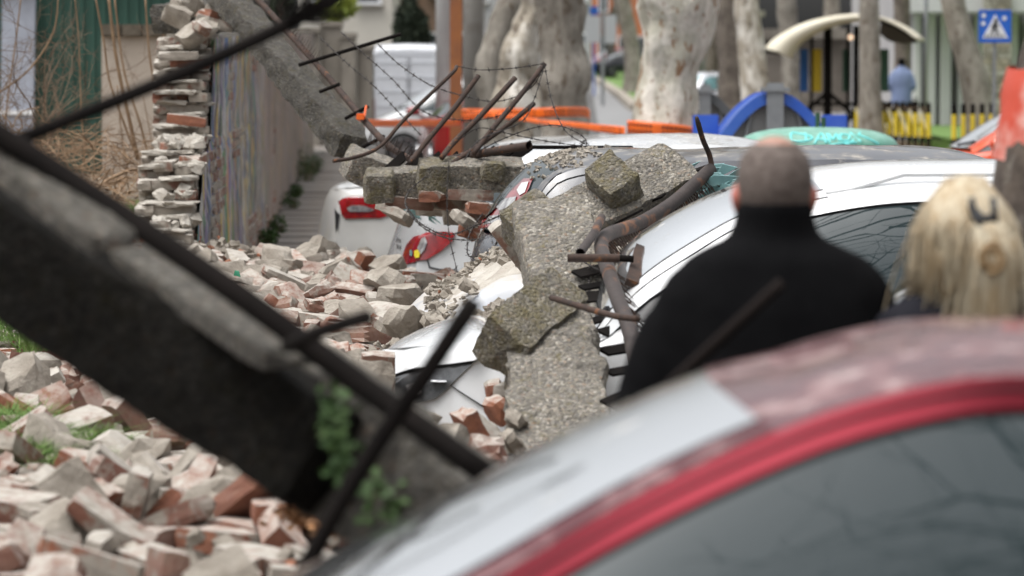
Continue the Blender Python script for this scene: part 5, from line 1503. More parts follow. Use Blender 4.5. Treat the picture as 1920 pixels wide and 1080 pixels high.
def car(name, label, loc, yaw, pc, L=4.2, W=1.76, belt=None, cant=None, wsx=(.35, 1.1), rwx=(-1.9, -1.5), side=None, glass=None, wsg=None, crown=.06, dent=0, dseed=0, cat_='car', group='cars parked side by side across the pavement', roofm=None, zb=.22, lights=True, sill=True, frame=.055, wheels=True, rails=False, rglass=None, mirx=None, mirz=.07, crush=None):
    """nose towards local +x; belt: (x, z) of bonnet/waist line; cant: (x, z, halfwidth)"""
    t = thing(name, label, cat_, loc, (0, 0, yaw), group)
    belt = belt or [(-L / 2, .62), (-L / 2 + .06, .9), (-L / 2 + .16, 1.0), (-1.2, .98), (wsx[1], .97), (wsx[1] + .1, .955), (L / 2 - .35, .80), (L / 2 - .1, .66), (L / 2, .5)]
    cant = cant or [(rwx[0], 1.0, .62), (rwx[1], 1.38, .55), (-.8, 1.45, .57), (0, 1.46, .575), (wsx[0], 1.41, .56), ((wsx[0] + wsx[1]) / 2, 1.2, .61), (wsx[1], .98, .66)]

    def hw(x):
        u = abs(x) / (L / 2)
        return W / 2 * (1 - .05 * u**2 - .22 * max(0, u - .55) ** 2 / .2025)

    def bz(x):
        return cub(belt, x)

    def dd(p):
        for cx_, cy_, rx_, ry_, dp_ in (crush or ()):
            p = p - Vector((0, 0, dp_ * math.exp(-((p.x - cx_) / rx_) ** 2 - ((p.y - cy_) / ry_) ** 2) * sst(.35, .8, p.z)))
        if not dent:
            return p
        v = noise.noise_vector(p * 2.3 + Vector((dseed, 0, 0))) * dent + noise.noise_vector(p * 7 + Vector((dseed, 3, 0))) * dent * .4
        return p + v
    M_ = wm(t)
    # lower body
    n = 64
    st = []
    for i in range(n + 1):
        u = -math.cos(math.pi * i / n)
        st.append(u * L / 2)
    rows = []
    for x in st:
        w_ = hw(x)
        zt = bz(x)
        sec = [(.90, zb), (.965, zb + .10), (.99, .42), (1.0, .55), (.995, .66), (.985, .76), (.965, zt - .09), (.945, zt - .035), (.90, zt - .008), (.86, zt), (.70, zt + .018), (.45, zt + .032), (.2, zt + .038), (0, zt + .04)]
        sec = [(a, min(z, zt - .09) if k < 6 else z) for k, (a, z) in enumerate(sec)]
        bmp = sst(L / 2 - .62, L / 2 - .50, abs(x)) * .028
        sec = [(a + bmp if k <= 3 else a, z) for k, (a, z) in enumerate(sec)]
        bul = .05 * (1 - min(1, (L / 2 - abs(x)) / .25)) * (1 if x > 0 else -1)
        r = []
        for a, z in sec:
            f = 1 - (abs(z - .5) / .7) ** 2
            xx = x + bul * f - (.10 * (a * a) * (1 if x > 0 else -1)) * sst(L / 2 - .5, L / 2, abs(x))
            r.append(Vector((xx, w_ * a, z)))
        full = [Vector((p.x, -p.y, p.z)) for p in r] + [p for p in r[::-1][1:]]
        rows.append([dd(p) for p in full])
    g = G()
    g.grid(rows)
    m = len(rows[0])
    for rr in (rows[0], rows[-1]):
        h_ = m // 2
        g.grid([[rr[k], (rr[k] + rr[m - 1 - k]) / 2, rr[m - 1 - k]] for k in range(h_ + 1)])
    bvh = BVHTree.FromPolygons([M_ @ Vector(v) for v in g.v], g.f)
    body = g.build('body', pc, t, smooth=True, world=False)

    # greenhouse
    x0, x1 = cant[0][0], cant[-1][0]
    cz = [(a, b) for a, b, c in cant]
    cy = [(a, c) for a, b, c in cant]

    def T(x, v):
        bx = lin([(x0, -.10), (rwx[1], -.05), (0, .0), (wsx[0], .07), (x1, .16)], x) * (1 - v * v)
        cr = crown * min(1, (cub(cz, x) - .95) / .25)
        return dd(Vector((x + bx, v * cub(cy, x), cub(cz, x) + cr * (1 - abs(v) ** 2.4))))

    def grid_T(xa, xb, va, vb, nx=16, nv=12, off=0):
        return [[T(xa + (xb - xa) * i / nx, va + (vb - va) * j / nv) + Vector((0, 0, off)) for j in range(nv + 1)] for i in range(nx + 1)]
    g = G()
    g.grid(grid_T(rwx[1], wsx[0], -1, 1, 24, 16))
    g.grid(grid_T(wsx[0], x1, .90, 1.0, 16, 2, .006))
    g.grid(grid_T(wsx[0], x1, -1, -.90, 16, 2, .006))
    g.grid(grid_T(x0, rwx[1], .88, 1, 10, 2, .006))
    g.grid(grid_T(x0, rwx[1], -1, -.88, 10, 2, .006))
    # cant rails on the sides
    sgn = (-1, 1)

    def Sd(x, s_, sg, off=0):
        zc_, yc = cub(cz, x), cub(cy, x)
        zl, yl = bz(x) - .01, hw(x) * .905
        z = zl + (zc_ - zl) * s_
        y = yl + (yc - yl) * s_ + .035 * math.sin(math.pi * s_) * (zc_ - zl) / .45 + off
        return dd(Vector((x, sg * y, z)))
    xs_ = [x0 + (x1 - x0) * i / 60 for i in range(61)]

    def stop(x, fr=frame):
        return max(0, 1 - fr / max(.001, cub(cz, x) - bz(x) + .01))
    roof = g.build('roof', roofm or pc, t, smooth=True, world=False)
    for sg in sgn:
        g = G()
        g.grid([[Sd(x, stop(x) + (1 - stop(x)) * k / 3, sg, .010 * (1 - k / 3)) for k in range(4)] for x in xs_])
        g.build('window_frame', pc, t, smooth=True, world=False)
        if roofm is not None:
            g = G()
            g.tube([Sd(x, stop(x) + (1 - stop(x)) * .62, sg, .007) for x in xs_ if cub(cz, x) - bz(x) > .12], .0032, 4)
            g.build('roof_seam', M_plastic, t, world=False)
        g = G()
        g.tube([T(wsx[0] + (x1 - .02 - wsx[0]) * k / 16, sg * .895) + Vector((0, 0, .006)) for k in range(17)], .0045, 4)
        g.build('windscreen_seal', M_plastic, t, world=False)
    g = G()
    for sg in sgn:
        g.grid([[Sd(x, k / 4, sg, -.006) for k in range(5)] for x in xs_])
    gb = G()
    gb.add(g.v, g.f)
    gb.grid(grid_T(x0, x1, -1, 1, 40, 12))
    bv2 = BVHTree.FromPolygons([M_ @ Vector(v) for v in gb.v], gb.f)
    g.build('pillar_trim', M_plastic, t, smooth=True, world=False)
    g = G()
    g.grid(grid_T(wsx[0], x1 - .01, -.90, .90, 14, 14, 0))
    ws = g.build('windscreen', wsg or M_ws, t, smooth=True, world=False)
    for v in (-.45, .42):
        g = G()
        a_, b_ = T(x1 - .03, v) + Vector((0, 0, .012)), T(x1 - .10, v + .42) + Vector((0, 0, .014))
        g.bar(a_, b_, .018, .012)
        g.build('wiper', M_plastic, t, world=False)
    g = G()
    g.grid(grid_T(x0 + .02, rwx[1], -.88, .88, 10, 12, 0))
    g.build('rear_window', rglass or glass or M_gl, t, smooth=True, world=False)
    for (a, b) in (side or [(rwx[0] + .35, -1.05), (-.98, -.12), (-.02, wsx[1] - .25)]):
        for sg in sgn:
            g = G()
            rws = []
            for i in range(25):
                x = a + (b - a) * i / 24
                hi = stop(x, frame + .012)
                lo = .05
                if hi < lo:
                    hi = lo
                rws.append([Sd(x, lo + (hi - lo) * k / 4, sg, .002) for k in range(5)])
            g.grid(rws)
            g.build('side_window', glass or M_gl, t, smooth=True, world=False)
    # doors: recessed seams as thin dark strips
    for xx in [(side or [(0, -1.05), (-.98, -.12), (-.02, .9)])[-1][0] - .05, wsx[1] + .02, (side or [(0, -1.05), (-.98, -.12)])[0][1] + .03]:
        for sg in sgn:
            w_ = hw(xx)
            g = G()
            g.tube([Vector((xx, sg * w_ * a * 1.001, z)) for a, z in ((.975, .34), (.99, .42), (1, .55), (.995, .66), (.985, .76), (.965, bz(xx) - .09), (.94, bz(xx) - .03))], .004, 4)
            g.build('door_seam', M_plastic, t, world=False)
    for sg in sgn:
        g = G()
        xm = mirx if mirx is not None else wsx[1] - .22
        g.sphere((xm, sg * (hw(xm) + .10), bz(xm) + mirz), (.07, .11, .075), 12, 8)
        g.tube([(xm, sg * (hw(xm) - .06), bz(xm) + .0), (xm, sg * (hw(xm) + .06), bz(xm) + .05)], .02, 6)
        g.build('wing_mirror', pc, t, smooth=True, world=False)
        g = G()
        xh = -.15
        g.bar((xh - .2, sg * (hw(xh) + .02), .82), (xh, sg * (hw(xh) + .02), .82), .02, .025)
        g.build('door_handle', pc, t, world=False)
    g = G()
    g.box((-L / 2 + .012, 0, .36), (.10, W * .55, .14))
    g.box((L / 2 - .03, 0, .34), (.10, W * .62, .16))
    g.build('lower_grille', M_plastic, t, world=False, bevel=.02)
    if wheels:
        for xx in (L / 2 - .82, -L / 2 + .78):
            for sg in sgn:
                yw = sg * (hw(xx) - .085)
                g = G()
                rws = []
                for i in range(7):
                    a = i / 6
                    rr = .315 - .02 * abs(2 * a - 1) ** 3
                    rws.append([Vector((xx + rr * math.cos(th), yw + (a - .5) * .20, .315 + rr * math.sin(th))) for th in [2 * math.pi * k / 28 for k in range(28)]])
                g.grid(rws, True)
                g.f.append(tuple(range(28)))
                g.f.append(tuple(6 * 28 + k for k in range(28)))
                wh = g.build('wheel', M_rubber, t, smooth=False, world=False)
                g = G()
                for k in range(10):
                    th = 2 * math.pi * k / 10
                    g.bar((xx, yw + sg * .105, .315), (xx + .2 * math.cos(th), yw + sg * .105, .315 + .2 * math.sin(th)), .02, .05, (0, 1, 0))
                g.tube([Vector((xx + .205 * math.cos(th), yw + sg * .104, .315 + .205 * math.sin(th))) for th in [2 * math.pi * k / 24 for k in range(25)]], .012, 5)
                g.build('rim', M_rim, wh, world=False)
    if rails:
        for sg in sgn:
            g = G()
            g.tube([T(x, sg * .93) + Vector((0, 0, .035 if -1.4 < x < wsx[0] - .1 else .0)) for x in [-1.5, -1.4, -1, -.5, 0, wsx[0] - .1, wsx[0]]], .011, 6)
            g.build('roof_rail', pc, t, smooth=True, world=False)
    TARGETS[t.name] = (bvh, bv2)
    return t, body, roof


def decal(poly, bvhs, Y, m, parent, name, off=.012, thick=.03, grid=14, smooth=True):
    """a lamp or panel lying on the body, outline in view angles, carried by the surface it sits on"""
    P2 = [Vector((x, y)) for x, y in poly]
    n = len(P2)
    xs0, xs1 = min(p.x for p in P2), max(p.x for p in P2)
    ys0, ys1 = min(p.y for p in P2), max(p.y for p in P2)
    pts = list(P2)
    st = max((xs1 - xs0), (ys1 - ys0)) / grid

    def inside(x, y):
        c_ = False
        for i in range(n):
            a, b = P2[i], P2[i - 1]
            if (a.y > y) != (b.y > y) and x < (b.x - a.x) * (y - a.y) / (b.y - a.y) + a.x:
                c_ = not c_
        return c_
    y = ys0 + st / 2
    while y < ys1:
        x = xs0 + st / 2
        while x < xs1:
            if inside(x, y) and min((Vector((x, y)) - p).length for p in P2) > st * .4:
                pts.append(Vector((x, y)))
            x += st
        y += st
    vo, eo, fo, *_ = delaunay_2d_cdt(pts, [(i, (i + 1) % n) for i in range(n)], [], 1, 1e-6)
    o = cam.location
    out = []
    for v in vo:
        d = ray(v.x, v.y).normalized()
        best = None
        for b in bvhs:
            h = b.ray_cast(o, d)
            if h[0] is not None and (best is None or h[3] < best):
                best = h[3]
        out.append([d, best])
    ok = [b for d, b in out if b and abs(b - Y) < 3]
    avg = sum(ok) / len(ok) if ok else Y
    vs = []
    for (d, b), v in zip(out, vo):
        if not b or abs(b - avg) > 1.2:
            near = sorted((((Vector(v) - Vector(v2)).length, b2) for (d2, b2), v2 in zip(out, vo) if b2 and abs(b2 - avg) < 1.2), key=lambda e: e[0])[:1]
            b = near[0][1] if near else avg
        vs.append(o + d * (b - off))
    g = G()
    g.add(vs, [tuple(f) for f in fo])
    ec = {}
    for f in fo:
        for i in range(len(f)):
            e = (f[i], f[(i + 1) % len(f)])
            k = tuple(sorted(e))
            ec[k] = ec.get(k, 0) + 1
    b0 = len(g.v)
    back = {}
    for (a, b), c_ in ec.items():
        if c_ == 1:
            for k in (a, b):
                if k not in back:
                    back[k] = len(g.v)
                    g.v.append(tuple(Vector(vs[k]) + out[k][0] * thick))
            g.f.append((a, b, back[b], back[a]))
    ob = g.build(name, m, parent, smooth='edge')
    return ob


PW = paint('pearl white paint', (.56, .555, .535), .12)
PS = paint('silver white paint', (.50, .51, .515), .16, rough=.25)
PD = paint('dark blue black paint', (.018, .021, .032), .22, rough=.2, dustcol=(.36, .32, .27))
PE = paint('snow white paint', (.74, .75, .755), .10, rough=.22)
PF = paint('dusty silver paint', (.50, .54, .60), .85, rough=.3)
PR = paint('wine red paint', (.062, .002, .006), 0, rough=.34, coat=.04, metal=.9)
PH = paint('light grey paint', (.46, .47, .48), .30, rough=.3)
PRD = paint('plain red paint', (.24, .008, .010), .0)
PO = paint('orange red paint', (.62, .08, .02), .0)
PV = paint('van white paint', (.66, .68, .72), .05)

# white saloon, third row back
cA, bA, _ = car('parked_car', 'pearl white saloon, farthest of the crushed row, rear lamp whole', (.92, 30.6, .02), R(4), PW, L=4.85, W=1.85,
    belt=[(-2.425, .60), (-2.38, .92), (-2.28, 1.03), (-1.9, 1.05), (-1.4, 1.02), (.95, .97), (1.05, .96), (2.0, .80), (2.3, .66), (2.425, .5)],
    cant=[(-1.75, 1.04, .60), (-1.0, 1.33, .56), (-.3, 1.39, .57), (.25, 1.37, .565), (.6, 1.22, .62), (1.1, .98, .68)], wsx=(.25, 1.1), rwx=(-1.75, -1.0), side=[(-1.45, -.85), (-.78, .02), (.1, .8)])
T = TARGETS[cA.name]
decal([(634, 378), (642, 372), (662, 368), (690, 371), (714, 381), (736, 388), (728, 404), (712, 409), (680, 409), (648, 410), (640, 402)], T[:1], 30, M_red, cA, 'tail_light')
decal([(650, 390), (660, 385), (680, 385), (702, 393), (694, 397), (655, 397)], T[:1], 30, M_clear, cA, 'reflector', .02, .01)
decal([(627, 390), (637, 402), (634, 425), (629, 432)], T[:1], 30, M_plastic, cA, 'number_plate_recess')
decal([(612, 448), (630, 451), (631, 470), (612, 466)], T[:1], 30, mat('grey bumper trim', (.42, .41, .39), None, rough=.5), cA, 'fog_lamp_cover', .01)
decal([(626, 349), (640, 344), (690, 343), (694, 350), (650, 352), (628, 356)], T[:1], 30, PW, cA, 'boot_spoiler', .05, .08)

# silver hatchback, red lamp with yellow bulb
cB, bB, _ = car('parked_car', 'silver white hatchback with a smashed rear window and red tail lamp', (1.22, 25.75, .10), R(7), PS, L=4.1, W=1.74,
    belt=[(-2.05, .52), (-2.02, .60), (-1.97, .78), (-1.90, 1.00), (-1.7, 1.06), (-1.2, .99), (.95, .97), (1.05, .96), (1.7, .80), (1.95, .66), (2.05, .5)],
    cant=[(-1.80, 1.0, .62), (-1.45, 1.27, .54), (-.8, 1.37, .57), (0, 1.39, .575), (.35, 1.34, .56), (.75, 1.16, .61), (1.1, .98, .66)], dent=.022, dseed=3, glass=M_gl, rwx=(-1.8, -1.45))
T = TARGETS[cB.name]
decal([(754, 497), (755, 478), (762, 458), (775, 444), (800, 436), (832, 434), (853, 437), (848, 452), (828, 470), (800, 487), (775, 492)], T[:1], 25, M_red, cB, 'tail_light', .02)
decal([(783, 463), (790, 447), (797, 444), (801, 455), (796, 469), (788, 477), (782, 474)], T[:1], 25, M_clear, cB, 'reflector', .03, .01)
decal([(777, 470), (783, 468), (787, 474), (786, 482), (779, 484), (776, 478)], T[:1], 25, M_yel, cB, 'indicator_bulb', .035, .01)
decal([(768, 469), (771, 468), (773, 474), (772, 481), (768, 479)], T[:1], 25, M_glteal, cB, 'reversing_bulb', .035, .01)
g_ = [(720, 541), (760, 545), (800, 545), (818, 537), (822, 527), (824, 527), (820, 540), (802, 548), (760, 548), (720, 544)]
decal(g_, T[:1], 25, M_plastic, cB, 'bumper_crease', .006, .01)
decal([(800, 488), (803, 488), (807, 500), (825, 504), (858, 505), (858, 507), (824, 507), (804, 503)], T[:1], 25, M_plastic, cB, 'bumper_seam', .006, .01)
for k, (x, y) in enumerate(((743, 445), (748, 447), (744, 458), (749, 460))):
    decal([(x, y), (x + 3, y + 1), (x + 2.5, y + 8), (x - .5, y + 7)], T[:1], 25, M_rim, cB, 'badge_letter', .01, .01)

# dark estate
cC, bC, _ = car('parked_car', 'dark blue black estate with drops on its flank and tall tail lamp', (2.02, 20.6, .02), R(5), PD, L=4.55, W=1.80,
    belt=[(-2.275, .55), (-2.24, .80), (-2.20, 1.02), (-2.1, 1.07), (-1.2, 1.03), (1.0, .98), (1.15, .96), (1.9, .80), (2.15, .66), (2.275, .5)],
    cant=[(-2.12, 1.06, .66), (-1.82, 1.42, .585), (-1.0, 1.475, .60), (0, 1.49, .60), (.4, 1.44, .58), (.8, 1.2, .63), (1.15, .98, .67)], wsx=(.4, 1.15), rwx=(-2.12, -1.82),
    side=[(-1.72, -1.12), (-.98, -.12), (0, .88)], dent=.012, dseed=8, glass=M_glteal, rglass=M_gl, roofm=paint('dusty dark roof', (.03, .032, .04), .42, rough=.3, dustcol=(.30, .28, .25)), frame=.10)
T = TARGETS[cC.name]
decal([(982, 334), (999, 334), (992, 352), (978, 380), (966, 402), (950, 420), (930, 424), (895, 430), (905, 412), (940, 380), (962, 352)], T, 20, M_red, cC, 'tail_light', .03)
decal([(978, 342), (991, 340), (984, 360), (974, 366), (968, 356)], T, 20, mat('bright reflector', (.6, .6, .58), None, rough=.15), cC, 'lamp_reflector', .045, .01)
decal([(946, 372), (968, 368), (962, 388), (936, 394), (930, 388)], T, 20, M_clear, cC, 'reversing_lens', .045, .01)
decal([(914, 404), (946, 402), (956, 398), (942, 414), (904, 422)], T, 20, M_clear, cC, 'lower_lens', .045, .01)

# crushed car under the dust
cF, bF, _ = car('parked_car', 'crushed silver car buried under pale mortar dust, its wing just showing', (1.50, 18.6, 0), R(184), PF, L=4.1, W=1.76,
    belt=[(-2.05, .5), (-1.95, .9), (-1.2, .95), (.8, 1.05), (1.0, 1.04), (1.5, .99), (1.85, .87), (2.0, .74), (2.05, .6)],
    cant=[(-1.8, 1.0, .62), (-1.4, 1.15, .6), (-.6, 1.16, .6), (.1, 1.17, .6), (.5, 1.14, .62), (.9, 1.07, .66)], wsx=(.1, .9), rwx=(-1.8, -1.4), dent=.05, dseed=21, side=[(-1.3, -.7), (-.6, .4)])

# white compact off-roader: bonnet pushed down, roof to the right
cE, bE, _ = car('parked_car', 'white high roofed car with headlamp showing under the fallen coping', (1.53, 15.65, 0), R(181), PE, L=4.25, W=1.82,
    belt=[(-2.125, .6), (-2.05, .95), (-1.9, 1.05), (-1.2, 1.05), (.9, 1.02), (1.18, 1.0), (1.7, .93), (1.95, .84), (2.07, .72), (2.125, .55)],
    cant=[(-1.95, 1.05, .64), (-1.65, 1.40, .58), (-.9, 1.50, .61), (-.2, 1.51, .61), (.15, 1.495, .60), (.55, 1.40, .605), (.95, 1.18, .66), (1.22, 1.0, .70)], wsx=(.3, 1.22), rwx=(-1.95, -1.65), crown=.095,
    side=[(-1.45, -1.0), (-.95, -.28), (-.10, .95)], rails=True, glass=M_gl, mirx=.62, mirz=.03, crush=[(1.36, -.2, .20, 1.2, .24)], dent=.004, dseed=4)
T = TARGETS[cE.name]
decal([(706, 723), (724, 708), (770, 694), (822, 687), (888, 678), (884, 684), (862, 704), (838, 730), (815, 748), (780, 756), (745, 752), (720, 740)], T[:1], 15, M_dkhl, cE, 'headlight', .015)
decal([(808, 712), (836, 713), (838, 716), (808, 716)], T[:1], 15, M_rim, cE, 'lamp_strip', .03, .01)
decal([(760, 722), (776, 716), (790, 722), (792, 736), (780, 744), (764, 740)], T[:1], 15, M_clear, cE, 'lamp_bowl', .03, .01)
decal([(704, 722), (720, 706), (768, 692), (822, 684), (890, 676), (888, 679), (822, 688), (770, 696), (724, 710), (708, 724)], T[:1], 15, M_plastic, cE, 'lamp_gap', .028, .02)
decal([(842, 722), (845, 722), (908, 762), (906, 764)], T[:1], 15, M_plastic, cE, 'bumper_seam', .01, .01)
decal([(664, 688), (676, 672), (720, 655), (800, 648), (905, 644), (912, 650), (900, 670), (888, 676), (822, 685), (768, 692), (712, 712)], T[:1], 15, PE, cE, 'bonnet_edge', .05, .06)

# grey car beyond the two people, near
cH, bH, _ = car('parked_car', 'light grey car between the black coated man and the blonde woman', (1.93, 11.1, 0), R(180), PH, L=4.0, W=1.72, crown=.07,
    belt=[(-2.0, .6), (-1.9, .95), (-1.2, .95), (.8, .93), (1.0, .91), (1.6, .72), (1.9, .62), (2.0, .5)],
    cant=[(-1.8, 1.0, .60), (-1.4, 1.36, .54), (-.6, 1.43, .56), (.25, 1.42, .56), (.6, 1.30, .59), (1.0, .97, .64)], wsx=(.30, 1.0), side=[(-1.4, -.9), (-.85, -.2), (-.1, .8)])

# near wine red car
cG, bG, _ = car('parked_car', 'wine red car at the very front, its windscreen and roof out of focus', (.40, 6.10, -.042), R(180), PR, L=4.05, W=1.70, crown=.035, mirx=.27, mirz=.09,
    belt=[(-2.02, .6), (-1.95, .9), (-1.7, 1.0), (-1.2, .98), (.9, .95), (1.2, .93), (1.75, .80), (1.95, .66), (2.02, .5)],
    cant=[(-1.95, 1.0, .58), (-1.6, 1.42, .54), (-1.0, 1.535, .565), (-.318, 1.56, .58), (-.165, 1.5375, .58), (-.0125, 1.49, .58), (.217, 1.385, .59), (.484, 1.232, .60), (.85, 1.06, .62), (1.22, .93, .66)],
    wsx=(.02, 1.22), rwx=(-1.95, -1.6), side=[(-1.5, -1.05), (-1.0, -.62), (-.52, 1.05)], group='cars parked side by side across the pavement', frame=.046, roofm=paint('sky sheen red roof', (.20, .010, .02), .40, rough=.26, coat=.5, metal=.9, dustcol=(.50, .42, .41)))  # pale dust mix on this roof stands in for the sky's reflection

# orange car at the far right, behind the dark near trunk
cK, _, _ = car('parked_car', 'orange red car just left of the dark tape wrapped trunk', (5.80, 40, gz(40)), R(180), PO, L=4.0, W=1.72, group=None,
    belt=[(-2.0, .6), (-1.9, .95), (.8, .97), (1.05, .95), (1.7, .85), (1.9, .7), (2.0, .5)])

# far traffic
car('parked_car', 'small white car in front of the white box van', (-.75, 66, gz(66)), R(183), PS, L=3.9, W=1.7, group='cars far up the street')
car('parked_car', 'red car behind the rusty post, only its tail visible', (-.55, 60.5, gz(60)), R(96), PRD, L=4.0, W=1.7, group='cars far up the street',
    cant=[(-1.8, 1.0, .5), (-1.4, 1.2, .42), (-.8, 1.25, .42), (0, 1.25, .42), (.35, 1.2, .42), (.75, 1.1, .5), (1.1, .98, .6)])
for px, Y, c_, lab in ((1140, 232, paint('maroon', (.22, .02, .04)), 'maroon car parked on the verge beside the road signs'), (1165, 214, paint('navy', (.02, .02, .03)), 'black car parked on the verge right of the maroon one')):
    p = P(px + 12, 0, Y)
    car('parked_car', lab, (p.x, Y, gz(Y) + .15), R(200), c_, L=4.2, W=1.75, group='cars far up the street')
p = P(1340, 0, 118)
car('parked_car', 'white estate car parked between the far trunks above the bins', (p.x, 118, gz(118) - .3), R(55), PV, L=4.3, W=1.75, group='cars far up the street', glass=M_glteal)

# van
a, b = P(693, 83, 80), P(840, 83, 80)
t = thing('white_van', 'tall white panel van parked beyond the orange tape', 'van', ((a.x + b.x) / 2, 82, gz(80)))
g = G()
xc, hwid = (a.x + b.x) / 2, (b.x - a.x) / 2
rows = []
for y, s, zt in ((80.0, .93, a.z - .12), (80.06, .985, a.z - .03), (80.4, 1, a.z), (84.0, 1, a.z), (84.6, .97, a.z - .25), (85.0, .94, a.z - 1.0), (85.6, .9, a.z - 1.25), (85.7, .8, .9)):
    sec = [(-1, .65), (-1, 1.4), (-.985, zt - .35), (-.93, zt - .06), (-.8, zt), (0, zt + .02), (.8, zt), (.93, zt - .06), (.985, zt - .35), (1, 1.4), (1, .65)]
    rows.append([Vector((xc + k * hwid * s, y, z)) for k, z in sec])
g.grid(rows)
g.f.append(tuple(range(11)))
g.f.append(tuple(7 * 11 + k for k in range(11)))
g.build('body', PV, t, smooth=False, bevel=.02)
g = G()
for sx in (-1, 1):
    g.box((xc + sx * hwid * .46, 79.985, 1.55), (hwid * .86, .03, 1.6))
g.build('rear_door', PV, t, bevel=.02)
for sx in (-1, 1):
    g = G()
    g.box((xc + sx * hwid * .94, 79.96, 1.25), (.10, .06, .42))
    g.build('tail_light', M_red, t, bevel=.01)
g = G()
for k in range(5):
    g.box((xc, 79.965, 1.0 + k * .3), (hwid * 1.6, .015, .03))
g.build('door_rib', PV, t)
g = G()
g.box((xc, 79.95, .62), (hwid * 1.9, .15, .16))
g.build('bumper', M_plastic, t, bevel=.02)
for sx in (-1, 1):
    for y in (81, 84.7):
        g = G()
        g.tube([(xc + sx * (hwid - .1) - .1, y, gz(y) + .33), (xc + sx * (hwid - .1) + .1, y, gz(y) + .33)], .33, 20)
        g.build('wheel', M_rubber, t)

# ------------------------------------------------------------ fallen concrete coping
def beam(g, A_, B_, w_, h_, up=(0, 0, 1), amp=.02, fr=6, nl=26, nc=8, seed=0, taper=(1, 1), ends=True):
    """rough long block: cross-section grid displaced with noise; A_, B_ are centres of the end faces"""
    A_, B_ = Vector(A_), Vector(B_)
    t_ = (B_ - A_).normalized()
    y_ = Vector(up).cross(t_).normalized()
    z_ = t_.cross(y_)
    ring = []
    for k in range(nc):
        ring.append((-1 + 2 * k / nc, 1))
    for k in range(nc):
        ring.append((1, 1 - 2 * k / nc))
    for k in range(nc):
        ring.append((1 - 2 * k / nc, -1))
    for k in range(nc):
        ring.append((-1, -1 + 2 * k / nc))
    rows = []
    so = Vector((seed * 3.3, seed, 0))

    def disp(p):
        return noise.noise_vector(p * fr + so) * amp + noise.noise_vector(p * fr * 4 + so) * amp * .45 + noise.noise_vector(p * fr * 12 + so) * amp * .18
    for i in range(nl + 1):
        u = i / nl
        s = taper[0] + (taper[1] - taper[0]) * u
        if i in (0, nl):
            s *= .94
        c_ = A_.lerp(B_, u)
        rows.append([c_ + y_ * (a * w_ / 2 * s * (.97 if abs(a) == 1 and abs(b) == 1 else 1)) + z_ * (b * h_ / 2 * s * (.96 if abs(a) == 1 and abs(b) == 1 else 1)) for a, b in ring])
    rows = [[p + disp(p) for p in r] for r in rows]
    g.grid(rows, True)
    m = len(ring)
    for rr, sg in ((rows[0], -1), (rows[-1], 1)):
        c_ = sum(rr, Vector()) / m
        mid = [c_ + (p - c_) * .5 + t_ * sg * .012 + disp(p * 1.01) * .6 for p in rr]
        g.grid([rr, mid], True)
        b = len(g.v)
        g.v += [tuple(p) for p in mid] + [tuple(c_ + t_ * sg * .02)]
        g.f += [(b + k, b + (k + 1) % m, b + m) for k in range(m)]
    return y_, z_, t_


# main fallen coping: three lengths and their cross blocks
cop = thing('fallen_coping', 'long pebbled concrete coping fallen diagonally across the parked cars', 'coping', P(1050, 560, 16))
u1 = (-.15, -.55, .82)
g = G()
fr1 = beam(g, P(1275, 325, 17.25), P(1000, 466, 16.8), .27, .20, (.1, -.62, .75), .013, seed=1)
g.build('coping_length', M_agg, cop, smooth='edge')
g = G()
fr2 = beam(g, P(1030, 412, 16.35), P(1100, 645, 15.6), .33, .24, (-.02, -.62, .75), .020, seed=2)
g.build('coping_length', M_agg, cop, smooth='edge')
g = G()
fr3 = beam(g, P(1032, 615, 14.75), P(1048, 915, 13.7), .355, .28, (.0, -.6, .8), .034, seed=3, nl=34, taper=(.9, 1.08))
g.build('coping_length', M_agg, cop, smooth='edge')
for i, (px, py, Y, L_, w_, h_, m_, fr_) in enumerate(((1150, 346, 16.95, .20, .17, .17, M_aggm, fr1), (1003, 424, 16.35, .20, .22, .20, M_aggm, fr1), )):
    c_ = P(px, py, Y)
    ya, za, ta = fr_
    g = G()
    beam(g, c_ - ya * L_ / 2, c_ + ya * L_ / 2, w_, h_, (za + ta * .25).normalized(), .020, nl=14, nc=7, seed=10 + i, fr=5)
    g.build('cross_block', m_, cop, smooth='edge')
g = G()
beam(g, P(1050, 556, 14.75), P(935, 655, 14.35), .20, .20, (.35, -.62, .6), .022, nl=20, nc=7, seed=14, fr=5)
g.build('cross_block', M_aggm, cop, smooth='edge')
for k, px, py, Y, q in ((0, 960, 466, 17.0, (.2, .9, .3)), (4, 942, 712, 15.0, (.9, .8, .3)), (6, 930, 738, 14.8, (.4, 1.2, .3)), (5, 905, 812, 13.6, (.5, .8, .2)), (4, 885, 806, 13.5, (.3, 1.0, .7)), (10, 915, 850, 13.1, (.5, .1, .4)), (11, 905, 832, 13.6, (.5, .1, 1.4)), (11, 962, 830, 13.6, (0, .9, .4)), (6, 935, 770, 14.2, (0, .9, .4)), (5, 958, 745, 14.6, (0, .6, 1.4)), (11, 968, 790, 13.8, (.3, .5, 1.2))):
    o = shared('brick', BM[k], cop, wm(cop).inverted() @ P(px, py, Y), q)

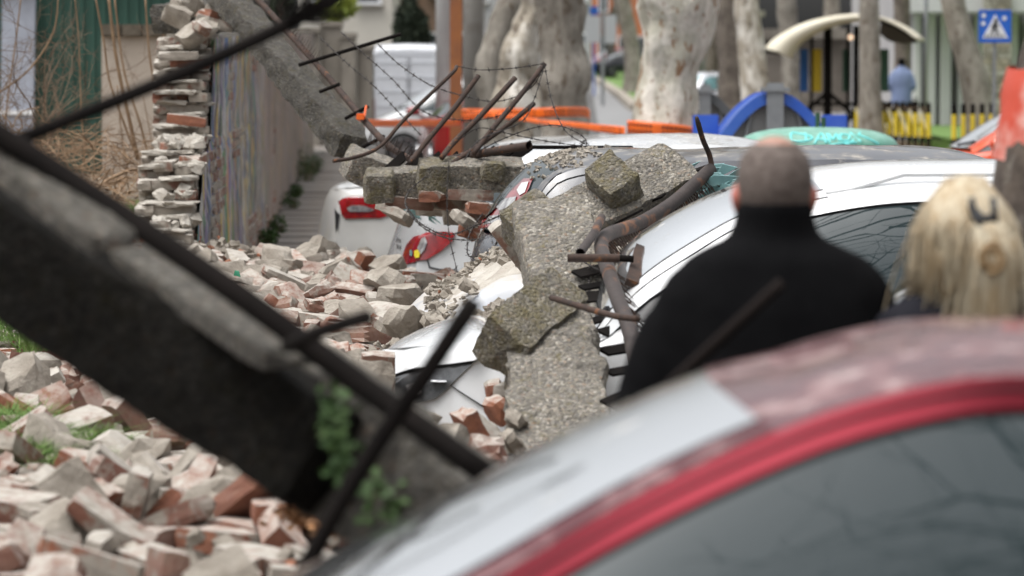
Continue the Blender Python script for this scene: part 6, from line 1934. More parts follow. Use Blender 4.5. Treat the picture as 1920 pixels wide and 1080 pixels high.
# back fallen coping resting on the silver and the dark cars
cop2 = thing('fallen_coping', 'broken grey coping lying level across the two car boots', 'coping', P(810, 345, 22.6))
for i, (x0, y0, x1, y1, Y, w_, h_, m_) in enumerate(((652, 304, 745, 336, 23.2, .24, .19, M_agg), (690, 345, 850, 336, 22.55, .18, .15, M_agg), (686, 347, 736, 347, 22.45, .20, .175, M_aggm), (786, 333, 846, 332, 22.4, .22, .185, M_aggm), (840, 328, 980, 327, 22.4, .22, .165, M_agg), (905, 318, 945, 322, 22.27, .10, .10, M_aggm))):
    g = G()
    beam(g, P(x0, y0, Y), P(x1, y1, Y + (.1 if i == 0 else 0)), w_, h_, (0, -.25, 1), .016, nl=14, nc=6, seed=30 + i)
    g.build('coping_length', m_, cop2, smooth='edge')
for k, px, py, Y, q in ((0, 882, 365, 22.35, (0, .03, .05)), (4, 812, 366, 22.35, (.1, 0, 0)), (4, 900, 389, 22.3, (.1, .1, .3)), (0, 842, 383, 22.6, (.1, 0, 2.9)), (5, 870, 412, 22.2, (.4, .5, .6)), (0, 768, 380, 22.5, (.1, .1, .4)), (4, 745, 402, 22.4, (.5, -.3, 2.6)), (5, 900, 412, 22.5, (.1, .7, .3)), (9, 905, 405, 22.8, (0, 0, .3)), (10, 880, 430, 22.3, (.6, .2, 0)), (5, 732, 388, 22.9, (.1, .2, .8)), (9, 860, 400, 23.0, (0, 0, 0)), (8, 820, 385, 23.2, (0, 0, 0))):
    shared('brick', BM[k], cop2, wm(cop2).inverted() @ P(px, py, Y), q)

# coping sliding down from the wall top
cop3 = thing('fallen_coping', 'lichened coping length sliding down from the brick wall top', 'coping', P(530, 130, 26.5))
g = G()
beam(g, P(412, -25, 27.4), P(660, 276, 24.6), .22, .17, (.3, -.3, .9), .036, nl=44, nc=7, seed=50, fr=5)
g.build('coping_length', M_aggm if False else aggregate_mat('lichened old concrete', .27, .7), cop3, smooth='edge')
g = G()
beam(g, P(325, 38, 27.5), P(470, 20, 28.6), .34, .2, (0, -.2, 1), .03, nl=20, nc=6, seed=51)
g.build('coping_length', bpy.data.materials['lichened old concrete'], cop3, smooth='edge')

# the big near coping, the shade of its overhung side painted near black, some moss
cop4 = thing('fallen_coping', 'huge dark out of focus coping slanting across the lower left', 'coping', P(400, 600, 7.6))
up4 = (.30, -.42, .86)
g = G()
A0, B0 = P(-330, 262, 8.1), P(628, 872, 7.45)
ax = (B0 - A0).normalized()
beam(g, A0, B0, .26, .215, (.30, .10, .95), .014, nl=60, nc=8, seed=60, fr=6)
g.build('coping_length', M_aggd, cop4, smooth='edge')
# lit upper side, painted as a paler copy of the concrete: separate cap courses with gaps
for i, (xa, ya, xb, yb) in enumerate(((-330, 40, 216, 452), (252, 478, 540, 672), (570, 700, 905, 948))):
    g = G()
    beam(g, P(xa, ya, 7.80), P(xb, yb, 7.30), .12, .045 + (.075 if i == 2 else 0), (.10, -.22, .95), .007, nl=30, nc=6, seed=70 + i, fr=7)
    g.build('cap_course', M_agglit, cop4, smooth='edge')
g = G()
beam(g, P(600, 810, 7.6), P(860, 990, 7.4), .2, .26, (.3, -.06, .95), .03, nl=20, nc=6, seed=75)
g.build('cross_block', aggregate_mat('dim weathered concrete', .35, .4), cop4, smooth='edge')
g = G()
for i in range(190):
    cx, cy = random.choice(((625, 790), (640, 840), (620, 760), (700, 930), (740, 960), (640, 870)))
    p = P(cx + random.gauss(0, 14), cy + random.gauss(0, 24), 7.22 + random.uniform(0, .2))
    u = Vector((random.gauss(0, 1), random.gauss(0, 1), random.gauss(0, 1))).normalized() * .012
    v = u.orthogonal() * .6
    g.add([p - u, p + v, p + u, p - v], [(0, 1, 2, 3)])
tag(g.build('moss_tuft', M_leaf), 'small green weed clinging to the dark near coping', 'weed', None)

# ------------------------------------------------------------ iron rails
def spikes(g, path, dirv, n, L_, r=.0035, back=.01):
    pts = cat(path, 8) if len(path) > 2 else [Vector(path[0]).lerp(Vector(path[-1]), i / 30) for i in range(31)]
    for i in range(n):
        f = i / n * (len(pts) - 1)
        k = int(f)
        p = pts[k].lerp(pts[min(k + 1, len(pts) - 1)], f - k)
        d = (Vector(dirv) + Vector((random.gauss(0, .12), random.gauss(0, .12), random.gauss(0, .12)))).normalized()
        g.tube([p - d * back, p + d * L_ * random.uniform(.8, 1.15)], [r, r * .4], 4)


rl = thing('railing', 'bent rusty pipe rail with rows of spikes along the fallen coping', 'railing', P(1150, 440, 16.6))
path = [P(1332, 318, 17.2), P(1262, 380, 16.8), P(1200, 418, 16.4), P(1140, 440, 16.0), P(1127, 462, 15.7), P(1140, 505, 15.2), P(1158, 560, 14.7), P(1178, 610, 14.2), P(1192, 680, 13.8), P(1198, 760, 13.4)]
g = G()
g.tube(cat(path, 6), .030, 14)
g.build('pipe', M_rustpale, rl, smooth=True)
g = G()
g.tube(cat([P(1336, 320, 17.2), P(1330, 290, 17.2), P(1318, 262, 17.1), P(1306, 220, 17.0)], 4), [.012] * 12 + [.008], 8)
g.build('upright', M_rust, rl, smooth=True)
g = G()
spikes(g, [p + Vector((.01, -.01, -.02)) for p in path[:5]], (.42, .1, -.55), 100, .085)
spikes(g, [p + Vector((.01, -.01, -.06)) for p in path[:5]], (.5, .1, -.65), 60, .05)
spikes(g, [p + Vector((.02, -.01, 0)) for p in path[5:]], (.7, .1, -.5), 60, .075)
g.build('spike_row', M_rust, rl)['kind'] = 'stuff'
for a, b, wd in (((1300, 326), (1222, 376), .05), ((1322, 314), (1240, 343), .05), ((1245, 366), (1180, 392), .05), ((1200, 396), (1160, 416), .05), ((1155, 420), (1118, 446), .05), ((1080, 515), (1142, 500), .08), ((1085, 560), (1150, 552), .10), ((1100, 605), (1168, 588), .05), ((1128, 625), (1180, 612), .08), ((1130, 660), (1190, 650), .08), ((1140, 700), (1192, 690), .06), ((1140, 760), (1196, 735), .10), ((1090, 540), (1150, 530), .05)):
    Y = 17.3 - (a[1] - 320) / 440 * 3.6
    g = G()
    g.bar(P(*a, Y + .03), P(*b, Y + .12), wd * .9, .010, (0, -.35, .9))
    g.build('flat_bar', M_black, rl)
g = G()
g.bar(P(1202, 466, 15.3), P(1184, 532, 15.0), .05, .03, (0, 1, 0))
g.build('flat_bar', M_rust, rl)


def pipe(label, pts, r, m=None, open_=False, smooth=True, name='iron_bar', cat_='bar', group='iron bars of the toppled fence', n=12):
    g = G()
    ps = cat(pts, 5)
    g.tube(ps, r, n, not open_)
    if open_:
        g.tube(ps, r * .78, n, False)
    return tag(g.build(name, m or M_rust, None, smooth=smooth), label, cat_, group)


pipe('short rusty pipe lying level over the coping, right end torn open', [P(1064, 484, 15.1), P(1162, 484, 15.1)], .017, open_=True)
pipe('torn dark pipe stub just right of the level rusty pipe', [P(1160, 484, 15.1), P(1188, 486, 15.1)], .014, M_black)
pipe('short pipe standing on end beside the bend of the rail', [P(1128, 408, 15.9), P(1112, 440, 15.7), P(1088, 474, 15.4)], .018, M_rustpale, open_=True)
pipe('thin rusty rod reaching from the mossy block to the bent rail', [P(1034, 558, 14.4), P(1090, 575, 14.2), P(1150, 592, 14.0), P(1196, 598, 13.9)], .012)
pipe('thin dark rod lying level on top of the white car roof edge', [P(990, 276, 22.2), P(1185, 277, 22.6)], .012, M_black)
# toppled fence panel behind
fr = thing('railing', 'toppled rusty fence rail falling from the wall top to the silver car', 'railing', P(640, 200, 24))
pa = [P(470, -15, 25.5), P(540, 60, 25.1), P(620, 150, 24.6), P(700, 245, 23.9), P(745, 285, 23.4), P(788, 308, 22.9)]
g = G()
g.tube(cat(pa, 6), .021, 12)
g.build('pipe', M_rust, fr, smooth=True)
pb = [P(788, 308, 22.9), P(860, 296, 22.6), P(930, 283, 22.3), P(992, 273, 22.0)]
g = G()
g.tube(cat(pb, 5), .024, 14, False)
g.tube(cat(pb, 5), .019, 14, False)
g.build('pipe', M_rust, fr, smooth=True)
for a, b in (((560, 122), (752, 64)), ((648, 222), (690, 200)), ((600, 172), (636, 158)), ((670, 282), (720, 255))):
    g = G()
    Y = 24.6 if a[0] < 600 else 24.2
    g.tube([P(*a, Y), P(*b, Y - .1)], .012, 8)
    g.build('cross_bar', M_black, fr)
for k in range(9):
    x = 712 + k * 34
    y = 300 - max(0, (k - 3)) * 5
    if x > 968:
        continue
    g = G()
    g.bar(P(x, y + 25 + (k < 4) * 8, 22.8), P(x + 46, y - 8, 22.7), .07, .012, (0, -.6, .5))
    g.build('flat_bar', M_black, fr)
g = G()
spikes(g, [P(690, 265, 23.9), P(740, 285, 23.3), P(775, 306, 22.9)], (.3, -.3, .6), 40, .08)
spikes(g, [P(520, 10, 25.3), P(540, 60, 25.1), P(600, 120, 24.7)], (.3, -.3, .5), 30, .07)
g.build('spike_row', M_rust, fr)['kind'] = 'stuff'
for lab, pts, r in (
    ('bent thin upright, leftmost of the leaning fence rods', [(856, 125), (845, 140), (760, 222), (712, 275), (665, 295), (625, 302)], .0115),
    ('second leaning fence rod from the left, rusty top', [(897, 142), (850, 205), (800, 265), (768, 306)], .0155),
    ('third leaning fence rod from the left, dark and thick', [(966, 146), (900, 218), (850, 268), (828, 296)], .0165),
    ('tallest leaning fence rod, topped by barbed wire', [(1021, 120), (975, 180), (925, 240), (888, 288)], .0155),
    ('short leaning fence rod, lowest on the right', [(1001, 194), (960, 228), (905, 268), (860, 298), (822, 326)], .0150)):
    o = pipe(lab, [P(x, y, 22.8 - .6 * (i / len(pts))) for i, (x, y) in enumerate(pts)], r)
g = G()
for i, (x, y) in enumerate(((684, 212), (676, 216))):
    pass
g.box(P(676, 219, 24.0), (.05, .05, .04))
g.bar(P(683, 222, 24.0), P(687, 198, 24.05), .035, .012, (1, 0, 0))
tag(g.build('tape_knot', M_orange, None, bevel=.005), 'orange tape knot tied around the leaning fence rail', 'tape')
M_dkrust = mat('dark brown steel', (.012, .009, .008), None, rough=.9, ior=1.2)
# near, out of focus iron
pipe('thick blurred pipe running down along the near dark coping', [P(-40, 228, 7.45), P(150, 352, 7.4), P(440, 548, 7.25), P(700, 738, 7.15), P(920, 895, 7.0)], .0235, M_black, n=16)
pipe('thin blurred bar rising from lower left to the frame top', [P(35, 262, 7.7), P(300, 155, 7.9), P(520, 55, 8.1), P(640, -12, 8.2)], .0150, M_black)
pipe('blurred bar stub pointing right under the near pipe', [P(540, 648, 7.2), P(600, 622, 7.0), P(690, 594, 6.9)], .014, M_black)
pipe('long blurred bar crossing the headlamp of the white car', [P(888, 566, 6.9), P(800, 700, 6.95), P(730, 800, 7.0), P(640, 940, 7.0), P(560, 1090, 7.0)], .0175, M_black)
pipe('blurred bar slanting over the back of the black coat', [P(1468, 530, 7.3), P(1380, 610, 7.3), P(1225, 752, 7.35)], .0125, M_dkrust)
g = G()
for i in range(60):
    a = P(575 + random.uniform(-45, 30), 22 + random.uniform(-15, 22), 8.1)
    th = random.uniform(-.5, 2.4)
    L_ = random.uniform(.03, .075)
    g.tube([a, a + Vector((math.cos(th) * L_, random.uniform(-.03, .03), math.sin(th) * L_))], .0022, 4)
tag(g.build('spike_comb', M_black, None), 'blurred dark cluster of thin spikes at the top of the frame', 'spikes')


# ------------------------------------------------------------ barbed wire
def barbed(label, pts, sag=0, r=.0028, step=.085):
    g = G()
    ps = cat(pts, 10)
    # two twisted strands
    L_ = 0
    for s_ in (0, math.pi):
        q = []
        L_ = 0
        for i, p in enumerate(ps):
            if i:
                L_ += (p - ps[i - 1]).length
            q.append(p + Vector((math.cos(L_ * 60 + s_), 0, math.sin(L_ * 60 + s_))) * r * .8)
        g.tube(q, r * .75, 4)
    d = 0
    nx = step * .5
    for a, b in zip(ps, ps[1:]):
        sl = (b - a).length
        while nx < d + sl:
            p = a.lerp(b, (nx - d) / sl)
            tt = (b - a).normalized()
            for k in range(2):
                v = (tt.orthogonal().normalized() * math.cos(k * 2.1 + nx * 9) + tt.cross(tt.orthogonal()).normalized() * math.sin(k * 2.1 + nx * 9) + tt * .3).normalized() * .017
                g.tube([p - v, p + v], r * .55, 3)
            g.tube([p - tt * .006, p + tt * .006], r * 1.9, 5)
            nx += step
        d += sl
    return tag(g.build('barbed_wire', M_wire, None), label, 'barbed wire', 'strands of barbed wire')


def W(pts, Y0, Y1):
    n = len(pts) - 1
    return [P(x, y, Y0 + (Y1 - Y0) * i / n) for i, (x, y) in enumerate(pts)]


for lab, pts, Y0, Y1 in (
    ('upper barbed strand sagging from the thin cross bar to the tallest rod', [(708, 82), (745, 118), (790, 150), (820, 165), (862, 178), (920, 190), (965, 182), (1000, 160), (1021, 122)], 24.2, 22.5),
    ('top barbed strand strung between the first rod and the tallest rod', [(856, 124), (900, 131), (960, 128), (1021, 119)], 22.8, 22.6),
    ('middle barbed strand crossing in front of the white van', [(640, 60), (676, 95), (735, 148), (772, 190), (800, 212), (850, 224), (905, 224), (960, 210)], 24.4, 22.8),
    ('lower barbed strand from the wall to the red car', [(600, 70), (650, 118), (700, 160), (745, 208), (788, 252)], 24.6, 23.2),
    ('barbed strand hanging from the tallest rod to the pipe end', [(1021, 122), (1035, 190), (1060, 245), (1100, 272)], 22.6, 22.2),
    ('barbed strand curving from the tallest rod down to its foot', [(1021, 122), (1000, 190), (975, 230), (900, 262), (870, 300)], 22.6, 22.2),
    ('tangled barbed strand lying low across the rods', [(860, 262), (900, 240), (960, 252), (1010, 262), (1060, 270), (1110, 275)], 22.5, 22.3),
    ('barbed strand looping over the pipe and dark car roof', [(880, 292), (940, 262), (1000, 240), (1050, 236), (1098, 262), (1085, 300), (1040, 340)], 22.4, 21.5),
    ('barbed strand dropping from the dark roof towards its side window', [(1098, 262), (1080, 285), (1070, 320), (1050, 370), (1045, 395)], 22.2, 19.5),
    ('barbed strand hanging free in front of the silver car bumper', [(930, 478), (880, 502), (845, 518), (808, 548), (788, 560)], 20.5, 21.5),
    ('short barbed tail hanging down beside the silver bumper', [(792, 536), (786, 560), (782, 574)], 21.5, 21.5),
    ('barbed strand from the loose bricks down the silver wing', [(842, 300), (838, 370), (842, 440), (855, 500), (858, 520)], 22.2, 22.0),
    ('barbed strand across the tall tail lamp of the dark car', [(760, 385), (790, 420), (840, 440), (900, 420), (960, 395), (1010, 378), (1050, 392)], 22.0, 18.5),
    ('barbed loop hanging from the middle of the back coping', [(800, 330), (766, 360), (762, 390), (790, 424), (830, 444), (880, 450), (920, 440)], 22.1, 21.0),
    ('barbed strand draped over the dark car corner', [(905, 400), (880, 440), (880, 480), (920, 470), (950, 430), (980, 470)], 20.4, 18.8),
    ('barbed strand in front of the white windscreen', [(1185, 484), (1215, 500), (1218, 540), (1205, 580), (1200, 620)], 15.4, 14.9),
    ('thin barbed strand rising over the white windscreen', [(1232, 462), (1222, 480), (1212, 500), (1222, 512), (1232, 522)], 15.3, 15.2),
    ('barbed tangle around the short standing pipe', [(1060, 395), (1090, 420), (1110, 440), (1090, 460), (1085, 480), (1110, 500), (1150, 515)], 16.5, 15.6),
    ('barbed strand running down the main coping', [(1100, 400), (1112, 440), (1100, 490), (1105, 540), (1095, 580)], 16.6, 15.3)):
    barbed(lab, W(pts, Y0, Y1))

# ------------------------------------------------------------ debris lying on the crushed cars
def drape(name, label, x0, x1, y0, y1, zf, m, nx=70, ny=50, bv=None):
    g = G()
    rows = []
    for j in range(ny + 1):
        y = y0 + (y1 - y0) * j / ny
        row = []
        for i in range(nx + 1):
            x = x0 + (x1 - x0) * i / nx
            p = Vector((x, y, 0))
            e = min(1, min(i, nx - i) / 8, min(j, ny - j) / 6)
            z = zf(x, y) + .05 * noise.noise(p * 5) + .028 * noise.noise(p * 17) + .012 * noise.noise(p * 45) - (1 - e) * .10
            row.append(Vector((x + .02 * noise.noise(p * 9), y, z)))
        rows.append(row)
    g.grid(rows)
    return tag(g.build(name, m, None, smooth=True), label, None, None, 'stuff')


def topz(b, x, y, d=.9):
    z = None
    for bb in b:
        h = bb.ray_cast(Vector((x, y, 3)), Vector((0, 0, -1)))
        if h[0] is not None and (z is None or h[0].z > z):
            z = h[0].z
    return d if z is None else z


TF = TARGETS[cF.name]


def zF(x, y):
    k = noise.noise(Vector((x * 2.2, y * 1.6, 5)))
    # thick to the right, bare paint near the wing edge
    return topz(TF, x, y, .6) + .055 * sst(-.35, .1, x) - .012 + .045 * k


drape('mortar_debris', 'pale crushed mortar covering the bonnet of the buried silver car', -.50, 1.2, 17.75, 19.5, zF, mat('dry white dust', (.47, .44, .39), (.34, .305, .26), 7, .95, .012, 40))


def zg(x, y):
    return lin([(-.75, .60), (-.45, .73), (-.2, .85), (.1, .94), (.6, .97)], x) - .25 * sst(16.6, 16.2, y) * 0 + .03 * noise.noise(Vector((x * 3, y * 3, 2)))


drape('mortar_debris', 'brownish heap of crushed mortar between the buried car and the white bonnet', -.75, .75, 15.75, 17.75, lambda x, y: zg(x, y) + .04 * sst(16.1, 16.6, y) - .17 * sst(16.7, 17.6, y) - .06 * (1 - sst(15.75, 16.0, y)), M_dust)
g, g2 = G(), G()
for i in range(7500):
    if random.random() < .5:
        x, y = random.uniform(-.4, 1.0), random.uniform(17.8, 19.4)
        if noise.noise(Vector((x * 2.2, y * 1.6, 5))) < -.12:
            continue
        z = zF(x, y) + random.uniform(.0, .05)
    else:
        x, y = random.uniform(-.7, .65), random.uniform(15.8, 17.7)
        z = zg(x, y) + .04 * sst(16.1, 16.6, y) - .17 * sst(16.7, 17.6, y) + random.uniform(-.01, .03)
    chip(g if random.random() < .96 else g2, Vector((x, y, z)), random.choice((.007, .010, .014, .02, .026)) * random.uniform(.7, 1.5))
tag(g.build('mortar_flakes', M_pale), 'flakes of pale mortar scattered over the buried car', None, None, 'stuff')
tag(g2.build('brick_flakes', bpy.data.materials['brick crumbs']), 'flakes of red brick scattered over the buried car', None, None, 'stuff')
lab = {9: 'angular mortar block lying in the crushed mortar near the white bonnet', 4: 'broken brick piece lying in the crushed mortar near the white bonnet'}
for k, px, py, Y, q in ((11, 878, 537, 18.0, (.3, .6, .2)), (11, 800, 600, 17.0, (.6, .3, .2)), (9, 760, 606, 16.9, (.3, .6, .9)), (4, 762, 588, 18.4, (.2, .1, .3)), (11, 812, 604, 16.8, (.3, .2, .3)), (5, 735, 612, 17.6, (.3, .2, .7))):
    o = shared('mortar_lump' if k in (9, 10, 11) else 'loose_brick', BM[k], None, P(px, py, Y), q)
    tag(o, lab[9] if k in (9, 10, 11) else lab[4], 'mortar lump' if k in (9, 10, 11) else 'brick', 'pieces in the crushed mortar')
# the broken glass and dark opening of the smashed hatch
g = G()
for i in range(26):
    p = P(random.uniform(765, 830), random.uniform(372, 412), 23.9 + random.uniform(0, .2))
    u = Vector((random.uniform(-1, 1), random.uniform(-.6, .6), random.uniform(-.5, .8))).normalized() * random.uniform(.03, .09)
    v = u.cross(Vector((random.random(), 1, random.random()))).normalized() * random.uniform(.02, .05)
    g.prism([p - u, p + v, p + u * .8], (0, .003, .002))
tag(g.build('broken_glass', M_glteal), 'crumpled glass shards in the smashed rear of the silver car', 'broken glass')
g = G()
for i in range(30):
    p = P(random.uniform(1290, 1470), random.uniform(318, 372), 17.3 + random.uniform(-.2, .2))
    u = Vector((random.uniform(.4, 1), random.uniform(-.6, .6), random.uniform(.1, .8))).normalized() * random.uniform(.05, .16)
    v = u.cross(Vector((random.random(), 1, random.random()))).normalized() * random.uniform(.02, .05)
    g.prism([p - u, p + v, p + u * .8], (0, .003, .002))
tag(g.build('broken_glass', M_glteal), 'large glass shards between the spiked rail and the white car roof', 'broken glass')
# broken mortar and plaster on the dark roof
g = G()
for i in range(330):
    x, y = P(random.gauss(1055, 34), 300, 20.5).x, random.uniform(19.9, 21.2)
    z = topz(TARGETS[cC.name], x, y, 1.45)
    if z > 1.40:
        chip(g, Vector((x, y, z + .005)), random.choice((.008, .012, .022)))
tag(g.build('mortar_flakes', M_pale), 'broken mortar and flakes lying on the dark car roof corner', None, None, 'stuff')
# fine plaster splashes on the dark car side
g = G()
for i in range(420):
    px, py = random.uniform(870, 1090), random.uniform(335, 520)
    d = ray(px, py).normalized()
    h = TARGETS[cC.name][0].ray_cast(cam.location, d)
    if h[0] is not None:
        g.sphere(h[0] - d * .002, random.uniform(.0015, .0045), 5, 4)
tag(g.build('plaster_spots', M_pale), 'white plaster spots spattered on the dark car flank', None, None, 'stuff')

# ------------------------------------------------------------ barrier tape
def tape(label, pts, hw_, m, Y0=None, twist=None, group='orange barrier tapes', prn=True):
    """pts: list of (px, py, Y); hw_: half width in metres"""
    g = G()
    ps = [P(*p) for p in pts]
    cs = cat(ps, 6)
    n = len(cs)
    t = thing('barrier_tape', label, 'tape', ps[0], group=group)
    rows = []
    for i, p in enumerate(cs):
        a = (twist or (lambda u: 0))(i / (n - 1))
        up = Vector((0, math.sin(a), math.cos(a)))
        wv = .006 * math.sin(i * .9)
        rows.append([p + up * k * hw_ + Vector((0, wv, 0)) for k in (-1, -.5, 0, .5, 1)])
    g.grid(rows)
    g.build('foil', m, t, smooth=True, solid=.0015)
    if prn:
        g = G()
        d = 0
        for a, b, ra, rb in zip(cs, cs[1:], rows, rows[1:]):
            if (b - a).length < 1e-4:
                continue
            L_ = (b - a).length
            k = int(L_ / .11) + 1
            for j in range(k):
                if random.random() < .2:
                    continue
                u0, u1 = (j + .12) / k, (j + .8) / k
                for v0, v1 in ((.18, .36), (.58, .80)):
                    def q(u, v):
                        return (ra[0].lerp(ra[4], v)).lerp(rb[0].lerp(rb[4], v), u) + Vector((0, -.004, 0))
                    g.add([q(u0, v0), q(u1, v0), q(u1, v1), q(u0, v1)], [(0, 1, 2, 3)])
        g.build('printing', M_print, t)['kind'] = 'stuff'
    return t


tape('flat orange tape stretched between the fence rail and the rusty post', [(652, 228, 40), (700, 231, 43), (780, 231, 46), (866, 231, 50)], .042, M_orange)
tape('upper orange tape band running from the rusty post round the tree cluster', [(866, 213, 50), (940, 213, 50), (1010, 212, 49), (1060, 210, 49), (1102, 212, 50), (1106, 228, 51)], .062, M_orange)
tape('lower twisted orange tape crossing towards the thick plane trunk', [(866, 222, 50), (910, 214, 49), (960, 219, 48), (1020, 229, 46), (1070, 233, 45), (1120, 240, 43), (1172, 246, 42)], .050, M_orange, twist=lambda u: 1.0 * math.sin(u * 3))
tape('orange tape wound around the thick cream plane trunk', [(1176, 238, 42.7), (1195, 239, 42.45), (1240, 243, 42.35), (1285, 248, 42.5), (1310, 253, 42.9)], .075, M_orange)

# near trunk at the right with red foil
t = thing('tree_trunk', 'dark near trunk at the right edge, wrapped in red and white foil', 'tree', P(1960, 1080, 10.2) * Vector((1, 1, 0)) if False else (1.43, 10.2, 0))
rows = []
for z, cx, r in ((0, 1.52, .24), (.5, 1.49, .19), (1.0, 1.45, .19), (1.3, 1.435, .185), (1.6, 1.43, .17), (1.83, 1.44, .145), (2.0, 1.47, .125), (2.3, 1.56, .11), (3.0, 1.78, .10)):
    rows.append([Vector((cx + math.cos(a) * r * (1 + .12 * noise.noise(Vector((math.cos(a) * 2, math.sin(a) * 2, z * 2)))), 10.2 + math.sin(a) * r, z)) for a in [2 * math.pi * k / 24 for k in range(24)]])
g = G()
g.grid(rows, True)
g.build('trunk', bark('brown furrowed bark', (.115, .09, .07), (.065, .05, .04), (.17, .15, .125), None, 6), t, smooth=True)
g = G()
rnd = random.Random(5)
for k in range(3):
    limb(g, Vector((1.78, 10.2, 2.95)), Vector((math.cos(k * 2) * .7, math.sin(k * 2) * .7, 1)).normalized(), 1.6, .07, 0, rnd, 3)
g.build('crown', M_bark3, t, smooth=True)
tp = thing('barrier_tape', 'red and white foil wrapped around the dark near trunk', 'tape', (1.44, 10.2, 1.85), group='orange barrier tapes')
rows = []
for z in (1.73, 1.76, 1.80, 1.85, 1.90, 1.94, 1.97):
    r = .150 + .003 * math.sin(z * 60)
    rows.append([Vector((1.445 + (z - 1.85) * .15 + math.cos(a) * r * (1 + .05 * noise.noise(Vector((a * 3, z * 9, 0)))), 10.2 + math.sin(a) * r, z + .006 * math.sin(a * 3))) for a in [2 * math.pi * k / 40 for k in range(40)]])
g = G()
g.grid(rows, True)
g.build('foil', M_redfoil, tp, smooth=True)

# ------------------------------------------------------------ posts
def post(name, label, px, Y, r, m, ztop=6, cat_='post', py0=250, square=False):
    p = P(px, py0, Y)
    t = thing(name, label, cat_, (p.x, Y, gz(Y)))
    g = G()
    if square:
        g.box((p.x, Y, (ztop + gz(Y)) / 2), (2 * r, 2 * r, ztop - gz(Y)))
    else:
        g.tube([(p.x, Y, gz(Y) - .1), (p.x, Y, ztop)], [r, r * .85], 16)
    g.build('shaft', m, t, smooth=not square)
    g = G()
    g.box((p.x, Y, gz(Y) + .06), (r * 3.2, r * 3.2, .14))
    g.build('base', M_conc, t, bevel=.01)
    return t


post('rusty_post', 'orange brown rusty steel post before the white van', 855, 50.5, .078, mat('orange rust', (.33, .12, .04), (.24, .095, .045), 3, .85, .003, 30, c3=(.42, .17, .05), s3=2), 5.5, square=True)
post('concrete_pole', 'light grey concrete lamp pole left of the rusty post', 832, 62, .135, mat('pale concrete', (.40, .40, .39), (.34, .34, .33), 2, .85), 7, 'pole')
post('concrete_pole', 'grey smooth pole directly right of the rusty post', 888, 58, .165, mat('grey concrete', (.33, .315, .29), (.27, .26, .24), 1.5, .9, c3=(.22, .2, .18)), 7, 'pole')
post('steel_pole', 'thin grey lamp pole beside the grey office pillars', 1735, 84, .05, mat('galvanised steel', (.30, .31, .32), (.25, .26, .27), 5, .5, metal=.5), 6, 'pole')
M_galv = bpy.data.materials['galvanised steel']


def quadp(x0, y0, x1, y1, Y):
    a, b = P(x0, y0, Y), P(x1, y1, Y)
    return a, b


# road sign backs
p = P(1130, 240, 128)
t = thing('road_sign', 'grey back of two road signs on a thin pole by the curved road', 'sign', (p.x, 128, gz(128)))
g = G()
g.tube([(p.x, 128, gz(128)), (p.x, 128, 4.6)], .06, 10)
g.build('pole', M_galv, t)
for x0, x1, y0, y1 in ((1098, 1126, 30, 80), (1134, 1156, 28, 82)):
    a, b = quadp(x0, y0, x1, y1, 127.9)
    g = G()
    g.box(((a.x + b.x) / 2, 127.9, (a.z + b.z) / 2), (b.x - a.x, .04, a.z - b.z))
    g.build('sign_plate', mat('sign back grey', (.42, .43, .44), None, rough=.5, metal=.3) if x0 < 1100 else bpy.data.materials['sign back grey'], t, bevel=.01)
a, b = quadp(1106, 12, 1122, 28, 150)
g = G()
g.box(((a.x + b.x) / 2, 150, (a.z + b.z) / 2), (b.x - a.x, .05, a.z - b.z))
g.tube([((a.x + b.x) / 2, 150.1, gz(150)), ((a.x + b.x) / 2, 150.1, a.z)], .04, 8)
tag(g.build('direction_sign', mat('sign blue', (.02, .10, .42), None, rough=.4), None), 'small blue direction sign in front of the terracotta block', 'sign')

# pedestrian crossing sign
Y = 56
a, b = quadp(1835, 20, 1896, 79, Y)
t = thing('crossing_sign', 'blue square pedestrian crossing sign with walking figure in a white triangle', 'sign', ((a.x + b.x) / 2, Y, gz(Y)))
cx, cz, s = (a.x + b.x) / 2, (a.z + b.z) / 2, (b.x - a.x)
g = G()
g.box((cx, Y, cz), (s, .03, s))
g.build('sign_plate', mat('crossing blue', (.02, .13, .56), None, rough=.35), t, bevel=.006)
M_sw = mat('sign white', (.72, .73, .75), None, rough=.4)
g = G()
fx = lambda u, v, d=.021: Vector((cx + u * s / 2, Y - d, cz + v * s / 2))
for a_, b_ in (((-.92, -.93), (.92, -.93)), ((-.93, -.92), (-.93, .92)), ((-.92, .93), (.92, .93)), ((.93, -.92), (.93, .92))):
    g.bar(fx(*a_), fx(*b_), .006, .008, (0, 1, 0))
g.build('border', bpy.data.materials['crossing blue'], t)
g = G()
g.prism([fx(-.78, -.72), fx(.80, -.72), fx(0, .74)], (0, .006, 0))
g.build('triangle', M_sw, t)
g = G()


def strk(pts, wd, d=.026):
    for p_, q_ in zip(pts, pts[1:]):
        g.bar(fx(*p_, d), fx(*q_, d), wd, .004, (0, 1, 0))


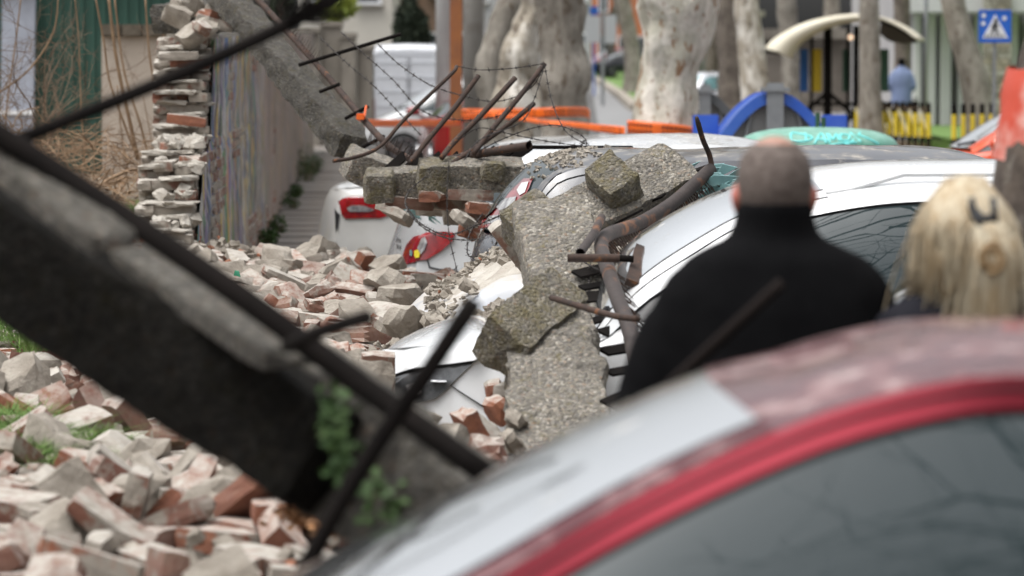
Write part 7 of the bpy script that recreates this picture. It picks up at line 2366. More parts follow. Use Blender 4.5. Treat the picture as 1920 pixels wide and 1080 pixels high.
strk([(.02, .22), (-.04, -.12)], .045)
strk([(-.04, -.10), (-.22, -.42)], .028)
strk([(-.02, -.10), (.12, -.28), (.16, -.46)], .028)
strk([(.02, .18), (-.18, .02), (-.22, -.10)], .02)
strk([(.02, .18), (.16, .04), (.24, -.02)], .02)
g.sphere(fx(.04, .34, .026), (.028, .004, .03), 10, 6)
g.build('walking_figure', M_plastic, t)
for k in range(6):
    g = G()
    u0 = -.62 + k * .21
    g.prism([fx(u0, -.66, .024), fx(u0 + .10, -.66, .024), fx(u0 + .13, -.50, .024), fx(u0 + .03, -.50, .024)], (0, .003, 0))
    g.build('stripe', M_plastic, t)
for u, v in ((-.70, .66), (-.72, .18), (.56, .50)):
    g = G()
    g.tube([fx(u, v, .020), fx(u, v, .024)], .032, 14)
    g.build('sticker', M_sw, t)
g = G()
g.tube([(cx, Y + .035, gz(Y)), (cx, Y + .035, cz + s * .5)], .026, 10)
g.build('pole', M_galv, t)

# ------------------------------------------------------------ bus shelter
Y = 74
t = thing('bus_shelter', 'bus shelter with a cream arched roof open at the front', 'shelter', (P(1570, 200, Y).x, Y, gz(Y)))
arc = [(1436, 92), (1448, 78), (1472, 62), (1505, 46), (1550, 34), (1605, 28), (1650, 34), (1690, 52), (1720, 74)]
near = cat([P(x, y, Y) for x, y in arc], 5)
far = [p + Vector((.42, 2.6, .0)) for p in near]
g = G()
g.grid([near, [a.lerp(b, .5) for a, b in zip(near, far)], far])
g.build('roof_shell', mat('cream fibreglass', (.66, .62, .50), (.58, .53, .41), 2, .6), t, smooth=True, solid=.05)
g = G()
oo = cat([P(x, y, Y - .05) for x, y in arc[:7]], 5)
ii = cat([P(x, y, Y - .02) for x, y in ((1484, 110), (1490, 98), (1504, 80), (1532, 62), (1568, 47), (1608, 40), (1650, 40))], 5)
g.grid([oo, [a_.lerp(b_, .5) + Vector((0, -.12, .02)) for a_, b_ in zip(oo, ii)], ii])
g.build('roof_fascia', bpy.data.materials['cream fibreglass'], t, smooth=True, solid=.03)
g = G()
for i in range(0, len(near) - 1, 4):
    g.tube([near[i] + Vector((0, 0, -.06)), far[i] + Vector((0, 0, -.06))], .025, 6)
g.tube([p + Vector((0, .02, -.05)) for p in near], .03, 6)
g.build('roof_frame', M_black, t)
g = G()
sa = cat([P(x, y, Y + .1) for x, y in ((1652, 42), (1690, 58), (1718, 78))], 4)
sb = cat([P(x, y, Y + 1.9) for x, y in ((1650, 62), (1668, 76), (1700, 82))], 4)
g.grid([sa, sb])
g.build('roof_soffit', mat('dark soffit', (.05, .04, .03), None, rough=.9), t, solid=.03)
for x, w_ in ((1552, .08), (1605, .06), (1522, .03), (1590, .03)):
    p = P(x, 100, Y + .8)
    g = G()
    g.tube([(p.x, Y + .8, gz(Y)), (p.x, Y + .8, P(x, 48, Y + .8).z)], w_, 8)
    g.build('post', M_black, t)
for x0, x1, c_ in ((1500, 1515, (.02, .12, .38)), (1521, 1540, (.72, .52, .03)), (1580, 1594, (.03, .10, .06)), (1648, 1666, (.03, .10, .055))):
    a, b = quadp(x0, 92, x1, 172, Y + 1.7)
    g = G()
    g.box(((a.x + b.x) / 2, Y + 1.7, (a.z + b.z) / 2), (b.x - a.x, .05, a.z - b.z))
    g.build('side_panel', mat('panel colour', c_, None, rough=.5), t, bevel=.01)
g = G()
a = P(1552, 178, Y + .7)
for k in (-1, 1):
    g.bar(a + Vector((0, 0, .05)), a + Vector((k * .55, 0, -.42)), .08, .08)
    g.bar(a + Vector((.9, 0, -.05)), a + Vector((.9 + k * .5, 0, -.48)), .08, .08)
g.box(a + Vector((.45, .2, -.18)), (1.6, .4, .06))
g.build('bench', M_black, t)
p = P(1595, 70, Y + .6)
tl = thing('shelter_lamp', 'small warm lamp glowing under the shelter roof', 'lamp', p)
g = G()
g.sphere(p, .055, 12, 8)
ml = mat('warm lamp', (.9, .7, .5), None)
ml.node_tree.nodes['Principled BSDF'].inputs['Emission Color'].default_value = (1, .72, .5, 1)
ml.node_tree.nodes['Principled BSDF'].inputs['Emission Strength'].default_value = 1.1
g.build('bulb', ml, tl, smooth=True)
g = G()
g.tube([p + Vector((0, 0, .05)), p + Vector((0, .0, .28))], .012, 6)
g.build('holder', M_black, tl)

# ------------------------------------------------------------ striped barrier posts
M_ye = mat('signal yellow', (.72, .55, .03), (.64, .48, .03), 5, .5)
first = None


def striped(px, Y, lean=0):
    global first
    p = P(px, 200, Y)
    if first is None:
        t = thing('striped_post', 'x', 'bollard', (p.x, Y, gz(Y)))
        for z0, z1, m, r in ((0, .16, M_ye, .044), (.16, .42, M_black, .044), (.42, .86, M_ye, .044), (.86, 1.02, M_black, .044)):
            g = G()
            g.tube([(p.x, Y, gz(Y) + z0), (p.x, Y, gz(Y) + z1)], r, 12)
            g.build('band', m, t, smooth=False)
        g = G()
        g.sphere((p.x, Y, gz(Y) + 1.03), (.045, .045, .03), 10, 6)
        g.build('cap', M_black, t, smooth=True)
        first = t
        o = t
    else:
        o = first.copy()
        COL.objects.link(o)
        o.location = (p.x, Y, gz(Y))
        for ch in list(first.children):
            c_ = ch.copy()
            COL.objects.link(c_)
            c_.parent = o
    o.rotation_euler = (0, lean, 0)
    return o


n1 = 12
ORD = 'first second third fourth fifth sixth seventh eighth ninth tenth eleventh twelfth'.split()
for i in range(n1):
    px = 1607 + i * 12.2
    o = striped(px, 73.5 - i * .28)
    tag(o, ORD[i] + ' yellow and black striped post from the left in the long close row', 'bollard', 'striped posts of the long row')
for i in range(5):
    o = striped(1789 + i * 17.5, 69 + i * .12)
    tag(o, ORD[i] + ' yellow and black striped post from the left in the short row near the trunk', 'bollard', 'striped posts of the short row')
for i in range(7):
    g = G()
    px = 1614 + i * 20
    p = P(px, 200, 73.4 - i * .46)
    g.bar((p.x - .10, p.y - .07, gz(p.y) + .92), (p.x + .10, p.y - .07, gz(p.y) + .40), .05, .015, (0, 1, 0))
    sl = ORD[i] + ' pale foil strip from the left hanging slantwise over the striped posts'
    tag(g.build('tape_strip', mat('pale foil', (.62, .56, .30), (.7, .68, .6), 9, .5) if i == 0 else bpy.data.materials['pale foil'], None), sl, 'foil strip', 'foil strips on the striped posts')
for k, (z, lab) in enumerate(((.96, 'upper chain linking the long row of striped posts'), (.30, 'lower chain linking the long row of striped posts'))):
    g = G()
    for i in range(n1 - 1):
        a = first.location.copy()
        pa_, pb_ = P(1607 + i * 12.2, 200, 73.5 - i * .28), P(1607 + (i + 1) * 12.2, 200, 73.5 - (i + 1) * .28)
        g.tube([(pa_.x, pa_.y - .05, gz(pa_.y) + z), ((pa_.x + pb_.x) / 2, pa_.y - .05, gz(pa_.y) + z - .04), (pb_.x, pb_.y - .05, gz(pb_.y) + z)], .012, 5)
    tag(g.build('chain', M_straw, None), lab, 'chain')

# ------------------------------------------------------------ bins
def dumpster(px0, px1, ytop, Y, label, lidc, bodyc, sign):
    a, b = P(px0, ytop, Y), P(px1, ytop, Y)
    cx, hw_ = (a.x + b.x) / 2, (b.x - a.x) / 2
    z0 = gz(Y)
    zt = a.z
    t = thing('waste_container', label, 'waste container', (cx, Y, z0))
    prof_ = [(-1.0, .30), (-.9, .44), (-.7, .64), (-.45, .83), (-.2, .95), (0, .97), (.2, .95), (.45, .83), (.7, .64), (.9, .44), (1.0, .30)]
    zz = lambda k: z0 + .25 + (zt - z0 - .25) * k
    g = G()
    g.prism([(cx + u * hw_ * .93, Y, zz(v * .96)) for u, v in prof_] + [(cx + hw_ * .8, Y, z0 + .22), (cx - hw_ * .8, Y, z0 + .22)], (0, 1.15, 0))
    g.build('body', bodyc, t, bevel=.01)
    c2 = cat([(cx + u * hw_, 0, zz(v) + .01) for u, v in prof_], 4)
    for side_, yy in (('near', -.10), ('far', 1.08)):
        g = G()
        g.grid([[Vector((p.x, Y + yy, p.z)) for p in c2], [Vector((p.x, Y + yy + .20, p.z)) for p in c2], [Vector((cx + (p.x - cx) * .94, Y + yy + .20, p.z - .07)) for p in c2], [Vector((cx + (p.x - cx) * .94, Y + yy, p.z - .07)) for p in c2]], True if False else False)
        g.grid([[Vector((p.x, Y + yy, p.z)) for p in c2], [Vector((cx + (p.x - cx) * .91, Y + yy, p.z - .12)) for p in c2]])
        g.build('lid_rim', lidc, t, smooth=False)
    g = G()
    g.grid([[Vector((cx + (p.x - cx) * .98, Y + yy, p.z - .015)) for p in c2] for yy in (.1, .6, 1.1)])
    g.build('lid', lidc, t, smooth=True)
    g = G()
    g.box((cx, Y - .13, zz(.72)), (hw_ * .22, .03, (zt - z0) * .56))
    g.build('lift_plate', M_galv, t, bevel=.004)
    g = G()
    g.box((cx, Y - .14, zz(1.0)), (hw_ * .38, .06, .05))
    g.build('hinge_bar', M_galv, t, bevel=.006)
    g = G()
    g.tube([(cx, Y - .16, zz(.60)), (cx, Y - .14, zz(.60))], .022, 12)
    g.build('plate_hole', M_plastic, t)
    for sx in (-1, 1):
        g = G()
        g.tube([(cx + sx * hw_ * .28, Y - .05, zz(.90)), (cx + sx * hw_ * .42, Y - .04, zz(.45))], .018, 8)
        g.build('stay_rod', M_galv, t)
        g = G()
        g.box((cx + sx * hw_ * .84, Y + .7, zz(.70)), (hw_ * .34, .05, .26))
        g.build('side_wing', lidc, t, bevel=.01)
        for yy in (.15, .95):
            g = G()
            g.tube([(cx + sx * hw_ * .6 - .03, Y + yy, z0 + .1), (cx + sx * hw_ * .6 + .03, Y + yy, z0 + .1)], .1, 14)
            g.build('wheel', M_rubber, t)
    return t


M_blue = mat('faded blue plastic', (.03, .10, .46), (.06, .15, .52), 3, .35, coat=.3)
M_gbin = mat('grey zinc body', (.27, .27, .265), (.21, .21, .205), 2, .6)
dumpster(1306, 1598, 168, 40, 'grey waste container with arched blue lid behind the green dome', M_blue, M_gbin, 1)
dumpster(1222, 1420, 170, 47, 'second grey waste container half hidden behind the thick plane trunk', mat('dark grey lid', (.09, .095, .10), None, rough=.5), M_gbin, 1)
# green bottle bank dome
Y = 33
a, b = P(1383, 290, Y - .2), P(1690, 290, Y - .2)
cx, hw_ = (a.x + b.x) / 2, (b.x - a.x) / 2
zt = P(1500, 238, Y).z
t = thing('bottle_bank', 'green dome shaped bottle bank with a turquoise scribble sprayed on top', 'container', (cx, Y, gz(Y)))
rows = []
for k in range(15):
    u = k / 14
    z = zt - u**2.3 * .32 if u < .8 else None
    if u < .8:
        r = hw_ * (math.sin(u / .8 * math.pi / 2) ** .95)
    else:
        r = hw_ * (1.0 - (u - .8) * .25)
        z = zt - .8**2.3 * .32 - (u - .8) / .2 * .9
    rows.append([Vector((cx + math.cos(th) * r, Y + math.sin(th) * r * .8, z)) for th in [2 * math.pi * j / 48 for j in range(48)]])
g = G()
g.grid(rows, True)
bvd = BVHTree.FromPolygons([Vector(v) for v in g.v], g.f)
m_gr2 = mat('sun bleached green fibreglass', (.05, .22, .155), (.07, .26, .18), 3, .3, coat=.5, dust=.75, dustcol=(.20, .36, .30))
g.build('dome', m_gr2, t, smooth=True)
g = G()
rows = [[Vector((cx + math.cos(th) * hw_ * k, Y + math.sin(th) * hw_ * .8 * k, z)) for th in [2 * math.pi * j / 48 for j in range(48)]] for k, z in ((1.0, zt - .95), (.96, .9), (.8, gz(Y) + .02))]
g.grid(rows, True)
g.build('drum', mat('green fibreglass', (.03, .16, .11), None, rough=.4), t, smooth=True)
for dx in (-.03, .06):
    g = G()
    q = P(1533 + (dx > 0) * 11, 240, Y)
    g.tube(cat([q + Vector((0, 0, -.03)), q + Vector((.0, 0, .05)), q + Vector((.0, 0, .13 - (dx > 0) * .04))], 3), .02, 8)
    g.build('lifting_lug', mat('dark green', (.02, .07, .04), None, rough=.5) if dx < 0 else bpy.data.materials['dark green'], t)
M_tag = mat('turquoise spray paint', (.16, .62, .60), None, rough=.5)
g = G()
for st in ([(1483, 252), (1488, 249), (1520, 256), (1518, 263), (1486, 265), (1483, 252)], [(1510, 250), (1512, 265)], [(1527, 270), (1540, 250), (1549, 268)], [(1531, 261), (1553, 263)], [(1550, 251), (1556, 268)], [(1554, 252), (1562, 262), (1568, 251), (1574, 264)], [(1576, 252), (1592, 254), (1590, 263), (1577, 262), (1576, 252)], [(1594, 249), (1614, 266)], [(1613, 249), (1596, 266)], [(1608, 252), (1632, 262), (1647, 270)], [(1549, 277), (1560, 272), (1584, 268), (1606, 267)], [(1594, 268), (1583, 274), (1604, 275)]):
    pts = []
    for x, y in cat([Vector((x, y, 0)) for x, y in st], 4) and [(v.x, v.y) for v in ([Vector((x, y, 0)) for x, y in st] if len(st) < 3 else cat([Vector((x, y, 0)) for x, y in st], 3))]:
        d = ray(x, y).normalized()
        h = bvd.ray_cast(cam.location, d)
        if h[0] is not None:
            pts.append(h[0] - d * .004)
    if len(pts) > 1:
        g.tube(pts, .0105, 6)
o = g.build('spray_tag', M_tag, t)

# ------------------------------------------------------------ plants
def blades(g, c_, r, n, h, w_=.004, lean=.35):
    for i in range(n):
        a = random.uniform(0, 6.28)
        rr = r * random.random() ** .6
        p = Vector((c_[0] + math.cos(a) * rr, c_[1] + math.sin(a) * rr * 1.3, c_[2]))
        d = Vector((random.gauss(0, lean), random.gauss(0, lean), 1)) * h * random.uniform(.5, 1.2)
        q = Vector((random.gauss(0, 1), random.gauss(0, .5), 0)).normalized() * w_
        m_ = p + d * .55
        e = p + d + Vector((d.x * .7, d.y * .7, -h * .12))
        g.add([p - q, p + q, m_ + q * .8, m_ - q * .8, e], [(0, 1, 2, 3), (3, 2, 4)])


g = G()
for i in range(34):
    px, py, Y = random.uniform(-20, 72), random.uniform(785, 905), 0
    Y = 13.6 - (py - 785) / 120 * 1.5
    c_ = P(px, py, Y)
    blades(g, (c_.x, c_.y, c_.z - .05), .12, 110, .13, .0028, .8)
for px, py, Y in ((185, 822, 13.0), (196, 832, 13.0), (30, 620, 15.6), (60, 640, 15.4), (12, 600, 15.8), (268, 395, 24.6), (272, 388, 24.7)):
    c_ = P(px, py, Y)
    blades(g, (c_.x, c_.y, c_.z - .04), .07, 90, .10, .0025, .7)
tag(g.build('grass', M_grass), 'fresh green grass growing through the near rubble at the left edge', None, None, 'stuff')

for i, (px, py, Y, r) in enumerate(((498, 468, 37, .11), (520, 430, 40, .11), (545, 395, 46, .12), (574, 350, 56, .2), (590, 330, 60, .16), (572, 320, 58, .26), (630, 290, 72, .16), (508, 440, 38, .08), (555, 375, 50, .1))):
    c_ = P(px, py, Y)
    leafball('weed', (c_.x, c_.y, gz(c_.y) + .07 + r * .9), (r, r * 1.2, r * 1.1), 300 + i * 10, M_leaf, ('bushy green weed at the wall foot, ' + ['nearest to the rubble', 'third from the rubble', 'fifth from the rubble', 'under the hanging wall weed', 'leafy and far', 'large, climbing the wall face', 'beyond the wall end', 'second from the rubble', 'fourth from the rubble'][i]), 'weed', .022, stem=True)

# dry stalks behind the broken wall
for i, (pts, r) in enumerate((([(178, -10), (195, 80), (205, 150), (232, 230), (255, 290)], 5), ([(203, -10), (215, 90), (228, 160), (245, 235), (258, 300)], 8), ([(214, -10), (232, 130), (262, 230), (280, 300)], 5), ([(272, -10), (280, 100), (292, 180), (300, 290)], 5), ([(303, 15), (308, 120), (306, 290)], 3), ([(220, 160), (228, 250), (240, 320)], 3), ([(140, -10), (148, 80), (152, 200), (158, 290), (150, 340)], 3.4), ([(297, 110), (300, 200), (303, 290)], 3), ([(268, 180), (278, 230), (286, 280)], 2.2), ([(40, -10), (28, 90), (15, 180), (8, 260)], 4), ([(110, -10), (100, 60), (55, 130), (-10, 180)], 4), ([(95, 240), (120, 290), (130, 340)], 3), ([(250, 250), (262, 300), (265, 340)], 2.2))):
    Y = 28.5 + (i % 5) * .4
    ps = [P(x, y, Y + k * .02) for k, (x, y) in enumerate(pts)]
    g = G()
    cs = cat(ps, 5)
    g.tube(cs, [r / F * Y / 2 * (.7 + .3 * k / len(cs) + .1 * (k % 3 == 0)) for k in range(len(cs))], 6)
    tag(g.build('dry_stalk', M_straw, None, smooth=True), ['thin tan reed at the left of the stalk group', 'thickest ringed tan stalk behind the broken wall', 'tan stalk leaning right beside the thickest one', 'straight tan stalk before the beige wall', 'thin stalk close to the brick wall edge', 'short stalk in front of the thickest stalk', 'thin upright stem before the green shed', 'thin short stalk close to the brick wall', 'shortest stalk at the foot of the beige wall', 'upright brown stem at the far left edge', 'curving tan branch at the upper left', 'short bent stem above the earth bank', 'thin greenish stem before the ledge'][i], 'stalk', 'dry stalks behind the broken wall')
# brambles: thin twigs
g, g2 = G(), G()
rnd = random.Random(9)


def twig(gg, p, d, L_, r, depth):
    n = 6
    pts = [p]
    for i in range(n):
        d = (d + Vector((rnd.gauss(0, .22), rnd.gauss(0, .15), rnd.gauss(0, .22)))).normalized()
        p = p + d * L_ / n
        pts.append(p)
    gg.tube(pts, [r * (1 - .6 * i / n) for i in range(n + 1)], 4 if depth == 0 else 3, False)
    if depth < 3:
        for k in range(4):
            nd = (d + Vector((rnd.gauss(0, .7), rnd.gauss(0, .4), rnd.gauss(0, .6)))).normalized()
            twig(gg, pts[rnd.randint(1, n)], nd, L_ * .5, r * .6, depth + 1)


for i in range(34):
    px = rnd.uniform(-60, 135) if i < 24 else rnd.uniform(100, 330)
    Y = rnd.uniform(26, 31)
    p = P(px, 330, Y)
    if i < 24:
        twig(g, Vector((p.x, Y, 1.0)), Vector((rnd.gauss(0, .25), 0, 1)).normalized(), rnd.uniform(.6, 1.35), .006, 0)
    else:
        twig(g, Vector((p.x, Y, .95)), Vector((rnd.gauss(0, .5), 0, .8)).normalized(), rnd.uniform(.25, .6), .005, 0)
tag(g.build('brambles', M_twig), 'tangle of bare brown brambles before the green shed', None, None, 'stuff')
g = G()
for i in range(520):
    px, py = rnd.uniform(-40, 270), rnd.uniform(245, 400)
    Y = 27 - (py - 250) / 150 * 2.5
    p = P(px, py, Y)
    d = Vector((rnd.gauss(0, 1), rnd.gauss(0, .6), rnd.gauss(.05, .35))).normalized()
    pts = [p]
    for k in range(5):
        d = (d + Vector((rnd.gauss(0, .3), rnd.gauss(0, .2), rnd.gauss(-.05, .25)))).normalized()
        p = p + d * rnd.uniform(.03, .10)
        pts.append(p)
    g.tube(pts, rnd.choice((.0015, .002, .003, .0045)), 3, False)
tag(g.build('dead_grass', M_straw), 'flattened dead grass and straw on the earth bank behind the wall', None, None, 'stuff')
g = G()
g.tube(cat([P(178, 356, 25.4), P(205, 336, 25.6), P(250, 318, 26), P(262, 330, 26.2)], 5), [.012] * 15 + [.006], 6)
tag(g.build('broken_branch', M_straw, None, smooth=True), 'pale broken branch lying on the dead grass by the wall', 'branch')
# earth bank behind the wall line
g = G()


def bankz(x, y):
    return lin([(20, .35), (24, .75), (26, 1.05), (30, 1.15), (38, .9), (46, .6)], y) * sst(-1.2, -2.0, x - (wallx(y) + 1.55) + .0) + .08 * noise.noise(Vector((x * 2, y * 2, 0))) + .03 * noise.noise(Vector((x * 8, y * 8, 0)))


g.grid([[Vector((x, y, bankz(x, y) if x < wallx(y) - .34 else -.1)) for x in [wallx(y) - .33 - k * .12 for k in range(60)]] for y in np.arange(19.5, 46, .25)])
struct(g.build('earth_bank', M_earth, smooth=True))
g = G()
for i in range(1200):
    x = rnd.uniform(-4.6, -2.5)
    y = rnd.uniform(22, 30)
    p = Vector((x, y, bankz(x, y) + .01))
    a = rnd.uniform(0, 6.28)
    u = Vector((math.cos(a), math.sin(a), rnd.uniform(-.3, .6))) * .03
    v = Vector((-math.sin(a), math.cos(a), rnd.uniform(0, .5))) * .018
    g.add([p - u, p - v, p + u, p + v], [(0, 1, 2, 3)])
tag(g.build('leaf_litter', mat('dead leaves', (.20, .11, .05), (.13, .08, .045), 9, .9), None), 'brown dead leaves on the earth bank', None, None, 'stuff')
g = G()
for i in range(500):
    cx_, cy_, Y = random.choice(((655, 980, 9.3), (560, 965, 10.3), (490, 885, 11.6), (640, 990, 9.4)))
    p = P(cx_ + random.gauss(0, 22), cy_ + random.gauss(0, 12), Y)
    a = rnd.uniform(0, 6.28)
    u = Vector((math.cos(a), math.sin(a), rnd.uniform(-.3, .6))) * .016
    v = Vector((-math.sin(a), math.cos(a), rnd.uniform(0, .9))) * .010
    g.add([p - u, p - v, p + u, p + v], [(0, 1, 2, 3)])
tag(g.build('leaf_litter', mat('fallen brown leaves', (.34, .17, .07), (.22, .11, .05), 9, .9), None), 'dry brown leaves caught between the near bricks', None, None, 'stuff')

# bare street tree behind the photographer's left shoulder, mirrored in the glass
t = thing('street_tree', 'bare tree over the pavement near the front cars', 'tree', (3.2, -1.5, 0))
g = G()
g.tube(cat([(3.2, -1.5, 0), (3.15, -1.5, 1.5), (3.3, -1.4, 3), (3.2, -1.3, 5.6), (3.0, -1.3, 8)], 5), .15, 12)
g.build('trunk', M_bark2, t, smooth=True)
g = G()
rr2 = random.Random(3)
for k in range(16):
    limb(g, Vector((3.1, -1.3, 3.6 + k * .28)), Vector((-1 if k % 3 else .8, math.sin(k * 2.4) * .6, .12)).normalized(), 3.0, .045, 0, rr2, 3)
g.build('crown', M_bark2, t, smooth=True)
t = thing('street_tree', 'bare tree arching over the white car', 'tree', (5.4, 12.5, 0))
g = G()
g.tube(cat([(5.4, 12.5, 0), (5.3, 12.5, 1.5), (5.2, 12.6, 3), (4.9, 12.7, 4.6)], 5), .2, 12)
g.build('trunk', M_bark2, t, smooth=True)
g = G()
for k in range(12):
    limb(g, Vector((4.95, 12.7, 3.2 + k * .16)), Vector((-.8 + .8 * math.cos(k * 2.4), .8 * math.sin(k * 2.4), .5)).normalized(), 3.4, .07, 0, rr2, 3)
g.build('crown', M_bark2, t, smooth=True)


# ------------------------------------------------------------ people
def remesh_obj(g, name, parent, mats, assign=None, vox=.011, smooth=4):
    o = g.build(name, None, parent)
    md = o.modifiers.new('r', 'REMESH')
    md.mode = 'VOXEL'
    md.voxel_size = vox
    ms = o.modifiers.new('s', 'SMOOTH')
    ms.iterations = smooth
    dg = bpy.context.evaluated_depsgraph_get()
    me = bpy.data.meshes.new_from_object(o.evaluated_get(dg))
    o.modifiers.clear()
    old = o.data
    o.data = me
    for m in mats:
        me.materials.append(m)
    if assign:
        for p_ in me.polygons:
            p_.material_index = assign(o.matrix_world @ p_.center if False else wm(parent) @ p_.center)
    me.shade_smooth()
    return o


def ell(g, secs, n=20):
    """secs: list of (centre, rx, ry)"""
    rows = [[Vector(c_) + Vector((math.cos(a) * rx, math.sin(a) * ry, 0)) for a in [2 * math.pi * k / n for k in range(n)]] for c_, rx, ry in secs]
    g.grid(rows, True)
    b = len(g.v)
    g.v += [tuple(secs[0][0]), tuple(secs[-1][0])]
    m = len(rows)
    g.f += [(b - m * n + (k + 1) % n, b - m * n + k, b) for k in range(n)]
    g.f += [(b - n + k, b - n + (k + 1) % n, b + 1) for k in range(n)]


def person(label, x, y, H_, top_m, leg_m, woman=False, yaw=0, headturn=0):
    t = thing('person', label, 'person', (x, y, 0), (0, 0, yaw))
    s = H_ / 1.80
    V = lambda a, b, c_: Vector((x + a * s, y + b * s, c_ * s))  # facing +y, back to the camera
    wf = .88 if woman else 1
    g = G()
    # head
    hz = 1.665
    g.sphere(V(0, .005, hz + .035), (.080 * s, .100 * s, .102 * s), 24, 16)
    ell(g, [(V(0, .02, hz - .115), .045 * s, .05 * s), (V(0, .02, hz - .07), .062 * s, .078 * s), (V(0, .012, hz - .02), .072 * s, .09 * s), (V(0, .01, hz + .03), .076 * s, .095 * s)])
    g.sphere(V(0, .108, hz - .02), (.013 * s, .022 * s, .026 * s), 10, 8)
    g.sphere(V(0, .092, hz - .062), (.026 * s, .012 * s, .009 * s), 10, 6)
    for sx in (-1, 1):
        g.sphere(V(sx * .083, .008, hz - .005), (.011 * s, .018 * s, .034 * s), 10, 8)
        g.sphere(V(sx * .087, -.006, hz + .002), (.009 * s, .014 * s, .026 * s), 10, 8)
        g.sphere(V(sx * .031, .088, hz + .012), (.014 * s, .010 * s, .009 * s), 8, 6)
    ell(g, [(V(0, -.01, 1.42), .075 * s, .07 * s), (V(0, -.008, 1.50), .062 * s, .062 * s), (V(0, .0, 1.60), .058 * s, .065 * s)])
    # torso
    ell(g, [(V(0, 0, .86), .16 * s, .115 * s), (V(0, 0, 1.0), .15 * s, .105 * s), (V(0, 0, 1.12), .145 * s, .10 * s), (V(0, -.01, 1.28), .175 * wf * s, .11 * s), (V(0, -.015, 1.38), .175 * wf * s, .10 * s), (V(0, -.01, 1.45), .10 * s, .075 * s)])
    for sx in (-1, 1):
        sh = V(sx * .185 * wf, -.01, 1.40)
        el = V(sx * .235 * wf, -.03, 1.12)
        wr = V(sx * .15, .19, 1.02) if not woman else V(sx * .14, .2, 1.05)
        g.tube(cat([V(sx * .10, -.01, 1.41), sh, (sh + el) / 2 + Vector((sx * .01, 0, 0)), el, (el + wr) / 2, wr], 3), [.055 * s] * 4 + [.052 * s] * 4 + [.042 * s] * 5 + [.03 * s] * 3, 12)
        # hand: palm, four curled fingers, thumb
        g.sphere(wr + Vector((-sx * .02, .045, -.005)), (.028, .045, .018), 12, 8)
        for f_ in range(4):
            b0 = wr + Vector((-sx * (.002 + .014 * f_ - .005) - sx * .0, .085 - .004 * abs(f_ - 1), -.003))
            l_ = (.032, .038, .035, .028)[f_]
            g.tube([b0 - Vector((0, .02, 0)), b0 + Vector((0, l_ * .5, -.004)), b0 + Vector((-sx * .004, l_ * .8, -.022)), b0 + Vector((-sx * .004, l_ * .55, -.04))], [.0092, .0088, .008, .007], 8)
        tb = wr + Vector((-sx * .04, .03, .004))
        g.tube([tb + Vector((sx * .015, -.01, 0)), tb + Vector((-sx * .012, .018, .004)), tb + Vector((-sx * .014, .045, -.006))], [.011, .010, .008], 8)
        g.tube([V(sx * .085, 0, .92), V(sx * .09, .005, .7), V(sx * .095, .01, .50), V(sx * .097, -.01, .3), V(sx * .10, -.015, .09)], [.088 * s, .078 * s, .056 * s, .054 * s, .038 * s], 14)
        g.tube([V(sx * .10, -.05, .045), V(sx * .105, .05, .045), V(sx * .115, .16, .03)], [.038 * s, .042 * s, .028 * s], 10)
    ears = lambda p_: 1 if abs(p_.x - x) > .0815 * s and p_.z > (hz - .06) * s and p_.z < (hz + .06) * s else (2 if p_.z < 1.0 * s and abs(p_.x - x) < .24 and p_.z < .97 and abs(p_.y - y) < .15 else (0))
    o = remesh_obj(g, 'body', t, [M_skin, M_ear, leg_m], ears, .0095 if y < 50 else .02, 3)
    # trousers and shoes
    g = G()
    for sx in (-1, 1):
        g.tube([V(sx * .08, 0, .95), V(sx * .09, .005, .7), V(sx * .095, .01, .50), V(sx * .097, -.01, .3), V(sx * .10, -.015, .07)], [.112 * s, .098 * s, .078 * s, .072 * s, .064 * s], 14)
    remesh_obj(g, 'trousers', t, [leg_m], None, .014, 3)
    for sx in (-1, 1):
        g = G()
        g.tube([V(sx * .10, -.08, .045), V(sx * .102, -.02, .055), V(sx * .105, .06, .05), V(sx * .115, .17, .035), V(sx * .118, .20, .03)], [.035 * s, .05 * s, .05 * s, .042 * s, .02 * s], 12)
        g.build('shoe', M_rubber, t, smooth=True)
    # coat
    g = G()
    b_ = .035
    k = 1.0 if woman else 1.10
    if woman:
        secs = [(V(0, 0, .78), .22, .16), (V(0, 0, 1.0), .20, .145), (V(0, 0, 1.15), .20, .14), (V(0, -.01, 1.32), .235, .145), (V(0, -.015, 1.44), .235, .13), (V(0, -.012, 1.50), .20, .12), (V(0, -.01, 1.55), .125, .10), (V(0, 0, 1.60), .085, .088)]
    else:
        secs = [(V(0, 0, .70), .25, .19), (V(0, 0, .9), .245, .18), (V(0, 0, 1.1), .25, .175), (V(0, -.01, 1.27), .27, .17), (V(0, -.015, 1.385), .280, .155), (V(0, -.015, 1.425), .266, .15), (V(0, -.015, 1.462), .256, .14), (V(0, -.012, 1.50), .232, .13), (V(0, -.01, 1.535), .195, .12), (V(0, -.005, 1.560), .145, .108), (V(0, 0, 1.578), .102, .10), (V(0, 0, 1.615), .086, .098), (V(0, .0, 1.655), .083, .099)]
    ell(g, [(c_, rx * s, ry * s) for c_, rx, ry in secs], 28)
    for sx in (-1, 1):
        up_ = 0 if woman else .012
        sh = V(sx * .185 * wf * k, -.01, 1.385 + up_)
        el = V(sx * .262 * wf * k, -.03, 1.12)
        wr = V(sx * .165, .17, 1.025)
        g.tube(cat([V(sx * .09, -.01, 1.40), sh, (sh + el) / 2 + Vector((sx * .012, -.01, 0)), el, (el + wr) / 2, wr], 3), [.06 * s] * 2 + [.076 * s] * 5 + [.074 * s] * 4 + [.058 * s] * 4 + [.05 * s], 14)
    c_ = remesh_obj(g, 'coat', t, [top_m], None, .012 if y < 50 else .03, 5)
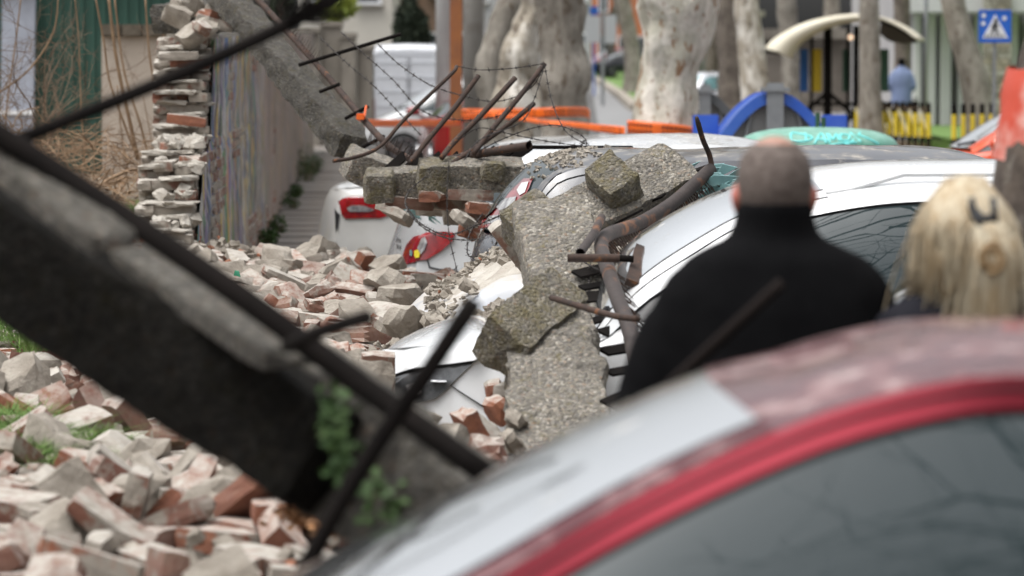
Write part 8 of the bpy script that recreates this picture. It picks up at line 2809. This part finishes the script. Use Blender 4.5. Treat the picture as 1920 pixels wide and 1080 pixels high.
    for v in c_.data.vertices:
        q = v.co
        f_ = noise.noise(Vector((q.x * 7, q.y * 7, q.z * 3.2))) * .010 + noise.noise(Vector((q.x * 22 + q.z * 9, q.y * 14, q.z * 12))) * .0035
        v.co = q + v.normal * f_ * sst(1.66, 1.5, q.z)
    # eyes
    for sx in (-1, 1):
        g = G()
        g.sphere(V(sx * .031, .0965, hz + .012), (.009, .006, .006), 8, 6)
        g.build('eye', M_white, t, smooth=True)
        g = G()
        g.sphere(V(sx * .031, .101, hz + .012), (.0045, .003, .0045), 8, 6)
        g.build('pupil', M_plastic, t, smooth=True)
    return t, V, s, hz


tm, V, s, hz = person('bald topped man with grey hair in a black coat, seen from behind', .578, 8.45, 1.815, M_coat, M_trous)
# short hair: shell round the sides and back, thin over the crown
g = G()
rows = []
for i in range(15):
    th = math.pi * (.20 + .47 * i / 14)
    row = []
    for j in range(32):
        a = 2 * math.pi * j / 32
        front = math.sin(a) > .55
        bald = th < math.pi * .30
        rr = .996 if (front or (bald and noise.noise(Vector((math.cos(a) * 2, math.sin(a) * 2, th * 3))) > -.6 - .0)) else 1.035
        if th < math.pi * .22:
            rr = .99
        row.append(V(math.cos(a) * .0805 * rr * math.sin(th) ** .92, .002 + math.sin(a) * .1005 * rr * math.sin(th) ** .92, hz + .035 + .103 * rr * math.cos(th)))
    rows.append(row)
g.grid(rows, True)
g.build('hair', M_hairg, tm, smooth=True)
# shoulder strap
g = G()
sp_ = [V(-.10, .06, 1.50), V(-.095, -.055, 1.485), V(-.06, -.135, 1.36), V(.0, -.172, 1.2), V(.09, -.18, 1.02), V(.17, -.16, .88)]
cs = cat(sp_, 5)
g.grid([[p + Vector((-.014, -.004, -.004)) for p in cs], [p + Vector((0, -.012, 0)) for p in cs], [p + Vector((.014, -.004, .004)) for p in cs]])
g.build('strap', M_strap, tm, solid=.004)

tw, V, s, hz = person('blonde woman with a black hair clip and dark coat, seen from behind', .985, 8.35, 1.72, M_coat2, M_trous, True)
g = G()
rows = []
for i in range(34):
    u = i / 33
    z = hz + .150 - u * .27
    r0 = math.sin(min(1, (u + .015) * 2.0) * math.pi / 2) ** .62
    r0 *= lin([(0, .95), (.5, 1.0), (.66, .94), (.82, .76), (1, .5)], u)
    row = []
    for j in range(96):
        a = 2 * math.pi * j / 96
        w_ = 1 + .020 * math.sin(a * 17 + 5 * u) + .012 * math.sin(a * 37 - 9 * u) + .05 * noise.noise(Vector((math.cos(a) * 2.2, math.sin(a) * 2.2, u * 3)))
        if math.sin(a) > .55 and u > .35:
            w_ *= .80
        row.append(V(math.cos(a) * .108 * r0 * w_, -.012 + math.sin(a) * .118 * r0 * w_, z))
    rows.append(row)
g.grid(rows, True)
g.build('hair', M_blond, tw, smooth=True)
g = G()
rr = random.Random(2)
for i in range(520):
    a = rr.uniform(3.05, 6.35)
    x0, y0 = math.cos(a) * .112, math.sin(a) * .120
    zt_ = hz + .15 - rr.random() * .16
    k0 = lin([(0, 1.0), (.05, .8), (.15, .35)], max(0, zt_ - hz))
    fl = rr.uniform(.75, 1.35) if rr.random() < .3 else rr.uniform(.7, 1.05)
    e = Vector((rr.gauss(0, .012), rr.gauss(0, .008), 0))
    g.tube(cat([V(x0 * k0, y0 * k0, zt_), V(x0 * 1.0, y0 * 1.06 - .004, min(zt_ - .03, hz + .03)) + e * .5, V(x0 * fl, y0 * 1.05 - .006, hz - .065 - rr.random() * .06) + e]+([V(x0 * fl * 1.25 + .01, y0, hz - .14 - rr.random() * .05) + e] if rr.random() < .25 else []), 3), .0022, 3)
for i in range(300):
    a = rr.gauss(0, .020)
    d_ = rr.uniform(-.012, .012)
    g.tube(cat([V(.030 + a * .5, -.138 + d_, hz + .045), V(.040 + a * 1.1, -.165 + d_, hz - .015), V(.036 + a * 1.3, -.160 + d_, hz - .09), V(.028 + a * 1.6, -.145 + d_, hz - .16 - rr.random() * .06)], 3), .0032, 3)
g.build('ponytail', M_blond, tw, smooth=True)
g = G()
for i in range(90):
    a, b_ = rr.uniform(0, 6.28), rr.uniform(.3, 1)
    c_ = V(.042, -.168, hz - .035)
    g.tube([c_ + Vector((math.cos(a + k * .5) * .030 * b_, -.012 * math.sin(k), math.sin(a + k * .5) * .036 * b_)) for k in range(6)], .0028, 3)
g.build('hair_knot', mat('brown blond hair', (.40, .28, .15), (.30, .19, .09), 8, .6), tw, smooth=True)
g = G()
g.tube(cat([V(-.004, -.122, hz + .085), V(.02, -.142, hz + .052), V(.05, -.140, hz + .060)], 4), [.006, .009, .011, .012, .012, .011, .010, .008, .005], 10)
g.tube(cat([V(.0, -.128, hz + .10), V(.005, -.142, hz + .06), V(.018, -.150, hz + .035)], 4), .007, 8)
g.tube(cat([V(.048, -.130, hz + .10), V(.052, -.145, hz + .04)], 4), .007, 8)
g.build('hair_clip', M_plastic, tw, smooth=True)

# far pedestrian
p = P(1690, 195, 86)
tf, V, s, hz = person('distant person in a light blue shirt beside the grey trunk', p.x, 86, 1.70, mat('light blue shirt', (.17, .22, .36), (.14, .18, .30), 3, .8), mat('near black jeans', (.02, .02, .03), None))
tf.location.z = gz(86) + .1
g = G()
g.sphere(V(0, -.01, hz + .05), (.09, .105, .10), 16, 10)
g.build('hair', M_coat, tf, smooth=True)
# parked scooter shape beside the pedestrian
q = P(1672, 185, 80)
t = thing('parked_scooter', 'dark scooter with a white helmet box beside the distant person', 'scooter', (q.x, 80, gz(80)))
z0 = gz(80)
for dx in (-.32, .55):
    g = G()
    g.tube([Vector((q.x + dx + .2 * math.cos(a), 80, z0 + .25 + .2 * math.sin(a))) for a in [2 * math.pi * k / 20 for k in range(21)]], .05, 8)
    g.build('wheel', M_rubber, t, smooth=True)
g = G()
g.tube(cat([(q.x - .35, 80, z0 + .55), (q.x - .1, 80, z0 + .62), (q.x + .2, 80, z0 + .40), (q.x + .42, 80, z0 + .45), (q.x + .5, 80, z0 + .95)], 4), [.14] * 6 + [.11] * 6 + [.08] * 5, 10)
g.build('body', M_black, t, smooth=True)
g = G()
g.tube([(q.x + .5, 79.75, z0 + 1.0), (q.x + .5, 80.25, z0 + 1.0)], .02, 8)
g.build('handlebar', M_black, t)
g = G()
g.box((q.x - .38, 80, z0 + .92), (.26, .3, .26))
g.build('top_box', M_white, t, bevel=.05)
g = G()
g.box((q.x - .1, 80, z0 + .74), (.5, .24, .1))
g.build('seat', M_plastic, t, bevel=.03)

# rubble stones in front of the shelter
g = G()
g2 = G()
for i in range(160):
    px = random.uniform(1400, 1640)
    Y = random.uniform(54, 70)
    p = P(px, 200, Y)
    h = .35 + .5 * noise.noise(Vector((p.x, Y, 0)))
    chip(g, Vector((p.x, Y, gz(Y) + h * random.random() * .6)), random.uniform(.06, .22))
tag(g.build('stone_rubble', mat('grey stones', (.22, .19, .165), (.14, .12, .10), 2, .95), None), 'heap of grey brown stones behind the bins', None, None, 'stuff')
# leftover names for repeated walls etc.
for o in bpy.data.objects:
    if o.type == 'MESH' and o.parent is None and not o.get('kind') and not o.get('label'):
        print('UNLABELLED', o.name)
